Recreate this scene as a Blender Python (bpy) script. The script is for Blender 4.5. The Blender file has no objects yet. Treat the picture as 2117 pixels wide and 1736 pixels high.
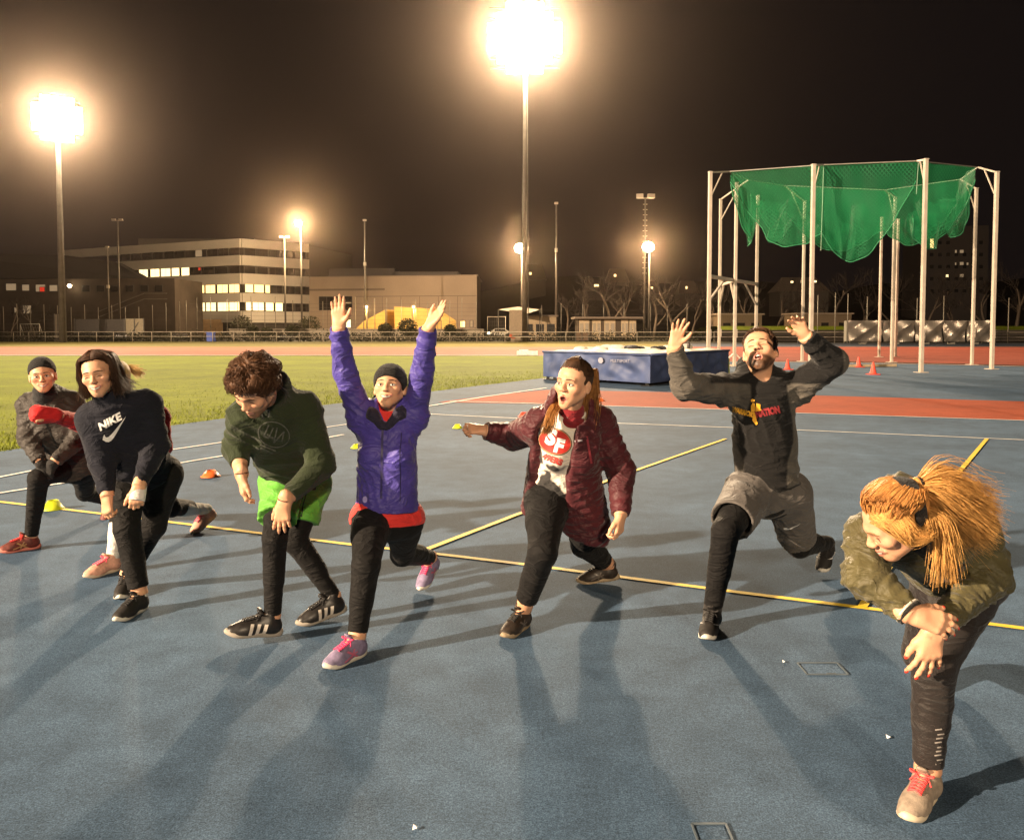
import bpy, bmesh, math, random, time
import numpy as np
from mathutils import Vector, Matrix
from mathutils.bvhtree import BVHTree
from concurrent.futures import ThreadPoolExecutor
T0 = time.time()
random.seed(7); RNG = np.random.default_rng(7)
C = bpy.context.scene.collection
scene = bpy.context.scene
rad = math.radians

# ------------------------------------------------------------------ camera
CAM_H, FPX, PITCH = 1.6, 1700.0, rad(2.7)
cd = bpy.data.cameras.new('camera'); cam = bpy.data.objects.new('camera', cd); C.objects.link(cam)
cam.location = (0, 0, CAM_H); cam.rotation_euler = (math.pi/2 - PITCH, 0, 0)
cd.sensor_width = 36; cd.lens = 36*FPX/2117.0; cd.shift_y = -111/2117.0
cd.clip_start = .05; cd.clip_end = 3000
scene.camera = cam
# ------------------------------------------------------------------ night sky
w = bpy.data.worlds.new('World'); scene.world = w; w.use_nodes = True
wn, wl = w.node_tree.nodes, w.node_tree.links
wn.clear()
wo = wn.new('ShaderNodeOutputWorld'); wb = wn.new('ShaderNodeBackground')
tc = wn.new('ShaderNodeTexCoord'); sp = wn.new('ShaderNodeSeparateXYZ'); rp = wn.new('ShaderNodeValToRGB')
wl.new(tc.outputs['Generated'], sp.inputs[0]); wl.new(sp.outputs['Z'], rp.inputs[0])
rp.color_ramp.elements[0].position = 0.0; rp.color_ramp.elements[0].color = (.0062, .0044, .0042, 1)
rp.color_ramp.elements[1].position = 0.5; rp.color_ramp.elements[1].color = (.0042, .0032, .0034, 1)
wl.new(rp.outputs[0], wb.inputs[0]); wb.inputs[1].default_value = 1.0
wl.new(wb.outputs[0], wo.inputs[0])
scene.view_settings.view_transform = 'Standard'; scene.view_settings.look = 'None'
scene.view_settings.exposure = 0.0; scene.view_settings.gamma = 1.0
cy = scene.cycles
cy.use_denoising = True
cy.max_bounces = 6; cy.diffuse_bounces = 3; cy.glossy_bounces = 2; cy.transparent_max_bounces = 12; cy.volume_bounces = 0
cy.sample_clamp_indirect = 4.0; cy.caustics_reflective = False; cy.caustics_refractive = False

# ------------------------------------------------------------------ pixel -> place helpers
def ray(px, py):
    xc = (px-1058.5)/FPX; yc = -(py-757.0)/FPX
    return np.array([xc, math.cos(PITCH)+yc*math.sin(PITCH), -math.sin(PITCH)+yc*math.cos(PITCH)])
def at(px, py, Y):
    r = ray(px, py); k = Y/r[1]
    return np.array([r[0]*k, Y, CAM_H + r[2]*k])
def gnd(px, py, z=0.0):
    r = ray(px, py); k = (z-CAM_H)/r[2]
    return np.array([r[0]*k, r[1]*k, z])
def nrm(v):
    v = np.asarray(v, float); return v/max(1e-9, np.linalg.norm(v))

# ------------------------------------------------------------------ materials
def nodes_of(m):
    m.use_nodes = True; nt = m.node_tree; return nt, nt.nodes, nt.links, nt.nodes['Principled BSDF']
def mat(name, col, rough=.7, var=.15, vscale=8, bump=.0, bscale=60, metal=0, attr=False, sheen=0, spec=.35, coord='Object', emis=None, estr=0, sss=0, crease=0):
    m = bpy.data.materials.new(name); nt, N, L, p = nodes_of(m)
    p.inputs['Roughness'].default_value = rough; p.inputs['Metallic'].default_value = metal
    p.inputs['Specular IOR Level'].default_value = spec
    if sheen: p.inputs['Sheen Weight'].default_value = sheen
    if sss:
        p.inputs['Subsurface Weight'].default_value = sss; p.inputs['Subsurface Scale'].default_value = .01
        p.inputs['Subsurface Radius'].default_value = (1, .35, .2)
    t = N.new('ShaderNodeTexCoord')
    if attr:
        a = N.new('ShaderNodeAttribute'); a.attribute_name = 'Col'; src = a.outputs['Color']
    else:
        a = N.new('ShaderNodeRGB'); a.outputs[0].default_value = (*col, 1); src = a.outputs[0]
    if var:
        n = N.new('ShaderNodeTexNoise'); n.inputs['Scale'].default_value = vscale; n.inputs['Detail'].default_value = 6
        L.new(t.outputs[coord], n.inputs['Vector'])
        mr = N.new('ShaderNodeMapRange'); mr.inputs[1].default_value = .3; mr.inputs[2].default_value = .7
        mr.inputs[3].default_value = 1-var; mr.inputs[4].default_value = 1+var
        L.new(n.outputs['Fac'], mr.inputs[0])
        mx = N.new('ShaderNodeMix'); mx.data_type = 'RGBA'; mx.blend_type = 'MULTIPLY'; mx.inputs[0].default_value = 1
        L.new(src, mx.inputs[6]); L.new(mr.outputs[0], mx.inputs[7]); src = mx.outputs[2]
    L.new(src, p.inputs['Base Color'])
    if bump:
        n2 = N.new('ShaderNodeTexNoise'); n2.inputs['Scale'].default_value = bscale; n2.inputs['Detail'].default_value = 4
        L.new(t.outputs[coord], n2.inputs['Vector'])
        b = N.new('ShaderNodeBump'); b.inputs['Strength'].default_value = bump; b.inputs['Distance'].default_value = .01
        L.new(n2.outputs['Fac'], b.inputs['Height']); L.new(b.outputs[0], p.inputs['Normal'])
        if crease:      # sharp little folds
            mp = N.new('ShaderNodeMapping'); mp.inputs['Scale'].default_value = (.7, .7, 1.5); mp.inputs['Rotation'].default_value = (.25, .3, 0); L.new(t.outputs[coord], mp.inputs['Vector'])
            n3 = N.new('ShaderNodeTexNoise'); n3.inputs['Scale'].default_value = 9; n3.inputs['Detail'].default_value = 4; n3.inputs['Roughness'].default_value = .45; n3.inputs['Distortion'].default_value = 1.1; L.new(mp.outputs[0], n3.inputs['Vector'])
            m1 = N.new('ShaderNodeMath'); m1.operation = 'SUBTRACT'; m1.inputs[1].default_value = .5; L.new(n3.outputs['Fac'], m1.inputs[0]); m2 = N.new('ShaderNodeMath'); m2.operation = 'ABSOLUTE'; L.new(m1.outputs[0], m2.inputs[0]); m3 = N.new('ShaderNodeMath'); m3.operation = 'POWER'; m3.inputs[1].default_value = .6; L.new(m2.outputs[0], m3.inputs[0])
            b2 = N.new('ShaderNodeBump'); b2.inputs['Strength'].default_value = crease; b2.inputs['Distance'].default_value = .035; b2.invert = True; L.new(m3.outputs[0], b2.inputs['Height']); L.new(b2.outputs[0], b.inputs['Normal'])
    if emis:
        p.inputs['Emission Color'].default_value = (*emis, 1); p.inputs['Emission Strength'].default_value = estr
    return m
_mc = {}
def M(name, *a, **k):
    if name not in _mc: _mc[name] = mat(name, *a, **k)
    return _mc[name]

# ------------------------------------------------------------------ mesh helpers
class MB:
    def __init__(s): s.v = []; s.f = []; s.m = []
    def add(s, vs, fs, mi=0):
        o = len(s.v); s.v += [tuple(map(float, q)) for q in vs]; s.f += [tuple(i+o for i in f) for f in fs]; s.m += [mi]*len(fs); return s
    def box(s, c, size, rz=0, mi=0, ax=None):
        c = np.array(c, float); h = np.array(size, float)/2
        X, Y, Z = (np.array([math.cos(rz), math.sin(rz), 0]), np.array([-math.sin(rz), math.cos(rz), 0]), np.array([0, 0, 1.])) if ax is None else ax
        vs = [c+X*h[0]*i+Y*h[1]*j+Z*h[2]*k for i in (-1, 1) for j in (-1, 1) for k in (-1, 1)]
        return s.add(vs, [(0, 1, 3, 2), (4, 6, 7, 5), (0, 4, 5, 1), (2, 3, 7, 6), (0, 2, 6, 4), (1, 5, 7, 3)], mi)
    def bar(s, a, b, wd, th=None, mi=0):
        a = np.array(a, float); b = np.array(b, float); Z = nrm(b-a); th = th or wd
        X = np.cross(Z, [0, 0, 1]); X = nrm(X) if np.linalg.norm(X) > 1e-3 else np.array([1., 0, 0]); Y = np.cross(Z, X)
        return s.box((a+b)/2, (wd, th, np.linalg.norm(b-a)), mi=mi, ax=(X, Y, Z))
    def tube(s, pts, r, n=8, mi=0, cap=True):
        P = np.array(pts, float); K = len(P); R = np.broadcast_to(np.asarray(r, float), (K,))
        Tn = np.gradient(P, axis=0); ref = np.array([0.3, .2, 1.]) if abs(nrm(P[-1]-P[0])[2]) < .9 else np.array([1., .1, 0])
        vs = []
        for i in range(K):
            t = nrm(Tn[i]); x = nrm(np.cross(t, ref)); y = np.cross(t, x)
            for k in range(n):
                a = 2*math.pi*k/n; vs.append(P[i]+R[i]*(math.cos(a)*x+math.sin(a)*y))
        fs = [(i*n+k, i*n+(k+1) % n, (i+1)*n+(k+1) % n, (i+1)*n+k) for i in range(K-1) for k in range(n)]
        if cap: fs += [tuple(range(n-1, -1, -1)), tuple((K-1)*n+k for k in range(n))]
        return s.add(vs, fs, mi)
    def prism(s, poly, z0, z1, mi=0):
        n = len(poly); vs = [(x, y, z0) for x, y in poly]+[(x, y, z1) for x, y in poly]
        return s.add(vs, [tuple(range(n-1, -1, -1)), tuple(range(n, 2*n))]+[(i, (i+1) % n, n+(i+1) % n, n+i) for i in range(n)], mi)
    def lathe(s, prof, c=(0, 0, 0), n=24, mi=0):
        c = np.array(c, float); K = len(prof)
        vs = [c+np.array([r*math.cos(2*math.pi*k/n), r*math.sin(2*math.pi*k/n), z]) for r, z in prof for k in range(n)]
        fs = [(i*n+k, i*n+(k+1) % n, (i+1)*n+(k+1) % n, (i+1)*n+k) for i in range(K-1) for k in range(n)]
        return s.add(vs, fs, mi)
    def sphere(s, c, r, n=12, mi=0, ax=None):
        c = np.array(c, float); r = np.broadcast_to(np.asarray(r, float), (3,)); ax = np.eye(3) if ax is None else ax
        vs = []; m = n//2
        for i in range(m+1):
            th = math.pi*i/m
            for k in range(n):
                a = 2*math.pi*k/n; q = np.array([math.sin(th)*math.cos(a), math.sin(th)*math.sin(a), math.cos(th)])*r
                vs.append(c+q[0]*ax[0]+q[1]*ax[1]+q[2]*ax[2])
        fs = [(i*n+k, (i+1)*n+k, (i+1)*n+(k+1) % n, i*n+(k+1) % n) for i in range(m) for k in range(n)]
        return s.add(vs, fs, mi)
    def build(s, name, mats, parent=None, smooth=False):
        return link(name, s.v, s.f, mats, parent, smooth, s.m)
def link(name, vs, fs, mats, parent=None, smooth=True, mi=None, col=None):
    me = bpy.data.meshes.new(name)
    me.from_pydata([tuple(q) for q in vs] if not isinstance(vs, np.ndarray) else vs.tolist(), [], fs if isinstance(fs, list) else fs.tolist())
    for m in (mats if isinstance(mats, (list, tuple)) else [mats]): me.materials.append(m)
    if mi is not None and len(mi) == len(me.polygons): me.polygons.foreach_set('material_index', np.asarray(mi, np.int32))
    me.polygons.foreach_set('use_smooth', np.full(len(me.polygons), smooth))
    if col is not None:
        ca = me.color_attributes.new('Col', 'FLOAT_COLOR', 'POINT')
        ca.data.foreach_set('color', np.concatenate([col, np.ones((len(col), 1))], 1).astype(np.float32).ravel())
    me.update()
    o = bpy.data.objects.new(name, me); C.objects.link(o)
    if parent:
        o.parent = parent; o.matrix_parent_inverse = Matrix.Translation(-Vector(parent.location)) if True else None
    return o
def tag(o, label=None, cat=None, group=None, kind=None):
    for k, v in (('label', label), ('category', cat), ('group', group), ('kind', kind)):
        if v: o[k] = v
    return o
def empty(name, loc, label, cat, group=None):
    o = bpy.data.objects.new(name, None); C.objects.link(o); o.location = Vector(loc); o.empty_display_size = .2
    return tag(o, label, cat, group)
def sheet(name, poly, z, m, kind='structure'):
    o = link(name, [(p[0], p[1], z) for p in poly], [tuple(range(len(poly)))], m, None, False)
    return tag(o, kind=kind)
def copy_tree(o, offset, name=None):
    c = o.copy(); C.objects.link(c); c.location = o.location+Vector(offset)
    for ch in o.children:
        d = ch.copy(); C.objects.link(d); d.parent = c; d.matrix_parent_inverse = ch.matrix_parent_inverse.copy()
        for g in ch.children:
            e = g.copy(); C.objects.link(e); e.parent = d; e.matrix_parent_inverse = g.matrix_parent_inverse.copy()
    return c

# ------------------------------------------------------------------ lamps (each stands on a mast built further down)
WARM = (1.0, .72, .47)
def lamp(loc, power, radius=.8, col=WARM, aim=None, angle=120):
    ld = bpy.data.lights.new('floodlight_lamp', 'SPOT' if aim is not None else 'POINT'); ld.energy = power; ld.color = col; ld.shadow_soft_size = radius
    o = bpy.data.objects.new('floodlight_lamp', ld); C.objects.link(o); o.location = Vector(loc)
    if aim is not None:
        ld.spot_size = rad(angle); ld.spot_blend = .4
        o.rotation_euler = (Vector(aim)-Vector(loc)).to_track_quat('-Z', 'Y').to_euler()
    return o
# places of the mast heads: two in the picture, the others round the stadium outside it
HEADS = {'centre': at(1085, 80, 92), 'left': at(118, 245, 88), 'key': np.array([-62., -26., 25.]), 'back': np.array([10., -62., 24.])}
AIM = (0, 6, 1)
lamp(HEADS['centre']+[0, -1.2, 0], 250000, .7, WARM, AIM)
lamp(HEADS['left']+[.6, -1.0, 0], 95000, .6, WARM, AIM)
lamp(HEADS['key']+[.8, .4, 0], 850000, .45, (1, .75, .51), AIM)
lamp(HEADS['back']+[-.2, 1., 0], 90000, .6, (1, .75, .51), AIM)
# ================================================================== signed-distance modeller (bodies, clothes, shoes)
BS = .096
class Sdf:
    def __init__(s, seed=0): s.p = []; s.subs = []; s.planes = []; s.wr = (0, 1); s.seed = seed
    def cone(s, a, b, ra, rb, k=.02, flat=None, fs=1., cut=None, quilt=None, sub=False, cuta=False, np_=False):
        a = np.asarray(a, float); b = np.asarray(b, float)
        (s.subs if sub else s.p).append(dict(t=0, a=a, ba=b-a, l2=max(1e-8, float((b-a)@(b-a))), ra=ra, rb=rb, k=k, flat=None if flat is None else nrm(flat), fs=fs, cut=cut, cuta=cuta, quilt=quilt, np=np_))
        return s
    def ell(s, c, r, ax=None, k=.02, sub=False):
        r = np.broadcast_to(np.asarray(r, float), (3,))
        (s.subs if sub else s.p).append(dict(t=1, c=np.asarray(c, float), r=r, ax=np.eye(3) if ax is None else np.asarray(ax, float), k=k, np=False)); return s
    def plane(s, pt, n): s.planes.append((np.asarray(pt, float), nrm(n))); return s
    def ev(s, q, P):
        x, y, z = P
        if q['t'] == 0:
            a, ba = q['a'], q['ba']
            dx, dy, dz = x-np.float32(a[0]), y-np.float32(a[1]), z-np.float32(a[2])
            t = (dx*np.float32(ba[0])+dy*np.float32(ba[1])+dz*np.float32(ba[2]))/np.float32(q['l2'])
            tc = np.clip(t, 0, 1)
            dx -= tc*np.float32(ba[0]); dy -= tc*np.float32(ba[1]); dz -= tc*np.float32(ba[2])
            sc = 1.
            if q['flat'] is not None:
                n = q['flat']; g = (dx*np.float32(n[0])+dy*np.float32(n[1])+dz*np.float32(n[2]))*np.float32(q['fs']-1)
                dx += g*np.float32(n[0]); dy += g*np.float32(n[1]); dz += g*np.float32(n[2])
                if q['fs'] > 1: sc = 1/(.35+.65*q['fs'])
            d = np.sqrt(dx*dx+dy*dy+dz*dz)-(np.float32(q['ra'])+tc*np.float32(q['rb']-q['ra']))
            if sc != 1.: d *= np.float32(sc)
            L = math.sqrt(q['l2'])
            if q['quilt']:
                pi_, am, wrp = q['quilt']
                ph = t*L/pi_*math.pi
                if wrp: ph = ph+wrp*np.sin(x*21+z*9+s.seed)*np.sin(y*17-z*13)
                d -= np.float32(am)*(np.sqrt(np.abs(np.sin(ph)))-np.float32(.7))
            if q['cut']: d = np.maximum(d, (t-np.float32(q['cut']))*np.float32(L))
            if q['cuta']: d = np.maximum(d, -t*np.float32(L))
            return d
        c, r, ax = q['c'], q['r'], q['ax']
        dx, dy, dz = x-np.float32(c[0]), y-np.float32(c[1]), z-np.float32(c[2])
        u = [(dx*np.float32(ax[i][0])+dy*np.float32(ax[i][1])+dz*np.float32(ax[i][2])) for i in range(3)]
        k0 = np.sqrt(sum((u[i]/np.float32(r[i]))**2 for i in range(3))); k1 = np.sqrt(sum((u[i]/np.float32(r[i]**2))**2 for i in range(3)))
        return k0*(k0-1)/np.maximum(k1, np.float32(1e-6))
    def bound(s, q):
        if q['t'] == 0: return q['a']+q['ba']/2, math.sqrt(q['l2'])/2+max(q['ra'], q['rb'])+(q['quilt'][1] if q['quilt'] else 0)
        return q['c'], q['r'].max()
    def eval(s, P, prims=None, subs=None):
        d = None
        pr = s.p if prims is None else prims; pr = [q for q in pr if not q['np']]+[q for q in pr if q['np']]; planed = False
        for q in pr:
            if q['np'] and not planed:
                planed = True
                if d is not None: d = s.cutp(d, P)
            e = s.ev(q, P)
            if d is None: d = e; continue
            k = np.float32(q['k']); h = np.maximum(k-np.abs(d-e), 0); d = np.minimum(d, e)-h*h/(4*k)
        if s.wr[0]:
            x, y, z = P; f = s.wr[1]*(2.0 if s.wr[1] < 45 else 1.); sd = s.seed
            ph = z*f*.8+1.7*np.sin(x*f*.33+sd)+1.5*np.sin(y*f*.31+x*f*.21+sd*2)
            m = np.clip(.5+.9*np.sin(x*f*.26+z*f*.19+sd*3+np.sin(y*f*.3)), 0, 1); m2 = np.clip(.5+.9*np.sin(y*f*.27-z*f*.23+x*f*.12+sd*5), 0, 1)
            ph2 = (x*.75-y*.5+z*.55)*f*1.25+1.6*np.sin(z*f*.3+y*f*.25+sd*4)
            n = 1.5*m*((1-np.abs(np.sin(ph)))**1.5-.3)+1.1*m2*((1-np.abs(np.sin(ph2)))**1.5-.3)
            d = d-np.float32(s.wr[0]*.62)*n
        for q in (s.subs if subs is None else subs):
            e = -s.ev(q, P); k = np.float32(q['k']); h = np.maximum(k-np.abs(d-e), 0); d = np.maximum(d, e)+h*h/(4*k)
        return d if planed else s.cutp(d, P)
    def cutp(s, d, P):
        for pt, n in s.planes:
            d = np.maximum(d, (P[0]-np.float32(pt[0]))*np.float32(n[0])+(P[1]-np.float32(pt[1]))*np.float32(n[1])+(P[2]-np.float32(pt[2]))*np.float32(n[2]))
        return d
    def mesh(s, vox=.006, fine=None, fvox=.004):
        """surface nets over the blocks the surface passes through; fine = [(centre, radius)] get the smaller voxel"""
        bd = [s.bound(q) for q in s.p]
        lo = np.min([c-r for c, r in bd], 0)-.03; hi = np.max([c+r for c, r in bd], 0)+.03
        b0 = np.floor(lo/BS).astype(int); b1 = np.ceil(hi/BS).astype(int)
        gi = np.stack(np.meshgrid(*[np.arange(b0[i], b1[i]) for i in range(3)], indexing='ij'), -1).reshape(-1, 3)
        ctr = (gi+.5)*BS; P = [ctr[:, i].astype(np.float32) for i in range(3)]
        D = np.stack([s.ev(q, P) for q in s.p]); DS = [s.ev(q, P) for q in s.subs]
        mn = D.min(0); R = BS*.87+.012
        act = np.where((mn < R+.03) & (mn > -R-.06))[0]
        fineb = np.zeros(len(gi), bool)
        for c, r in (fine or []): fineb |= np.linalg.norm(ctr-np.asarray(c), axis=1) < r
        def block(bi):
            v = fvox if fineb[bi] else vox; N = int(round(BS/v)); h = BS/N
            near = [q for j, q in enumerate(s.p) if D[j, bi] < mn[bi]+2*R+.03]
            sb = [q for j, q in enumerate(s.subs) if DS[j][bi] < R+.03]
            i0 = gi[bi]*N-1; n = N+3
            ax = [((i0[a]+np.arange(n))*h).astype(np.float32) for a in range(3)]
            X = np.stack(np.meshgrid(*ax, indexing='ij'), 0).reshape(3, -1)
            d = s.eval([X[0].copy(), X[1].copy(), X[2].copy()], near, sb).reshape(n, n, n)
            sg = d < 0
            if sg.all() or not sg.any(): return None
            m = n-1
            cnt = sum(sg[a:m+a, b:m+b, c:m+c].astype(np.int8) for a in (0, 1) for b in (0, 1) for c in (0, 1))
            ci = np.argwhere((cnt > 0) & (cnt < 8))
            acc = np.zeros((len(ci), 3), np.float64); num = np.zeros(len(ci))
            cr = {(a, b, c): d[ci[:, 0]+a, ci[:, 1]+b, ci[:, 2]+c] for a in (0, 1) for b in (0, 1) for c in (0, 1)}
            for axs in range(3):
                for u in (0, 1):
                    for w_ in (0, 1):
                        o0 = [u, w_]; o0.insert(axs, 0); o1 = [u, w_]; o1.insert(axs, 1)
                        d0, d1 = cr[tuple(o0)], cr[tuple(o1)]; x_ = (d0 < 0) != (d1 < 0)
                        t = np.where(x_, d0/np.where(x_, d0-d1, 1), 0)
                        pos = np.array(o0, float)[None]+0*t[:, None]; pos[:, axs] += t
                        acc += pos*x_[:, None]; num += x_
            vp = (ci+i0+acc/num[:, None])*h
            def gid(c, fb=int(fineb[bi])):
                c = c+i0+8192; return ((c[:, 0]*16384+c[:, 1])*16384+c[:, 2])*2+fb
            ids = gid(ci); quads = []
            for axs in range(3):
                sl0 = [slice(1, N+2)]*3; sl1 = list(sl0); sl1[axs] = slice(2, N+3)
                e0, e1 = sg[tuple(sl0)], sg[tuple(sl1)]
                ed = np.argwhere(e0 != e1)+1
                if not len(ed): continue
                fl = sg[ed[:, 0], ed[:, 1], ed[:, 2]]
                u, w_ = (axs+1) % 3, (axs+2) % 3
                du = np.zeros(3, int); du[u] = 1; dw = np.zeros(3, int); dw[w_] = 1
                q = np.stack([gid(ed-du-dw), gid(ed-dw), gid(ed), gid(ed-du)], 1)
                q[~fl] = q[~fl][:, ::-1]; quads.append(q)
            return ids, vp, np.concatenate(quads) if quads else np.zeros((0, 4), np.int64)
        with ThreadPoolExecutor(4) as ex: res = [r for r in ex.map(block, act) if r]
        ids = np.concatenate([r[0] for r in res]); vp = np.concatenate([r[1] for r in res]); qs = np.concatenate([r[2] for r in res])
        uid, first = np.unique(ids, return_index=True); V = vp[first]
        Q = np.searchsorted(uid, qs); Q = np.clip(Q, 0, len(uid)-1); ok = (uid[Q] == qs).all(1); Q = Q[ok]
        key = Q.min(1)*np.int64(10**7)+Q.max(1)*1; key = key*7+Q.sum(1) % 7
        _, fi = np.unique(np.sort(Q, 1), axis=0, return_index=True); Q = Q[fi]
        used = np.unique(Q); remap = np.zeros(len(V), int); remap[used] = np.arange(len(used))
        return V[used], remap[Q]
def put(name, VQ, mats, parent=None, col=None, mi=None):
    return link(name, VQ[0], VQ[1], mats, parent, True, mi, col)
def bvh(VQ): return BVHTree.FromPolygons([Vector(v) for v in VQ[0]], VQ[1].tolist())
def vnoise(V, f, seed=0):
    x, y, z = V[:, 0]*f, V[:, 1]*f, V[:, 2]*f
    return (np.sin(x*1.0+1.7*np.sin(y*.9+seed)+z*.3)+np.sin(y*1.1+1.5*np.sin(z*1.2+seed*2))+np.sin(z*.9+1.6*np.sin(x*1.1+seed*3)))/3
# ================================================================== people: parts
def frame_from(f, u):
    f = nrm(f); u = np.asarray(u, float); u = nrm(u-f*(u@f)); return np.cross(f, u), f, u
def perp(v, ax): ax = nrm(ax); v = np.asarray(v, float); return nrm(v-ax*(v@ax))
def rot(v, ax, ang):
    ax = nrm(ax); return v*math.cos(ang)+np.cross(ax, v)*math.sin(ang)+ax*(ax@v)*(1-math.cos(ang))
SKIN = (.58, .31, .185)
def skin_mat(): return M('skin', SKIN, rough=.5, var=.06, vscale=30, bump=.08, bscale=220, attr=True, spec=.4, sss=.12)

def add_hand(S, w, d, n, th, curls=(20, 20, 20, 20), spread=8, thumb=35, sc=1., tips=None, off=0., bend=.5):
    """w wrist, d towards the fingers, n back of the hand, th towards the thumb"""
    d = nrm(d); n = perp(n, d); t = np.cross(d, n); t = t if t@np.asarray(th) > 0 else -t
    L = lambda a, b, c: w+sc*(d*a+t*b+n*c)
    lat = (.027, .009, -.009, -.026); kn = (.089, .092, .087, .079); fl = (.071, .079, .073, .057); fr = (.0088, .009, .0086, .0076)
    S.cone(L(-.03, 0, 0), L(.02, 0, 0), .027*sc+off, .027*sc+off, .02, flat=n, fs=1.25)
    for i in range(4):
        S.cone(L(.012, lat[i]*.6, 0), L(kn[i]-.006, lat[i], 0), .0145*sc+off, .0118*sc+off, .014)
    for i in range(4):
        p = L(kn[i]-.006, lat[i], 0); a0 = rad(curls[i]); dd = rot(d, n, 0)
        side = rad(spread)*(1.5-i)*(.8)
        dd = nrm(d*math.cos(side)+t*math.sin(side)); axx = np.cross(dd, n)
        ang = 0
        for j, (pl, cf) in enumerate(((.46, .55), (.30, 1.), (.24, .65))):
            ang -= a0*cf
            v = rot(dd, axx, ang); q = p+v*fl[i]*pl*sc
            r0 = fr[i]*(1-.1*j)*sc+off
            S.cone(p, q, r0, r0*(.9 if j < 2 else .78), .006 if j else .009); p = q
        if tips is not None: tips.append((p, v, rot(n, axx, ang), fr[i]*sc))
    b = L(.022, .022, -.004); ta = rad(thumb)
    v1 = nrm(d*math.cos(ta)+t*math.sin(ta)-n*.25); m = b+v1*.036*sc
    v2 = nrm(v1*.9+d*.45*bend*2-n*.15); e = m+v2*.030*sc; v3 = nrm(v2*.8+d*.5*bend*2); g = e+v3*.024*sc
    S.cone(L(.008, .012, 0), m, .016*sc+off, .0125*sc+off, .014); S.cone(m, e, .0112*sc+off, .0102*sc+off, .008); S.cone(e, g, .01*sc+off, .0078*sc+off, .006)
    if tips is not None: tips.append((g, v3, nrm(n*.6+t*.6), .0092*sc))

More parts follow.
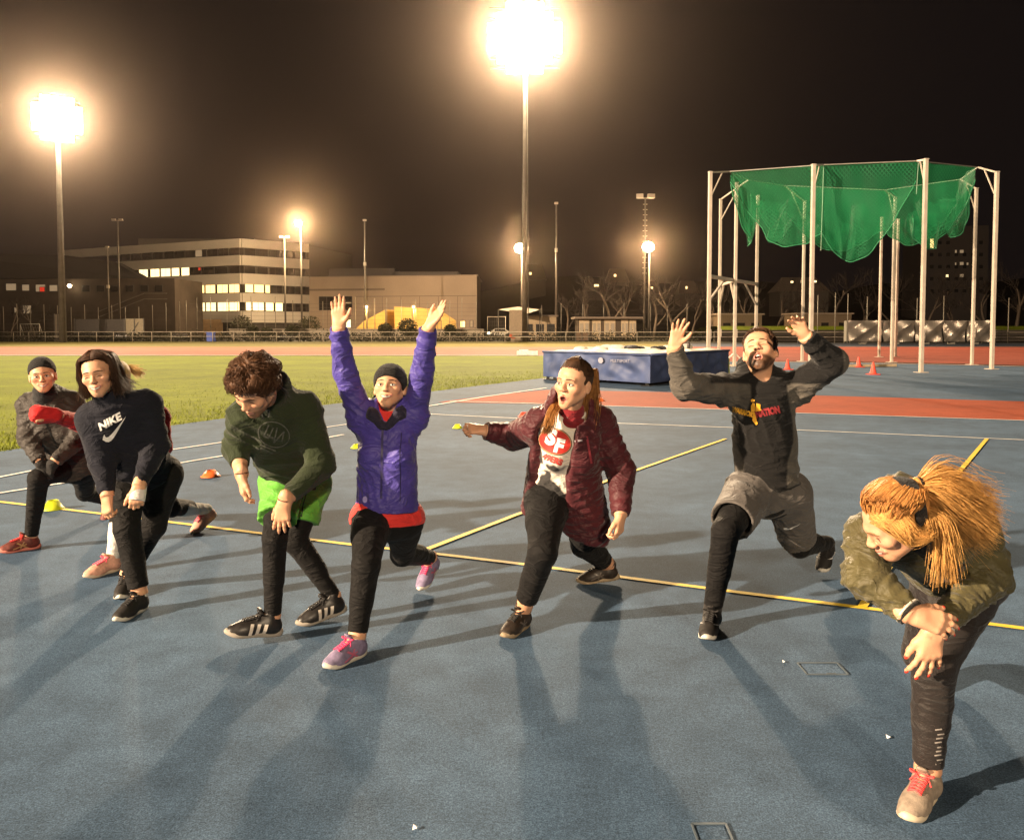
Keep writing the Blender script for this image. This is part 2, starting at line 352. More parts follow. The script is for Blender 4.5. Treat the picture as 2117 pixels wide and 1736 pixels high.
def seen(p, v):
    """a direction given as (to the right, away, up) for somebody looking at p from the camera's side"""
    a = nrm([p[0], p[1], 0]); return np.array([a[1], -a[0], 0])*v[0]+a*v[1]+np.array([0, 0, 1.])*v[2]
class Head:
    def __init__(h, c, f, u, sc=1., mouth='smile', male=False, open_=.0, eyes='open', jaw=1.):
        f, u = seen(c, f), seen(c, u)
        h.c = np.asarray(c, float); h.x, h.f, h.u = frame_from(f, u); h.s = sc; h.mouth = mouth; h.male = male; h.open = open_; h.eyes = eyes; h.jaw = jaw
    def L(h, a, b, c): return h.c+h.s*(h.x*a+h.f*b+h.u*c)
    def ax(h): return np.stack([h.x, h.f, h.u])
    def loc(h, V): return ((V-h.c)@h.ax().T)/h.s
    def add(h, S, nb):
        L, s, A = h.L, h.s, h.ax(); w = 1.06 if h.male else 1.; jd = .002+.020*h.open
        S.ell(L(0, -.018, .032), np.array([.075*w, .094, .085])*s, A, .02)
        S.cone(L(0, .018, .030), L(0, .038, -.048), .063*w*s, .051*w*h.jaw*s, .03)
        for i in (-1, 1):
            S.cone(L(.05*w*i, .0, -.045), L(.012*i, .062, (-.088 if h.male else -.083)-jd*.5), .02*s*w, .019*s, .03)
            S.ell(L(.042*i, .058, -.022+(.006 if h.mouth == 'smile' else 0)), np.array([.025, .023, .021])*s, A, .026)
            S.cone(L(.008*i, .082, .024), L(.04*i, .070, .022), .012*s, .010*s, .016)
            S.ell(L(.0115*i, .097, -.029), np.array([.0075, .010, .007])*s, A, .008)
            ea = np.stack([rot(h.x, h.u, .35*i), rot(h.f, h.u, .35*i), h.u])
            S.ell(L(.079*w*i, -.012, -.008), np.array([.007, .017, .028])*s, ea, .008)
            S.ell(L(.079*w*i, -.006, -.03), np.array([.007, .010, .012])*s, ea, .008)
        S.ell(L(0, .066, (-.096 if h.male else -.090)-jd), np.array([.022*w, .02, .019])*s, A, .022)
        S.cone(L(0, .082, .012), L(0, .1045, -.023), .0070*s, .0108*s, .012)
        mz = -.061; wd = .029 if h.mouth == 'smile' else .019
        for i in (-1, 1):
            cz = mz+(.009 if h.mouth == 'smile' else -.002)
            S.cone(L(0, .0945, mz+.004), L(wd*i, .082, cz), .0060*s, .004*s, .008)
            S.cone(L(0, .0915, mz-.012-.02*h.open), L(wd*i*.95, .080, cz-.002-.004*h.open), .0066*s, .004*s, .008)
        S.cone(nb, L(0, -.018, -.055), (.062 if h.male else .050), (.058 if h.male else .047)*s, .03)
        for i in (-1, 1): S.ell(L(.0315*i, .092, .001), np.array([.016, .010, .0105])*s, A, .012, sub=True)
        if h.open > .05: S.ell(L(0, .090, mz-.005-.010*h.open), np.array([.017, .022, .004+.012*h.open])*s, A, .004, sub=True)
    def paint(h, V, col, beard=None, blush=True):
        q = h.loc(V); near = (np.linalg.norm(V-h.c, axis=1) < .19*h.s)
        x, f, z = q[:, 0], q[:, 1], q[:, 2]
        sm = h.mouth == 'smile'; mz = (-.0635 if sm else -.0660)-.010*h.open; wd = .032 if sm else .022
        curve = .010*(x/.029)**2 if sm else 0
        dl = ((x/wd)**2+((z-mz-curve)/((.0125 if sm else .0115)+.011*h.open))**2)
        lip = near & (dl < 1.05) & (f > .06)
        if blush:
            for i in (-1, 1):
                b = np.exp(-((x-.042*i)**2+(z+.028)**2)/(2*.018**2))*near*(f > .03)
                col = col*(1-.25*b[:, None])+np.array([.62, .22, .14])*.25*b[:, None]
        if beard is not None:
            bx = .95*np.maximum(np.clip((-.050-z)/.014, 0, 1), .5*np.exp(-((z+.048)/.006)**2)*(np.abs(x) < .026))*np.clip((f+.012)/.02, 0, 1)*np.clip((z+.155)/.03, 0, 1)
            ch = np.clip((np.abs(x)-.03)/.02, 0, 1)*np.clip((z+.055)/.02, 0, 1)      # bare cheeks
            bx = bx*(1-ch*np.clip((f-.015)/.03, 0, 1))*near
            bx *= np.clip(.95+.15*vnoise(V, 120, 3), 0, 1)
            col = col*(1-bx[:, None])+np.array(beard)*bx[:, None]
        col = np.where(lip[:, None], np.array([.50, .20, .15] if not h.male else [.45, .2, .15]), col)
        inn = near & (f < .0845) & (f > .05) & (dl < .8)
        if h.open > .05: col = np.where(inn[:, None], np.array([.10, .02, .018]), col)
        for i in (-1, 1):
            ns = near & (((x-.008*i)/.0045)**2+((z+.036)/.004)**2 < 1) & (f > .088)
            col = np.where(ns[:, None], np.array([.12, .04, .03]), col)
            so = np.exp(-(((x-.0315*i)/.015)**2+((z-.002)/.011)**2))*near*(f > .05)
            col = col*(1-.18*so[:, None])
        return col
    def features(h, parent, brow=(.05, .028, .015), iris=(.06, .03, .015)):
        L, s = h.L, h.s
        wht = M('eye_white', (.52, .48, .44), rough=.25, var=0); irm = M('iris_'+'%.2f' % iris[0], iris, rough=.2, var=0); pup = M('lash_black', (.012, .01, .009), rough=.5, var=0)
        bm_ = M('brow_%.3f' % brow[0], brow, rough=.8, var=.2)
        def on_skin(a, c, lift):
            hit = h.tree.ray_cast(Vector(L(a, .16, c)), Vector(-h.f), .2*s)
            return np.array(hit[0])+h.f*lift if hit[0] is not None else L(a, .09, c)
        for i in (-1, 1):
            if h.eyes == 'open':
                e = MB(); c = L(.0315*i, .0795, .0005)
                e.sphere(c, np.array([.0150, .0100, .0080])*s, 14, 0, h.ax())
                g = L(.0315*i-.001*i, .0885, .0012); e.sphere(g, np.array([.0052, .0016, .0052])*s, 10, 1, h.ax()); e.sphere(L(.0315*i-.001*i, .0897, .0012), np.array([.0024, .0012, .0024])*s, 8, 2, h.ax())
                e.build('eye', [wht, irm, pup], parent, True)
            zz = .0065 if h.eyes == 'open' else -.001; dn = -.003 if h.eyes == 'open' else -.0045
            l = MB(); l.tube([(L((.0315+k*.0145)*i, .0895-abs(k)*.006-(k > 0)*.004*k, zz+dn*(k*k)) if h.eyes == 'open' else on_skin((.0315+k*.0145)*i, zz+dn*(k*k), .0006)) for k in np.linspace(-1, 1, 7)], np.array([.0008, .0013, .0016, .0018, .0018, .0016, .0009])*s, 5)
            l.build('eyelashes', pup, parent, True)
            b = MB(); b.tube([on_skin((.0315+k*.020)*i, .0215+.004*(1-k*k)-.002*k, .0004) for k in np.linspace(-1, 1, 7)], np.array([.0018, .0028, .0032, .003, .0027, .0022, .001])*s*(1.25 if h.male else .95), 6)
            b.build('eyebrow', bm_, parent, True)
        mz = -.062
        if h.mouth == 'smile':
            for nm_, w0, top, bot, lift, m_ in (('mouth', .0275, .0045, -.0060, .0006, M('mouth_dark', (.09, .018, .016), rough=.5, var=0)), ('teeth', .0245, .0038, -.0042, .0013, M('teeth_white', (.70, .66, .56), rough=.3, var=0))):
                K = 15; vs = []
                for k in np.linspace(-1, 1, K):
                    e = math.sqrt(max(0, 1-k*k))*.8+.2*(1-abs(k)); cz = -.0635+.010*(k*w0/.029)**2
                    for r_ in (1, .5, 0): vs.append(on_skin(w0*k, cz+(bot+(top-bot)*r_)*e, lift*s))
                t = MB(); t.add(vs, [(3*a_+q, 3*a_+q+1, 3*a_+q+4, 3*a_+q+3) for a_ in range(K-1) for q in (0, 1)]); t.build(nm_, m_, parent, True)
        elif h.open > .05 and h.male:
            t = MB(); K = 9; vs = []
            for k in np.linspace(-1, 1, K):
                fx = .0885-.010*k*k; vs += [L(.0125*k, fx, mz+.0005), L(.0125*k, fx-.001, mz-.0060*(1-.35*k*k))]
            t.add(vs, [(2*a, 2*a+1, 2*a+3, 2*a+2) for a in range(K-1)]); t.add([q-h.f*.004 for q in vs], [(2*a+2, 2*a+3, 2*a+1, 2*a) for a in range(K-1)]); t.build('teeth', M('teeth_white', (.70, .66, .56), rough=.3, var=0), parent, True)

def strands(h, parent, m, roots, name='hair', n=6, jit=.004, rr=(.0022, .0006), base=None, seed=1):
    """many thin locks; roots = list of polylines (world)"""
    rg = np.random.default_rng(seed); mb = MB()
    if base is not None: mb.v = [tuple(v) for v in base[0]]; mb.f = [tuple(int(i) for i in f) for f in base[1]]; mb.m = [0]*len(mb.f)
    for pl in roots:
        P = np.array(pl, float); K = len(P)
        P = P+np.cumsum(rg.normal(0, jit, P.shape), 0)*np.linspace(0, 1, K)[:, None]
        Q = np.vstack([2*P[0]-P[1], P, 2*P[-1]-P[-2]]); out = []
        for i in range(1, K):
            a0, a1, a2, a3 = Q[i-1:i+3]
            for t in (0, .33, .67): out.append(.5*(2*a1+(a2-a0)*t+(2*a0-5*a1+4*a2-a3)*t*t+(3*a1-a0-3*a2+a3)*t**3))
        P = np.array(out+[P[-1]]); K = len(P)
        r = np.linspace(rr[0], rr[1], K)*rg.uniform(.7, 1.4)
        mb.tube(P, r, 3, cap=False)
    return mb.build(name, m, parent, True)
def hair_mat(name, c): return M('hair_'+name, c, rough=.55, var=.3, vscale=40, bump=.3, bscale=180, spec=.2)
def capsdf(h, thick=.010, front=.062, low=-.05, wr=.002):
    S = Sdf(5); A = h.ax(); w = 1.06 if h.male else 1.
    S.ell(h.L(0, -.020, .034), (np.array([.075*w, .094, .085])+thick)*h.s, A, .02)
    S.plane(h.L(0, front+.011, .064), h.f*.85-h.u*.55)            # hairline over the brow
    S.plane(h.L(0, -.0, low), -h.u*.85+h.f*.5)
    S.wr = (wr, 90)
    return S
def scalp_pt(h, th, ph, lift=.012):
    """th from the crown (0) outwards, ph round from the face (0)"""
    w = 1.06 if h.male else 1.
    return h.L((.075*w+lift)*math.sin(th)*math.sin(ph), -.020+(.094+lift)*math.sin(th)*math.cos(ph), .034+(.085+lift)*math.cos(th))

# ------------------------------------------------------------------ prints and badges that follow the cloth
def outline_mesh(polys, L=.012, it=5):
    bm = bmesh.new()
    for poly in polys:
        vs = [bm.verts.new((p[0], p[1], 0)) for p in poly]
        es = [bm.edges.new((vs[i], vs[(i+1) % len(vs)])) for i in range(len(vs))]
        bmesh.ops.triangle_fill(bm, use_beauty=True, use_dissolve=False, edges=es, normal=(0, 0, 1))
    return _subdiv(bm, L, it)
def _subdiv(bm, L, it):
    for _ in range(it):
        lg = [e for e in bm.edges if e.calc_length() > L]
        if not lg: break
        bmesh.ops.subdivide_edges(bm, edges=lg, cuts=1); bmesh.ops.triangulate(bm, faces=[f for f in bm.faces if len(f.verts) > 3])
    bm.verts.index_update()
    r = ([tuple(v.co[:2]) for v in bm.verts], [tuple(v.index for v in f.verts) for f in bm.faces]); bm.free(); return r
def text_mesh(s, size=1., L=.02, bold=.0, shear=0.):
    cu = bpy.data.curves.new('lettering', 'FONT'); cu.body = s; cu.size = size; cu.align_x = 'CENTER'; cu.align_y = 'CENTER'; cu.offset = bold; cu.shear = shear; cu.fill_mode = 'FRONT' if hasattr(cu, 'fill_mode') else 'FRONT'
    cu.resolution_u = 4
    o = bpy.data.objects.new('lettering', cu); C.objects.link(o); bpy.context.view_layer.update()
    me = bpy.data.meshes.new_from_object(o.evaluated_get(bpy.context.evaluated_depsgraph_get()))
    bm = bmesh.new(); bm.from_mesh(me); bpy.data.objects.remove(o); bpy.data.curves.remove(cu); bpy.data.meshes.remove(me)
    bmesh.ops.triangulate(bm, faces=bm.faces[:])
    return _subdiv(bm, L, 4) if L else _subdiv(bm, 9, 1)
def decal(name, vf, o, ax, ay, n, tree, m, parent, off=.002, back=.25, scale=1., rotz=0.):
    o = np.asarray(o, float); n = nrm(n); ax = perp(ax, n); ay = perp(ay, n); vs = []
    ca, sa = math.cos(rotz), math.sin(rotz)
    for u, v in vf[0]:
        u, v = scale*(u*ca-v*sa), scale*(u*sa+v*ca)
        p = o+ax*u+ay*v+n*back
        hit = tree.ray_cast(Vector(p), Vector(-n), back*2.5)
        q = np.array(hit[0])+n*off if hit[0] is not None else o+ax*u+ay*v
        vs.append(q)
    return link(name, vs, vf[1], m, parent, True)
def hit_px(tree, px, py):
    d = Vector(nrm(ray(px, py))); o = Vector((0, 0, CAM_H)); r = tree.ray_cast(o, d, 60)
    return (np.array(r[0]), np.array(r[1])) if r[0] is not None else (None, None)
def decal_px(name, vf, tree, pc, pl, pr, m, parent, off=.002, dn=None):
    """a print laid on the cloth: centre and both ends found on the garment itself"""
    c, n0 = hit_px(tree, *pc)
    if c is None: return None
    n = -nrm(ray(*pc)); R = nrm(np.cross(-n, [0, 0, 1])); U = np.cross(R, -n); dx, dy = pr[0]-pl[0], pl[1]-pr[1]; ax = nrm(R*dx+U*dy); ay = np.cross(n, ax); X = np.array(vf[0])
    sc = math.hypot(dx, dy)*c[1]/FPX/(X[:, 0].max()-X[:, 0].min()); X = X-[(X[:, 0].max()+X[:, 0].min())/2, 0]
    return decal(name, (X.tolist(), vf[1]), c, ax, ay, n, tree, m, parent, off, .16, sc)
def ellipse(a, b, n=40): return [(a*math.cos(2*math.pi*i/n), b*math.sin(2*math.pi*i/n)) for i in range(n)]
SWOOSH = [(-.50, -.02), (-.46, -.12), (-.40, -.17), (-.31, -.18), (-.18, -.14), (.0, -.06), (.25, .06), (.5, .18), (.2, .085), (-.05, .01), (-.2, -.03), (-.30, -.045), (-.36, -.03), (-.38, .02), (-.36, .08), (-.43, .04)]

# ------------------------------------------------------------------ shoes
def _shoe():
    S = Sdf(2); U = np.array([0, 0, 1.])
    S.cone((0, .040, .045), (0, .055, .05), .036, .037, .02)
    S.cone((0, .048, .05), (0, .060, .105), .037, .040, .02)
    S.cone((0, .075, .055), (0, .185, .033), .043, .038, .03)
    S.cone((0, .10, .075), (0, .165, .05), .024, .022, .03)
    S.cone((0, .17, .028), (.004, .225, .024), .041, .036, .03, flat=U, fs=1.15)
    S.cone((0, .058, .100), (0, .056, .17), .029, .036, .006, sub=True)
    S.cone((0, .085, .105), (0, .10, .15), .02, .03, .008, sub=True)
    S.plane((0, 0, .014), (0, 0, -1.))
    up = S.mesh(.004)
    T = Sdf(3); T.cone((0, .085, .09), (0, .115, .125), .022, .020, .01, flat=(0, .5, -.85), fs=2.6); tongue = T.mesh(.004)
    out = []
    for k in range(40):
        a = 2*math.pi*k/40; y = .132-.137*math.cos(a); sx = math.sin(a)
        t = (y+.005)/.274; wd = np.interp(t, [0, .06, .2, .45, .7, .85, .95, 1], [.012, .028, .036, .036, .046, .044, .03, .010])
        out.append((math.copysign(abs(sx)**.35, sx)*wd+.004*math.sin(math.pi*t), y))
    rings = []
    for z, ins, sp_ in ((.0, .006, 1), (.004, .0, 1), (.016, -.002, 1), (.027, .003, 1), (.030, .010, 1)):
        ring = []
        for x, y in out:
            t = (y+.005)/.274; c = np.array([.002, .13]); v = np.array([x, y])-c; v = v*(1-ins/max(.02, np.linalg.norm(v)))
            toe = max(0, t-.72)/.28; lift = .016*toe**2; hz = z*(1.25 if t < .3 else 1.25-.45*min(1, (t-.3)/.5))
            ring.append((c[0]+v[0], c[1]+v[1], hz+lift))
        rings.append(ring)
    n = 40; sv = [p for r in rings for p in r]
    sf = [(i*n+k, i*n+(k+1) % n, (i+1)*n+(k+1) % n, (i+1)*n+k) for i in range(4) for k in range(n)]+[tuple(range(n-1, -1, -1)), tuple(range(4*n, 5*n))]
    tree = bvh(up); lace = MB()
    def top(x, y):
        h = tree.ray_cast(Vector((x, y, .25)), Vector((0, 0, -1)), .3); return np.array(h[0])+[0, 0, .0035] if h[0] else np.array([x, y, .06])
    for j in range(6):
        y0 = .105+.0145*j
        for sg in (-1, 1):
            lace.tube([top(sg*(.022-.044*t), y0+.010*t) for t in np.linspace(0, 1, 7)], .0032, 5)
    for sg in (-1, 1):
        b = top(sg*.004, .100)+[0, 0, .004]
        lace.tube([b+np.array([sg*(.034*math.sin(t)), .014*math.sin(2*t)+.010*t, .012*math.sin(t)]) for t in np.linspace(0, math.pi, 10)], .003, 5)
        lace.tube([b+np.array([sg*(.03*t), .03*t, .004-.022*t*t]) for t in np.linspace(0, 1, 6)], .003, 5)
    return dict(up=up, sole=(np.array(sv), sf), lace=(np.array(lace.v), lace.f), tongue=tongue, tree=tree)
SHOE = _shoe()
def foot_frame(heel, toe):
    heel = np.asarray(heel, float); toe = np.asarray(toe, float); f = nrm(toe-heel); lat = nrm(np.cross(f, [0, 0, 1])); u = np.cross(lat, f)
    return heel, lat, f, u
def shoe(parent, heel, toe, upper, sole, lace, marks=None, mark_mat=None, sc=1., tongue=None):
    o, x, f, u = foot_frame(heel, toe); B = np.stack([x, f, u])
    W = lambda V: o+sc*(np.asarray(V)@B)
    s = put('shoe', (W(SHOE['up'][0]), SHOE['up'][1]), upper, parent)
    link('sole', W(SHOE['sole'][0]), SHOE['sole'][1], sole, s, True)
    link('laces', W(SHOE['lace'][0]), SHOE['lace'][1], lace, s, True)
    link('tongue', W(SHOE['tongue'][0]), SHOE['tongue'][1].tolist(), tongue or upper, s, True)
    if marks:
        for side in (-1, 1):
            for kind in marks:
                if kind == 'swoosh': vf = outline_mesh([[(p[0]*.13, p[1]*.13) for p in SWOOSH]], .01, 4); oy, oz = .13, .046
                elif kind == 'bars':
                    vf = outline_mesh([[(-.047+.032*k-.004, -.026), (-.047+.032*k+.012, -.026), (-.047+.032*k+.004, .026), (-.047+.032*k-.012, .026)] for k in range(3)], .01, 4); oy, oz = .135, .042
                elif kind == 'stripes':      # crossing bands on the quarter
                    vf = outline_mesh([[(-.05, -.02), (-.04, -.024), (.03, .022), (.018, .026)], [(-.035, .012), (-.035, .004), (.05, -.02), (.05, -.012)], [(-.015, .026), (-.024, .026), (.0, -.022), (.01, -.022)]], .01, 4); oy, oz = .13, .042
                n = np.array([side, 0, .25]); vs = []
                for a, b in vf[0]:
                    p = np.array([side*.09, oy+a, oz+b]); h = SHOE['tree'].ray_cast(Vector(p), Vector((-side, 0, 0)), .2)
                    vs.append(np.array(h[0])+np.array([side, 0, .1])*.0015 if h[0] else np.array([side*.036, oy+a, oz+b]))
                link('shoe_marking', W(np.array(vs)), vf[1] if side < 0 else [t[::-1] for t in vf[1]], mark_mat, s, True)
    return s
def ankle_of(heel, toe, sc=1.):
    o, x, f, u = foot_frame(heel, toe); return o+f*.056*sc+u*.10*sc

# ------------------------------------------------------------------ bodies and clothes
class Fig:
    def __init__(g, J, rt=1., rl=1., ra=1., seed=1):
        g.__dict__.update(J); g.rt, g.rl, g.ra, g.seed = rt, rl, ra, seed
        g.lat = nrm(g.sb-g.sa); g.sp = nrm(g.che-g.pel); g.front = nrm(np.cross(g.lat, g.sp)); g.mid = (g.pel+g.che)/2
        g.plat = nrm(g.hb-g.ha); g.pfront = nrm(np.cross(g.plat, g.sp))
    def legs(g, S, off=0., end=1., q=None, sides='ab', flare=0., wr=0):
        for s in sides:
            h, k, a = getattr(g, 'h'+s), getattr(g, 'k'+s), getattr(g, 'a'+s)
            S.cone(h, k, .086*g.rl+off, .056*g.rl*.96+off, .03); S.cone(h*.6+k*.4-g.pfront*.01, k*.3+h*.7, .072*g.rl+off, .074*g.rl+off, .03)
            S.cone(k, k+(a-k)*end, .053*g.rl*.97+off, (.036*g.rl if end > .9 else .042*g.rl)+off, .025, cut=1.0)
            bend = perp(k-(h+a)/2, a-k) if np.linalg.norm(np.cross(k-h, a-k)) > 1e-3 else g.pfront
            S.cone(k+(a-k)*.15-bend*.018, k+(a-k)*.52-bend*.016, .042*g.rl+off, .038*g.rl+off, .03)
    def hips(g, S, off=0.):
        S.cone(g.ha, g.hb, .098*g.rt+off, .098*g.rt+off, .045); 
        for s in (g.ha, g.hb): S.cone(s-g.pfront*.035, s*.5+g.pel*.5-g.pfront*.04, .075*g.rt+off, .07*g.rt+off, .04)
    def torso(g, S, off=0., bust=0., q=None, low=0.):
        S.cone(g.pel-g.sp*low, g.mid, .120*g.rt+off, .108*g.rt+off, .05, flat=g.front, fs=1.18, quilt=q)
        S.cone(g.mid, g.che-g.sp*.05, .110*g.rt+off, .122*g.rt+off, .05, flat=g.front, fs=1.25, quilt=q)
        S.cone(g.sa*.62+g.sb*.38, g.sb*.62+g.sa*.38, .075*g.rt+off, .075*g.rt+off, .06)
        S.cone(g.sa, g.sb, .052*g.ra+off*.8, .052*g.ra+off*.8, .05)
        S.cone((g.sa+g.sb)/2, g.nb, .07+off*.6, .055+off*.5, .05)
        if bust:
            for i in (-1, 1): S.ell(g.che-g.sp*.125+g.front*(.085*g.rt)+g.lat*.078*i, (bust, bust, bust), None, .05)
    def arm(g, S, s, off=0., end=1., cuff=None, q=None):
        sh, e, w = getattr(g, 's'+s), getattr(g, 'e'+s), getattr(g, 'w'+s); r = g.ra
        S.cone(sh, e, .050*r+off, .041*r+off, .035, quilt=q, np_=off > 0)
        S.cone(e, e+(w-e)*end, .041*r+off, (cuff or (.030*r+off)), .02, cut=1.0, quilt=q, np_=off > 0)
        if not off: S.cone(e+(w-e)*.1, e+(w-e)*.45, .038*r, .036*r, .03)
def cloth(name, c, rough=.85, bump=.25, bscale=140, var=.18, vscale=7, sheen=.1, attr=False, spec=.25, crease=.55):
    return M('cloth_'+name, c, crease=crease, rough=rough, var=var, vscale=vscale, bump=bump, bscale=bscale, sheen=sheen, attr=attr, spec=spec)
def make_body(root, g, head, hands, extra=None, beard=None, fv=.004, tips=None, hide_foot=False):
    S = Sdf(g.seed); g.hips(S); g.torso(S); g.legs(S); g.arm(S, 'a'); g.arm(S, 'b')
    for s in 'ab':
        a = getattr(g, 'a'+s); o, x, f, u = foot_frame(getattr(g, 'he'+s), getattr(g, 'to'+s))
        S.cone(a, o+f*.20+u*.035, .034, .02, .02); S.cone(a, o+f*.045+u*.045, .034, .03, .02)
    head.add(S, g.nb)
    fine = [(head.c, .17)]
    for i, hd in enumerate(hands):
        if hd is None: continue
        s = 'ab'[i]; wv = getattr(g, 'w'+s); tp = [] if tips is not None else None
        add_hand(S, wv, tips=tp, **hd); fine.append((wv+nrm(hd['d'])*.09, .16))
        if tips is not None: tips.append(tp)
    V, Q = S.mesh(.008, fine, fv)
    col = np.tile(np.array(SKIN), (len(V), 1)); col *= (1+.05*vnoise(V, 40, g.seed))[:, None]
    col = head.paint(V, col, beard); head.tree = bvh((V, Q))
    o = put('body', (V, Q), skin_mat(), root, col)
    return o
def nails(root, tips, m, name='fingernail'):
    for tp in tips:
        for p, v, n, r in tp:
            mb = MB(); x = np.cross(v, perp(n, v)); mb.sphere(p-v*r*.1+perp(n, v)*r*.62, (r*.62, r*.85, r*.28), 10, 0, np.stack([x, nrm(v), perp(n, v)])); mb.build(name, m, root, True)
# ================================================================== ground and markings
def ground_mat(name, c1, c2, grain=350, patch=.6, bump=.5, rough=.85, spec=.16, dark=.0, pv=.22, grit=0):
    m = bpy.data.materials.new(name); nt, N, L, p = nodes_of(m); p.inputs['Roughness'].default_value = rough; p.inputs['Specular IOR Level'].default_value = spec
    t = N.new('ShaderNodeTexCoord')
    def noise(s, d=5, rg=.6):
        n = N.new('ShaderNodeTexNoise'); n.inputs['Scale'].default_value = s; n.inputs['Detail'].default_value = d; n.inputs['Roughness'].default_value = rg; L.new(t.outputs['Object'], n.inputs['Vector']); return n.outputs['Fac']
    g, b, mid = noise(grain, 2), noise(patch, 8, .65), noise(patch*9, 6)
    r = N.new('ShaderNodeValToRGB'); r.color_ramp.elements[0].position = .36; r.color_ramp.elements[0].color = (*c1, 1); r.color_ramp.elements[1].position = .64; r.color_ramp.elements[1].color = (*c2, 1); L.new(g, r.inputs[0])
    src = r.outputs[0]
    for f, lo, hi in ((b, 1-pv, 1+pv), (mid, 1-pv*.6, 1+pv*.6))+(((noise(70, 3, .7), 1-grit, 1+grit),) if grit else ()):
        mr = N.new('ShaderNodeMapRange'); mr.inputs[1].default_value = .3; mr.inputs[2].default_value = .7; mr.inputs[3].default_value = lo; mr.inputs[4].default_value = hi; L.new(f, mr.inputs[0])
        mx = N.new('ShaderNodeMix'); mx.data_type = 'RGBA'; mx.blend_type = 'MULTIPLY'; mx.inputs[0].default_value = 1; L.new(src, mx.inputs[6]); L.new(mr.outputs[0], mx.inputs[7]); src = mx.outputs[2]
    if dark:     # scattered dark crumbs
        v = N.new('ShaderNodeTexNoise'); v.inputs['Scale'].default_value = 38; v.inputs['Detail'].default_value = 9; v.inputs['Roughness'].default_value = .85; L.new(t.outputs['Object'], v.inputs['Vector'])
        st = N.new('ShaderNodeTexNoise'); st.inputs['Scale'].default_value = 1.7; st.inputs['Detail'].default_value = 10; st.inputs['Roughness'].default_value = .75; L.new(t.outputs['Object'], st.inputs['Vector'])
        cb = N.new('ShaderNodeMath'); cb.operation = 'MULTIPLY_ADD'; cb.inputs[1].default_value = .55; L.new(st.outputs['Fac'], cb.inputs[0]); L.new(v.outputs['Fac'], cb.inputs[2])
        r2 = N.new('ShaderNodeValToRGB'); r2.color_ramp.elements[0].position = .58; r2.color_ramp.elements[0].color = (dark, dark, dark, 1); r2.color_ramp.elements[1].position = .80; r2.color_ramp.elements[1].color = (1.12, 1.12, 1.12, 1); L.new(cb.outputs[0], r2.inputs[0])
        mx = N.new('ShaderNodeMix'); mx.data_type = 'RGBA'; mx.blend_type = 'MULTIPLY'; mx.inputs[0].default_value = 1; L.new(src, mx.inputs[6]); L.new(r2.outputs[0], mx.inputs[7]); src = mx.outputs[2]
    L.new(src, p.inputs['Base Color'])
    bp = N.new('ShaderNodeBump'); bp.inputs['Strength'].default_value = bump; bp.inputs['Distance'].default_value = .004; L.new(g, bp.inputs['Height']); L.new(bp.outputs[0], p.inputs['Normal'])
    return m
def line_mat(name, c, wear=.5):
    m = bpy.data.materials.new(name); nt, N, L, p = nodes_of(m); p.inputs['Roughness'].default_value = .7
    t = N.new('ShaderNodeTexCoord'); n = N.new('ShaderNodeTexNoise'); n.inputs['Scale'].default_value = 160; n.inputs['Detail'].default_value = 3; L.new(t.outputs['Object'], n.inputs['Vector'])
    n2 = N.new('ShaderNodeTexNoise'); n2.inputs['Scale'].default_value = 3; n2.inputs['Detail'].default_value = 5; L.new(t.outputs['Object'], n2.inputs['Vector'])
    ad = N.new('ShaderNodeMath'); ad.operation = 'ADD'; L.new(n.outputs['Fac'], ad.inputs[0]); L.new(n2.outputs['Fac'], ad.inputs[1])
    r = N.new('ShaderNodeValToRGB'); r.color_ramp.elements[0].position = .62; r.color_ramp.elements[0].color = (*[q*(1-wear) for q in c], 1); r.color_ramp.elements[1].position = 1.0; r.color_ramp.elements[1].color = (*c, 1)
    hf = N.new('ShaderNodeMath'); hf.operation = 'MULTIPLY'; hf.inputs[1].default_value = .9; L.new(ad.outputs[0], hf.inputs[0]); L.new(hf.outputs[0], r.inputs[0]); L.new(r.outputs[0], p.inputs['Base Color'])
    return m
BLUE = ground_mat('blue_rubber', (.029, .056, .094), (.079, .128, .200), grain=170, dark=.70, pv=.27, bump=.35, grit=.30)
RED = ground_mat('red_rubber', (.22, .038, .014), (.34, .066, .024), grain=200, patch=.4)
FAR = ground_mat('far_rubber', (.18, .055, .032), (.26, .085, .05), grain=60, patch=.1)
GRS = ground_mat('turf', (.084, .112, .002), (.166, .192, .003), grain=26, patch=.35, bump=1., rough=.9, spec=.1, pv=.3)
DARK = ground_mat('outer_ground', (.02, .017, .013), (.05, .042, .03), grain=3, patch=.05)
LW, LY = line_mat('line_white', (.74, .73, .70), .35), line_mat('line_yellow', (.74, .52, .035), .28)
sheet('ground', [(-430, -120), (430, -120), (430, 470), (-430, 470)], -.02, DARK)
# turf infield, its near edge follows the lanes
edge = [gnd(x, y)[:2] for x, y in ((-420, 1015), (0, 933), (200, 902), (400, 873), (640, 841), (860, 813), (1000, 796), (1110, 783), (1300, 764), (1420, 756))]
far_l = [gnd(x, y)[:2] for x, y in ((1420, 735.5), (-700, 735.5))]
sheet('turf_field', edge+far_l, -.004, GRS)
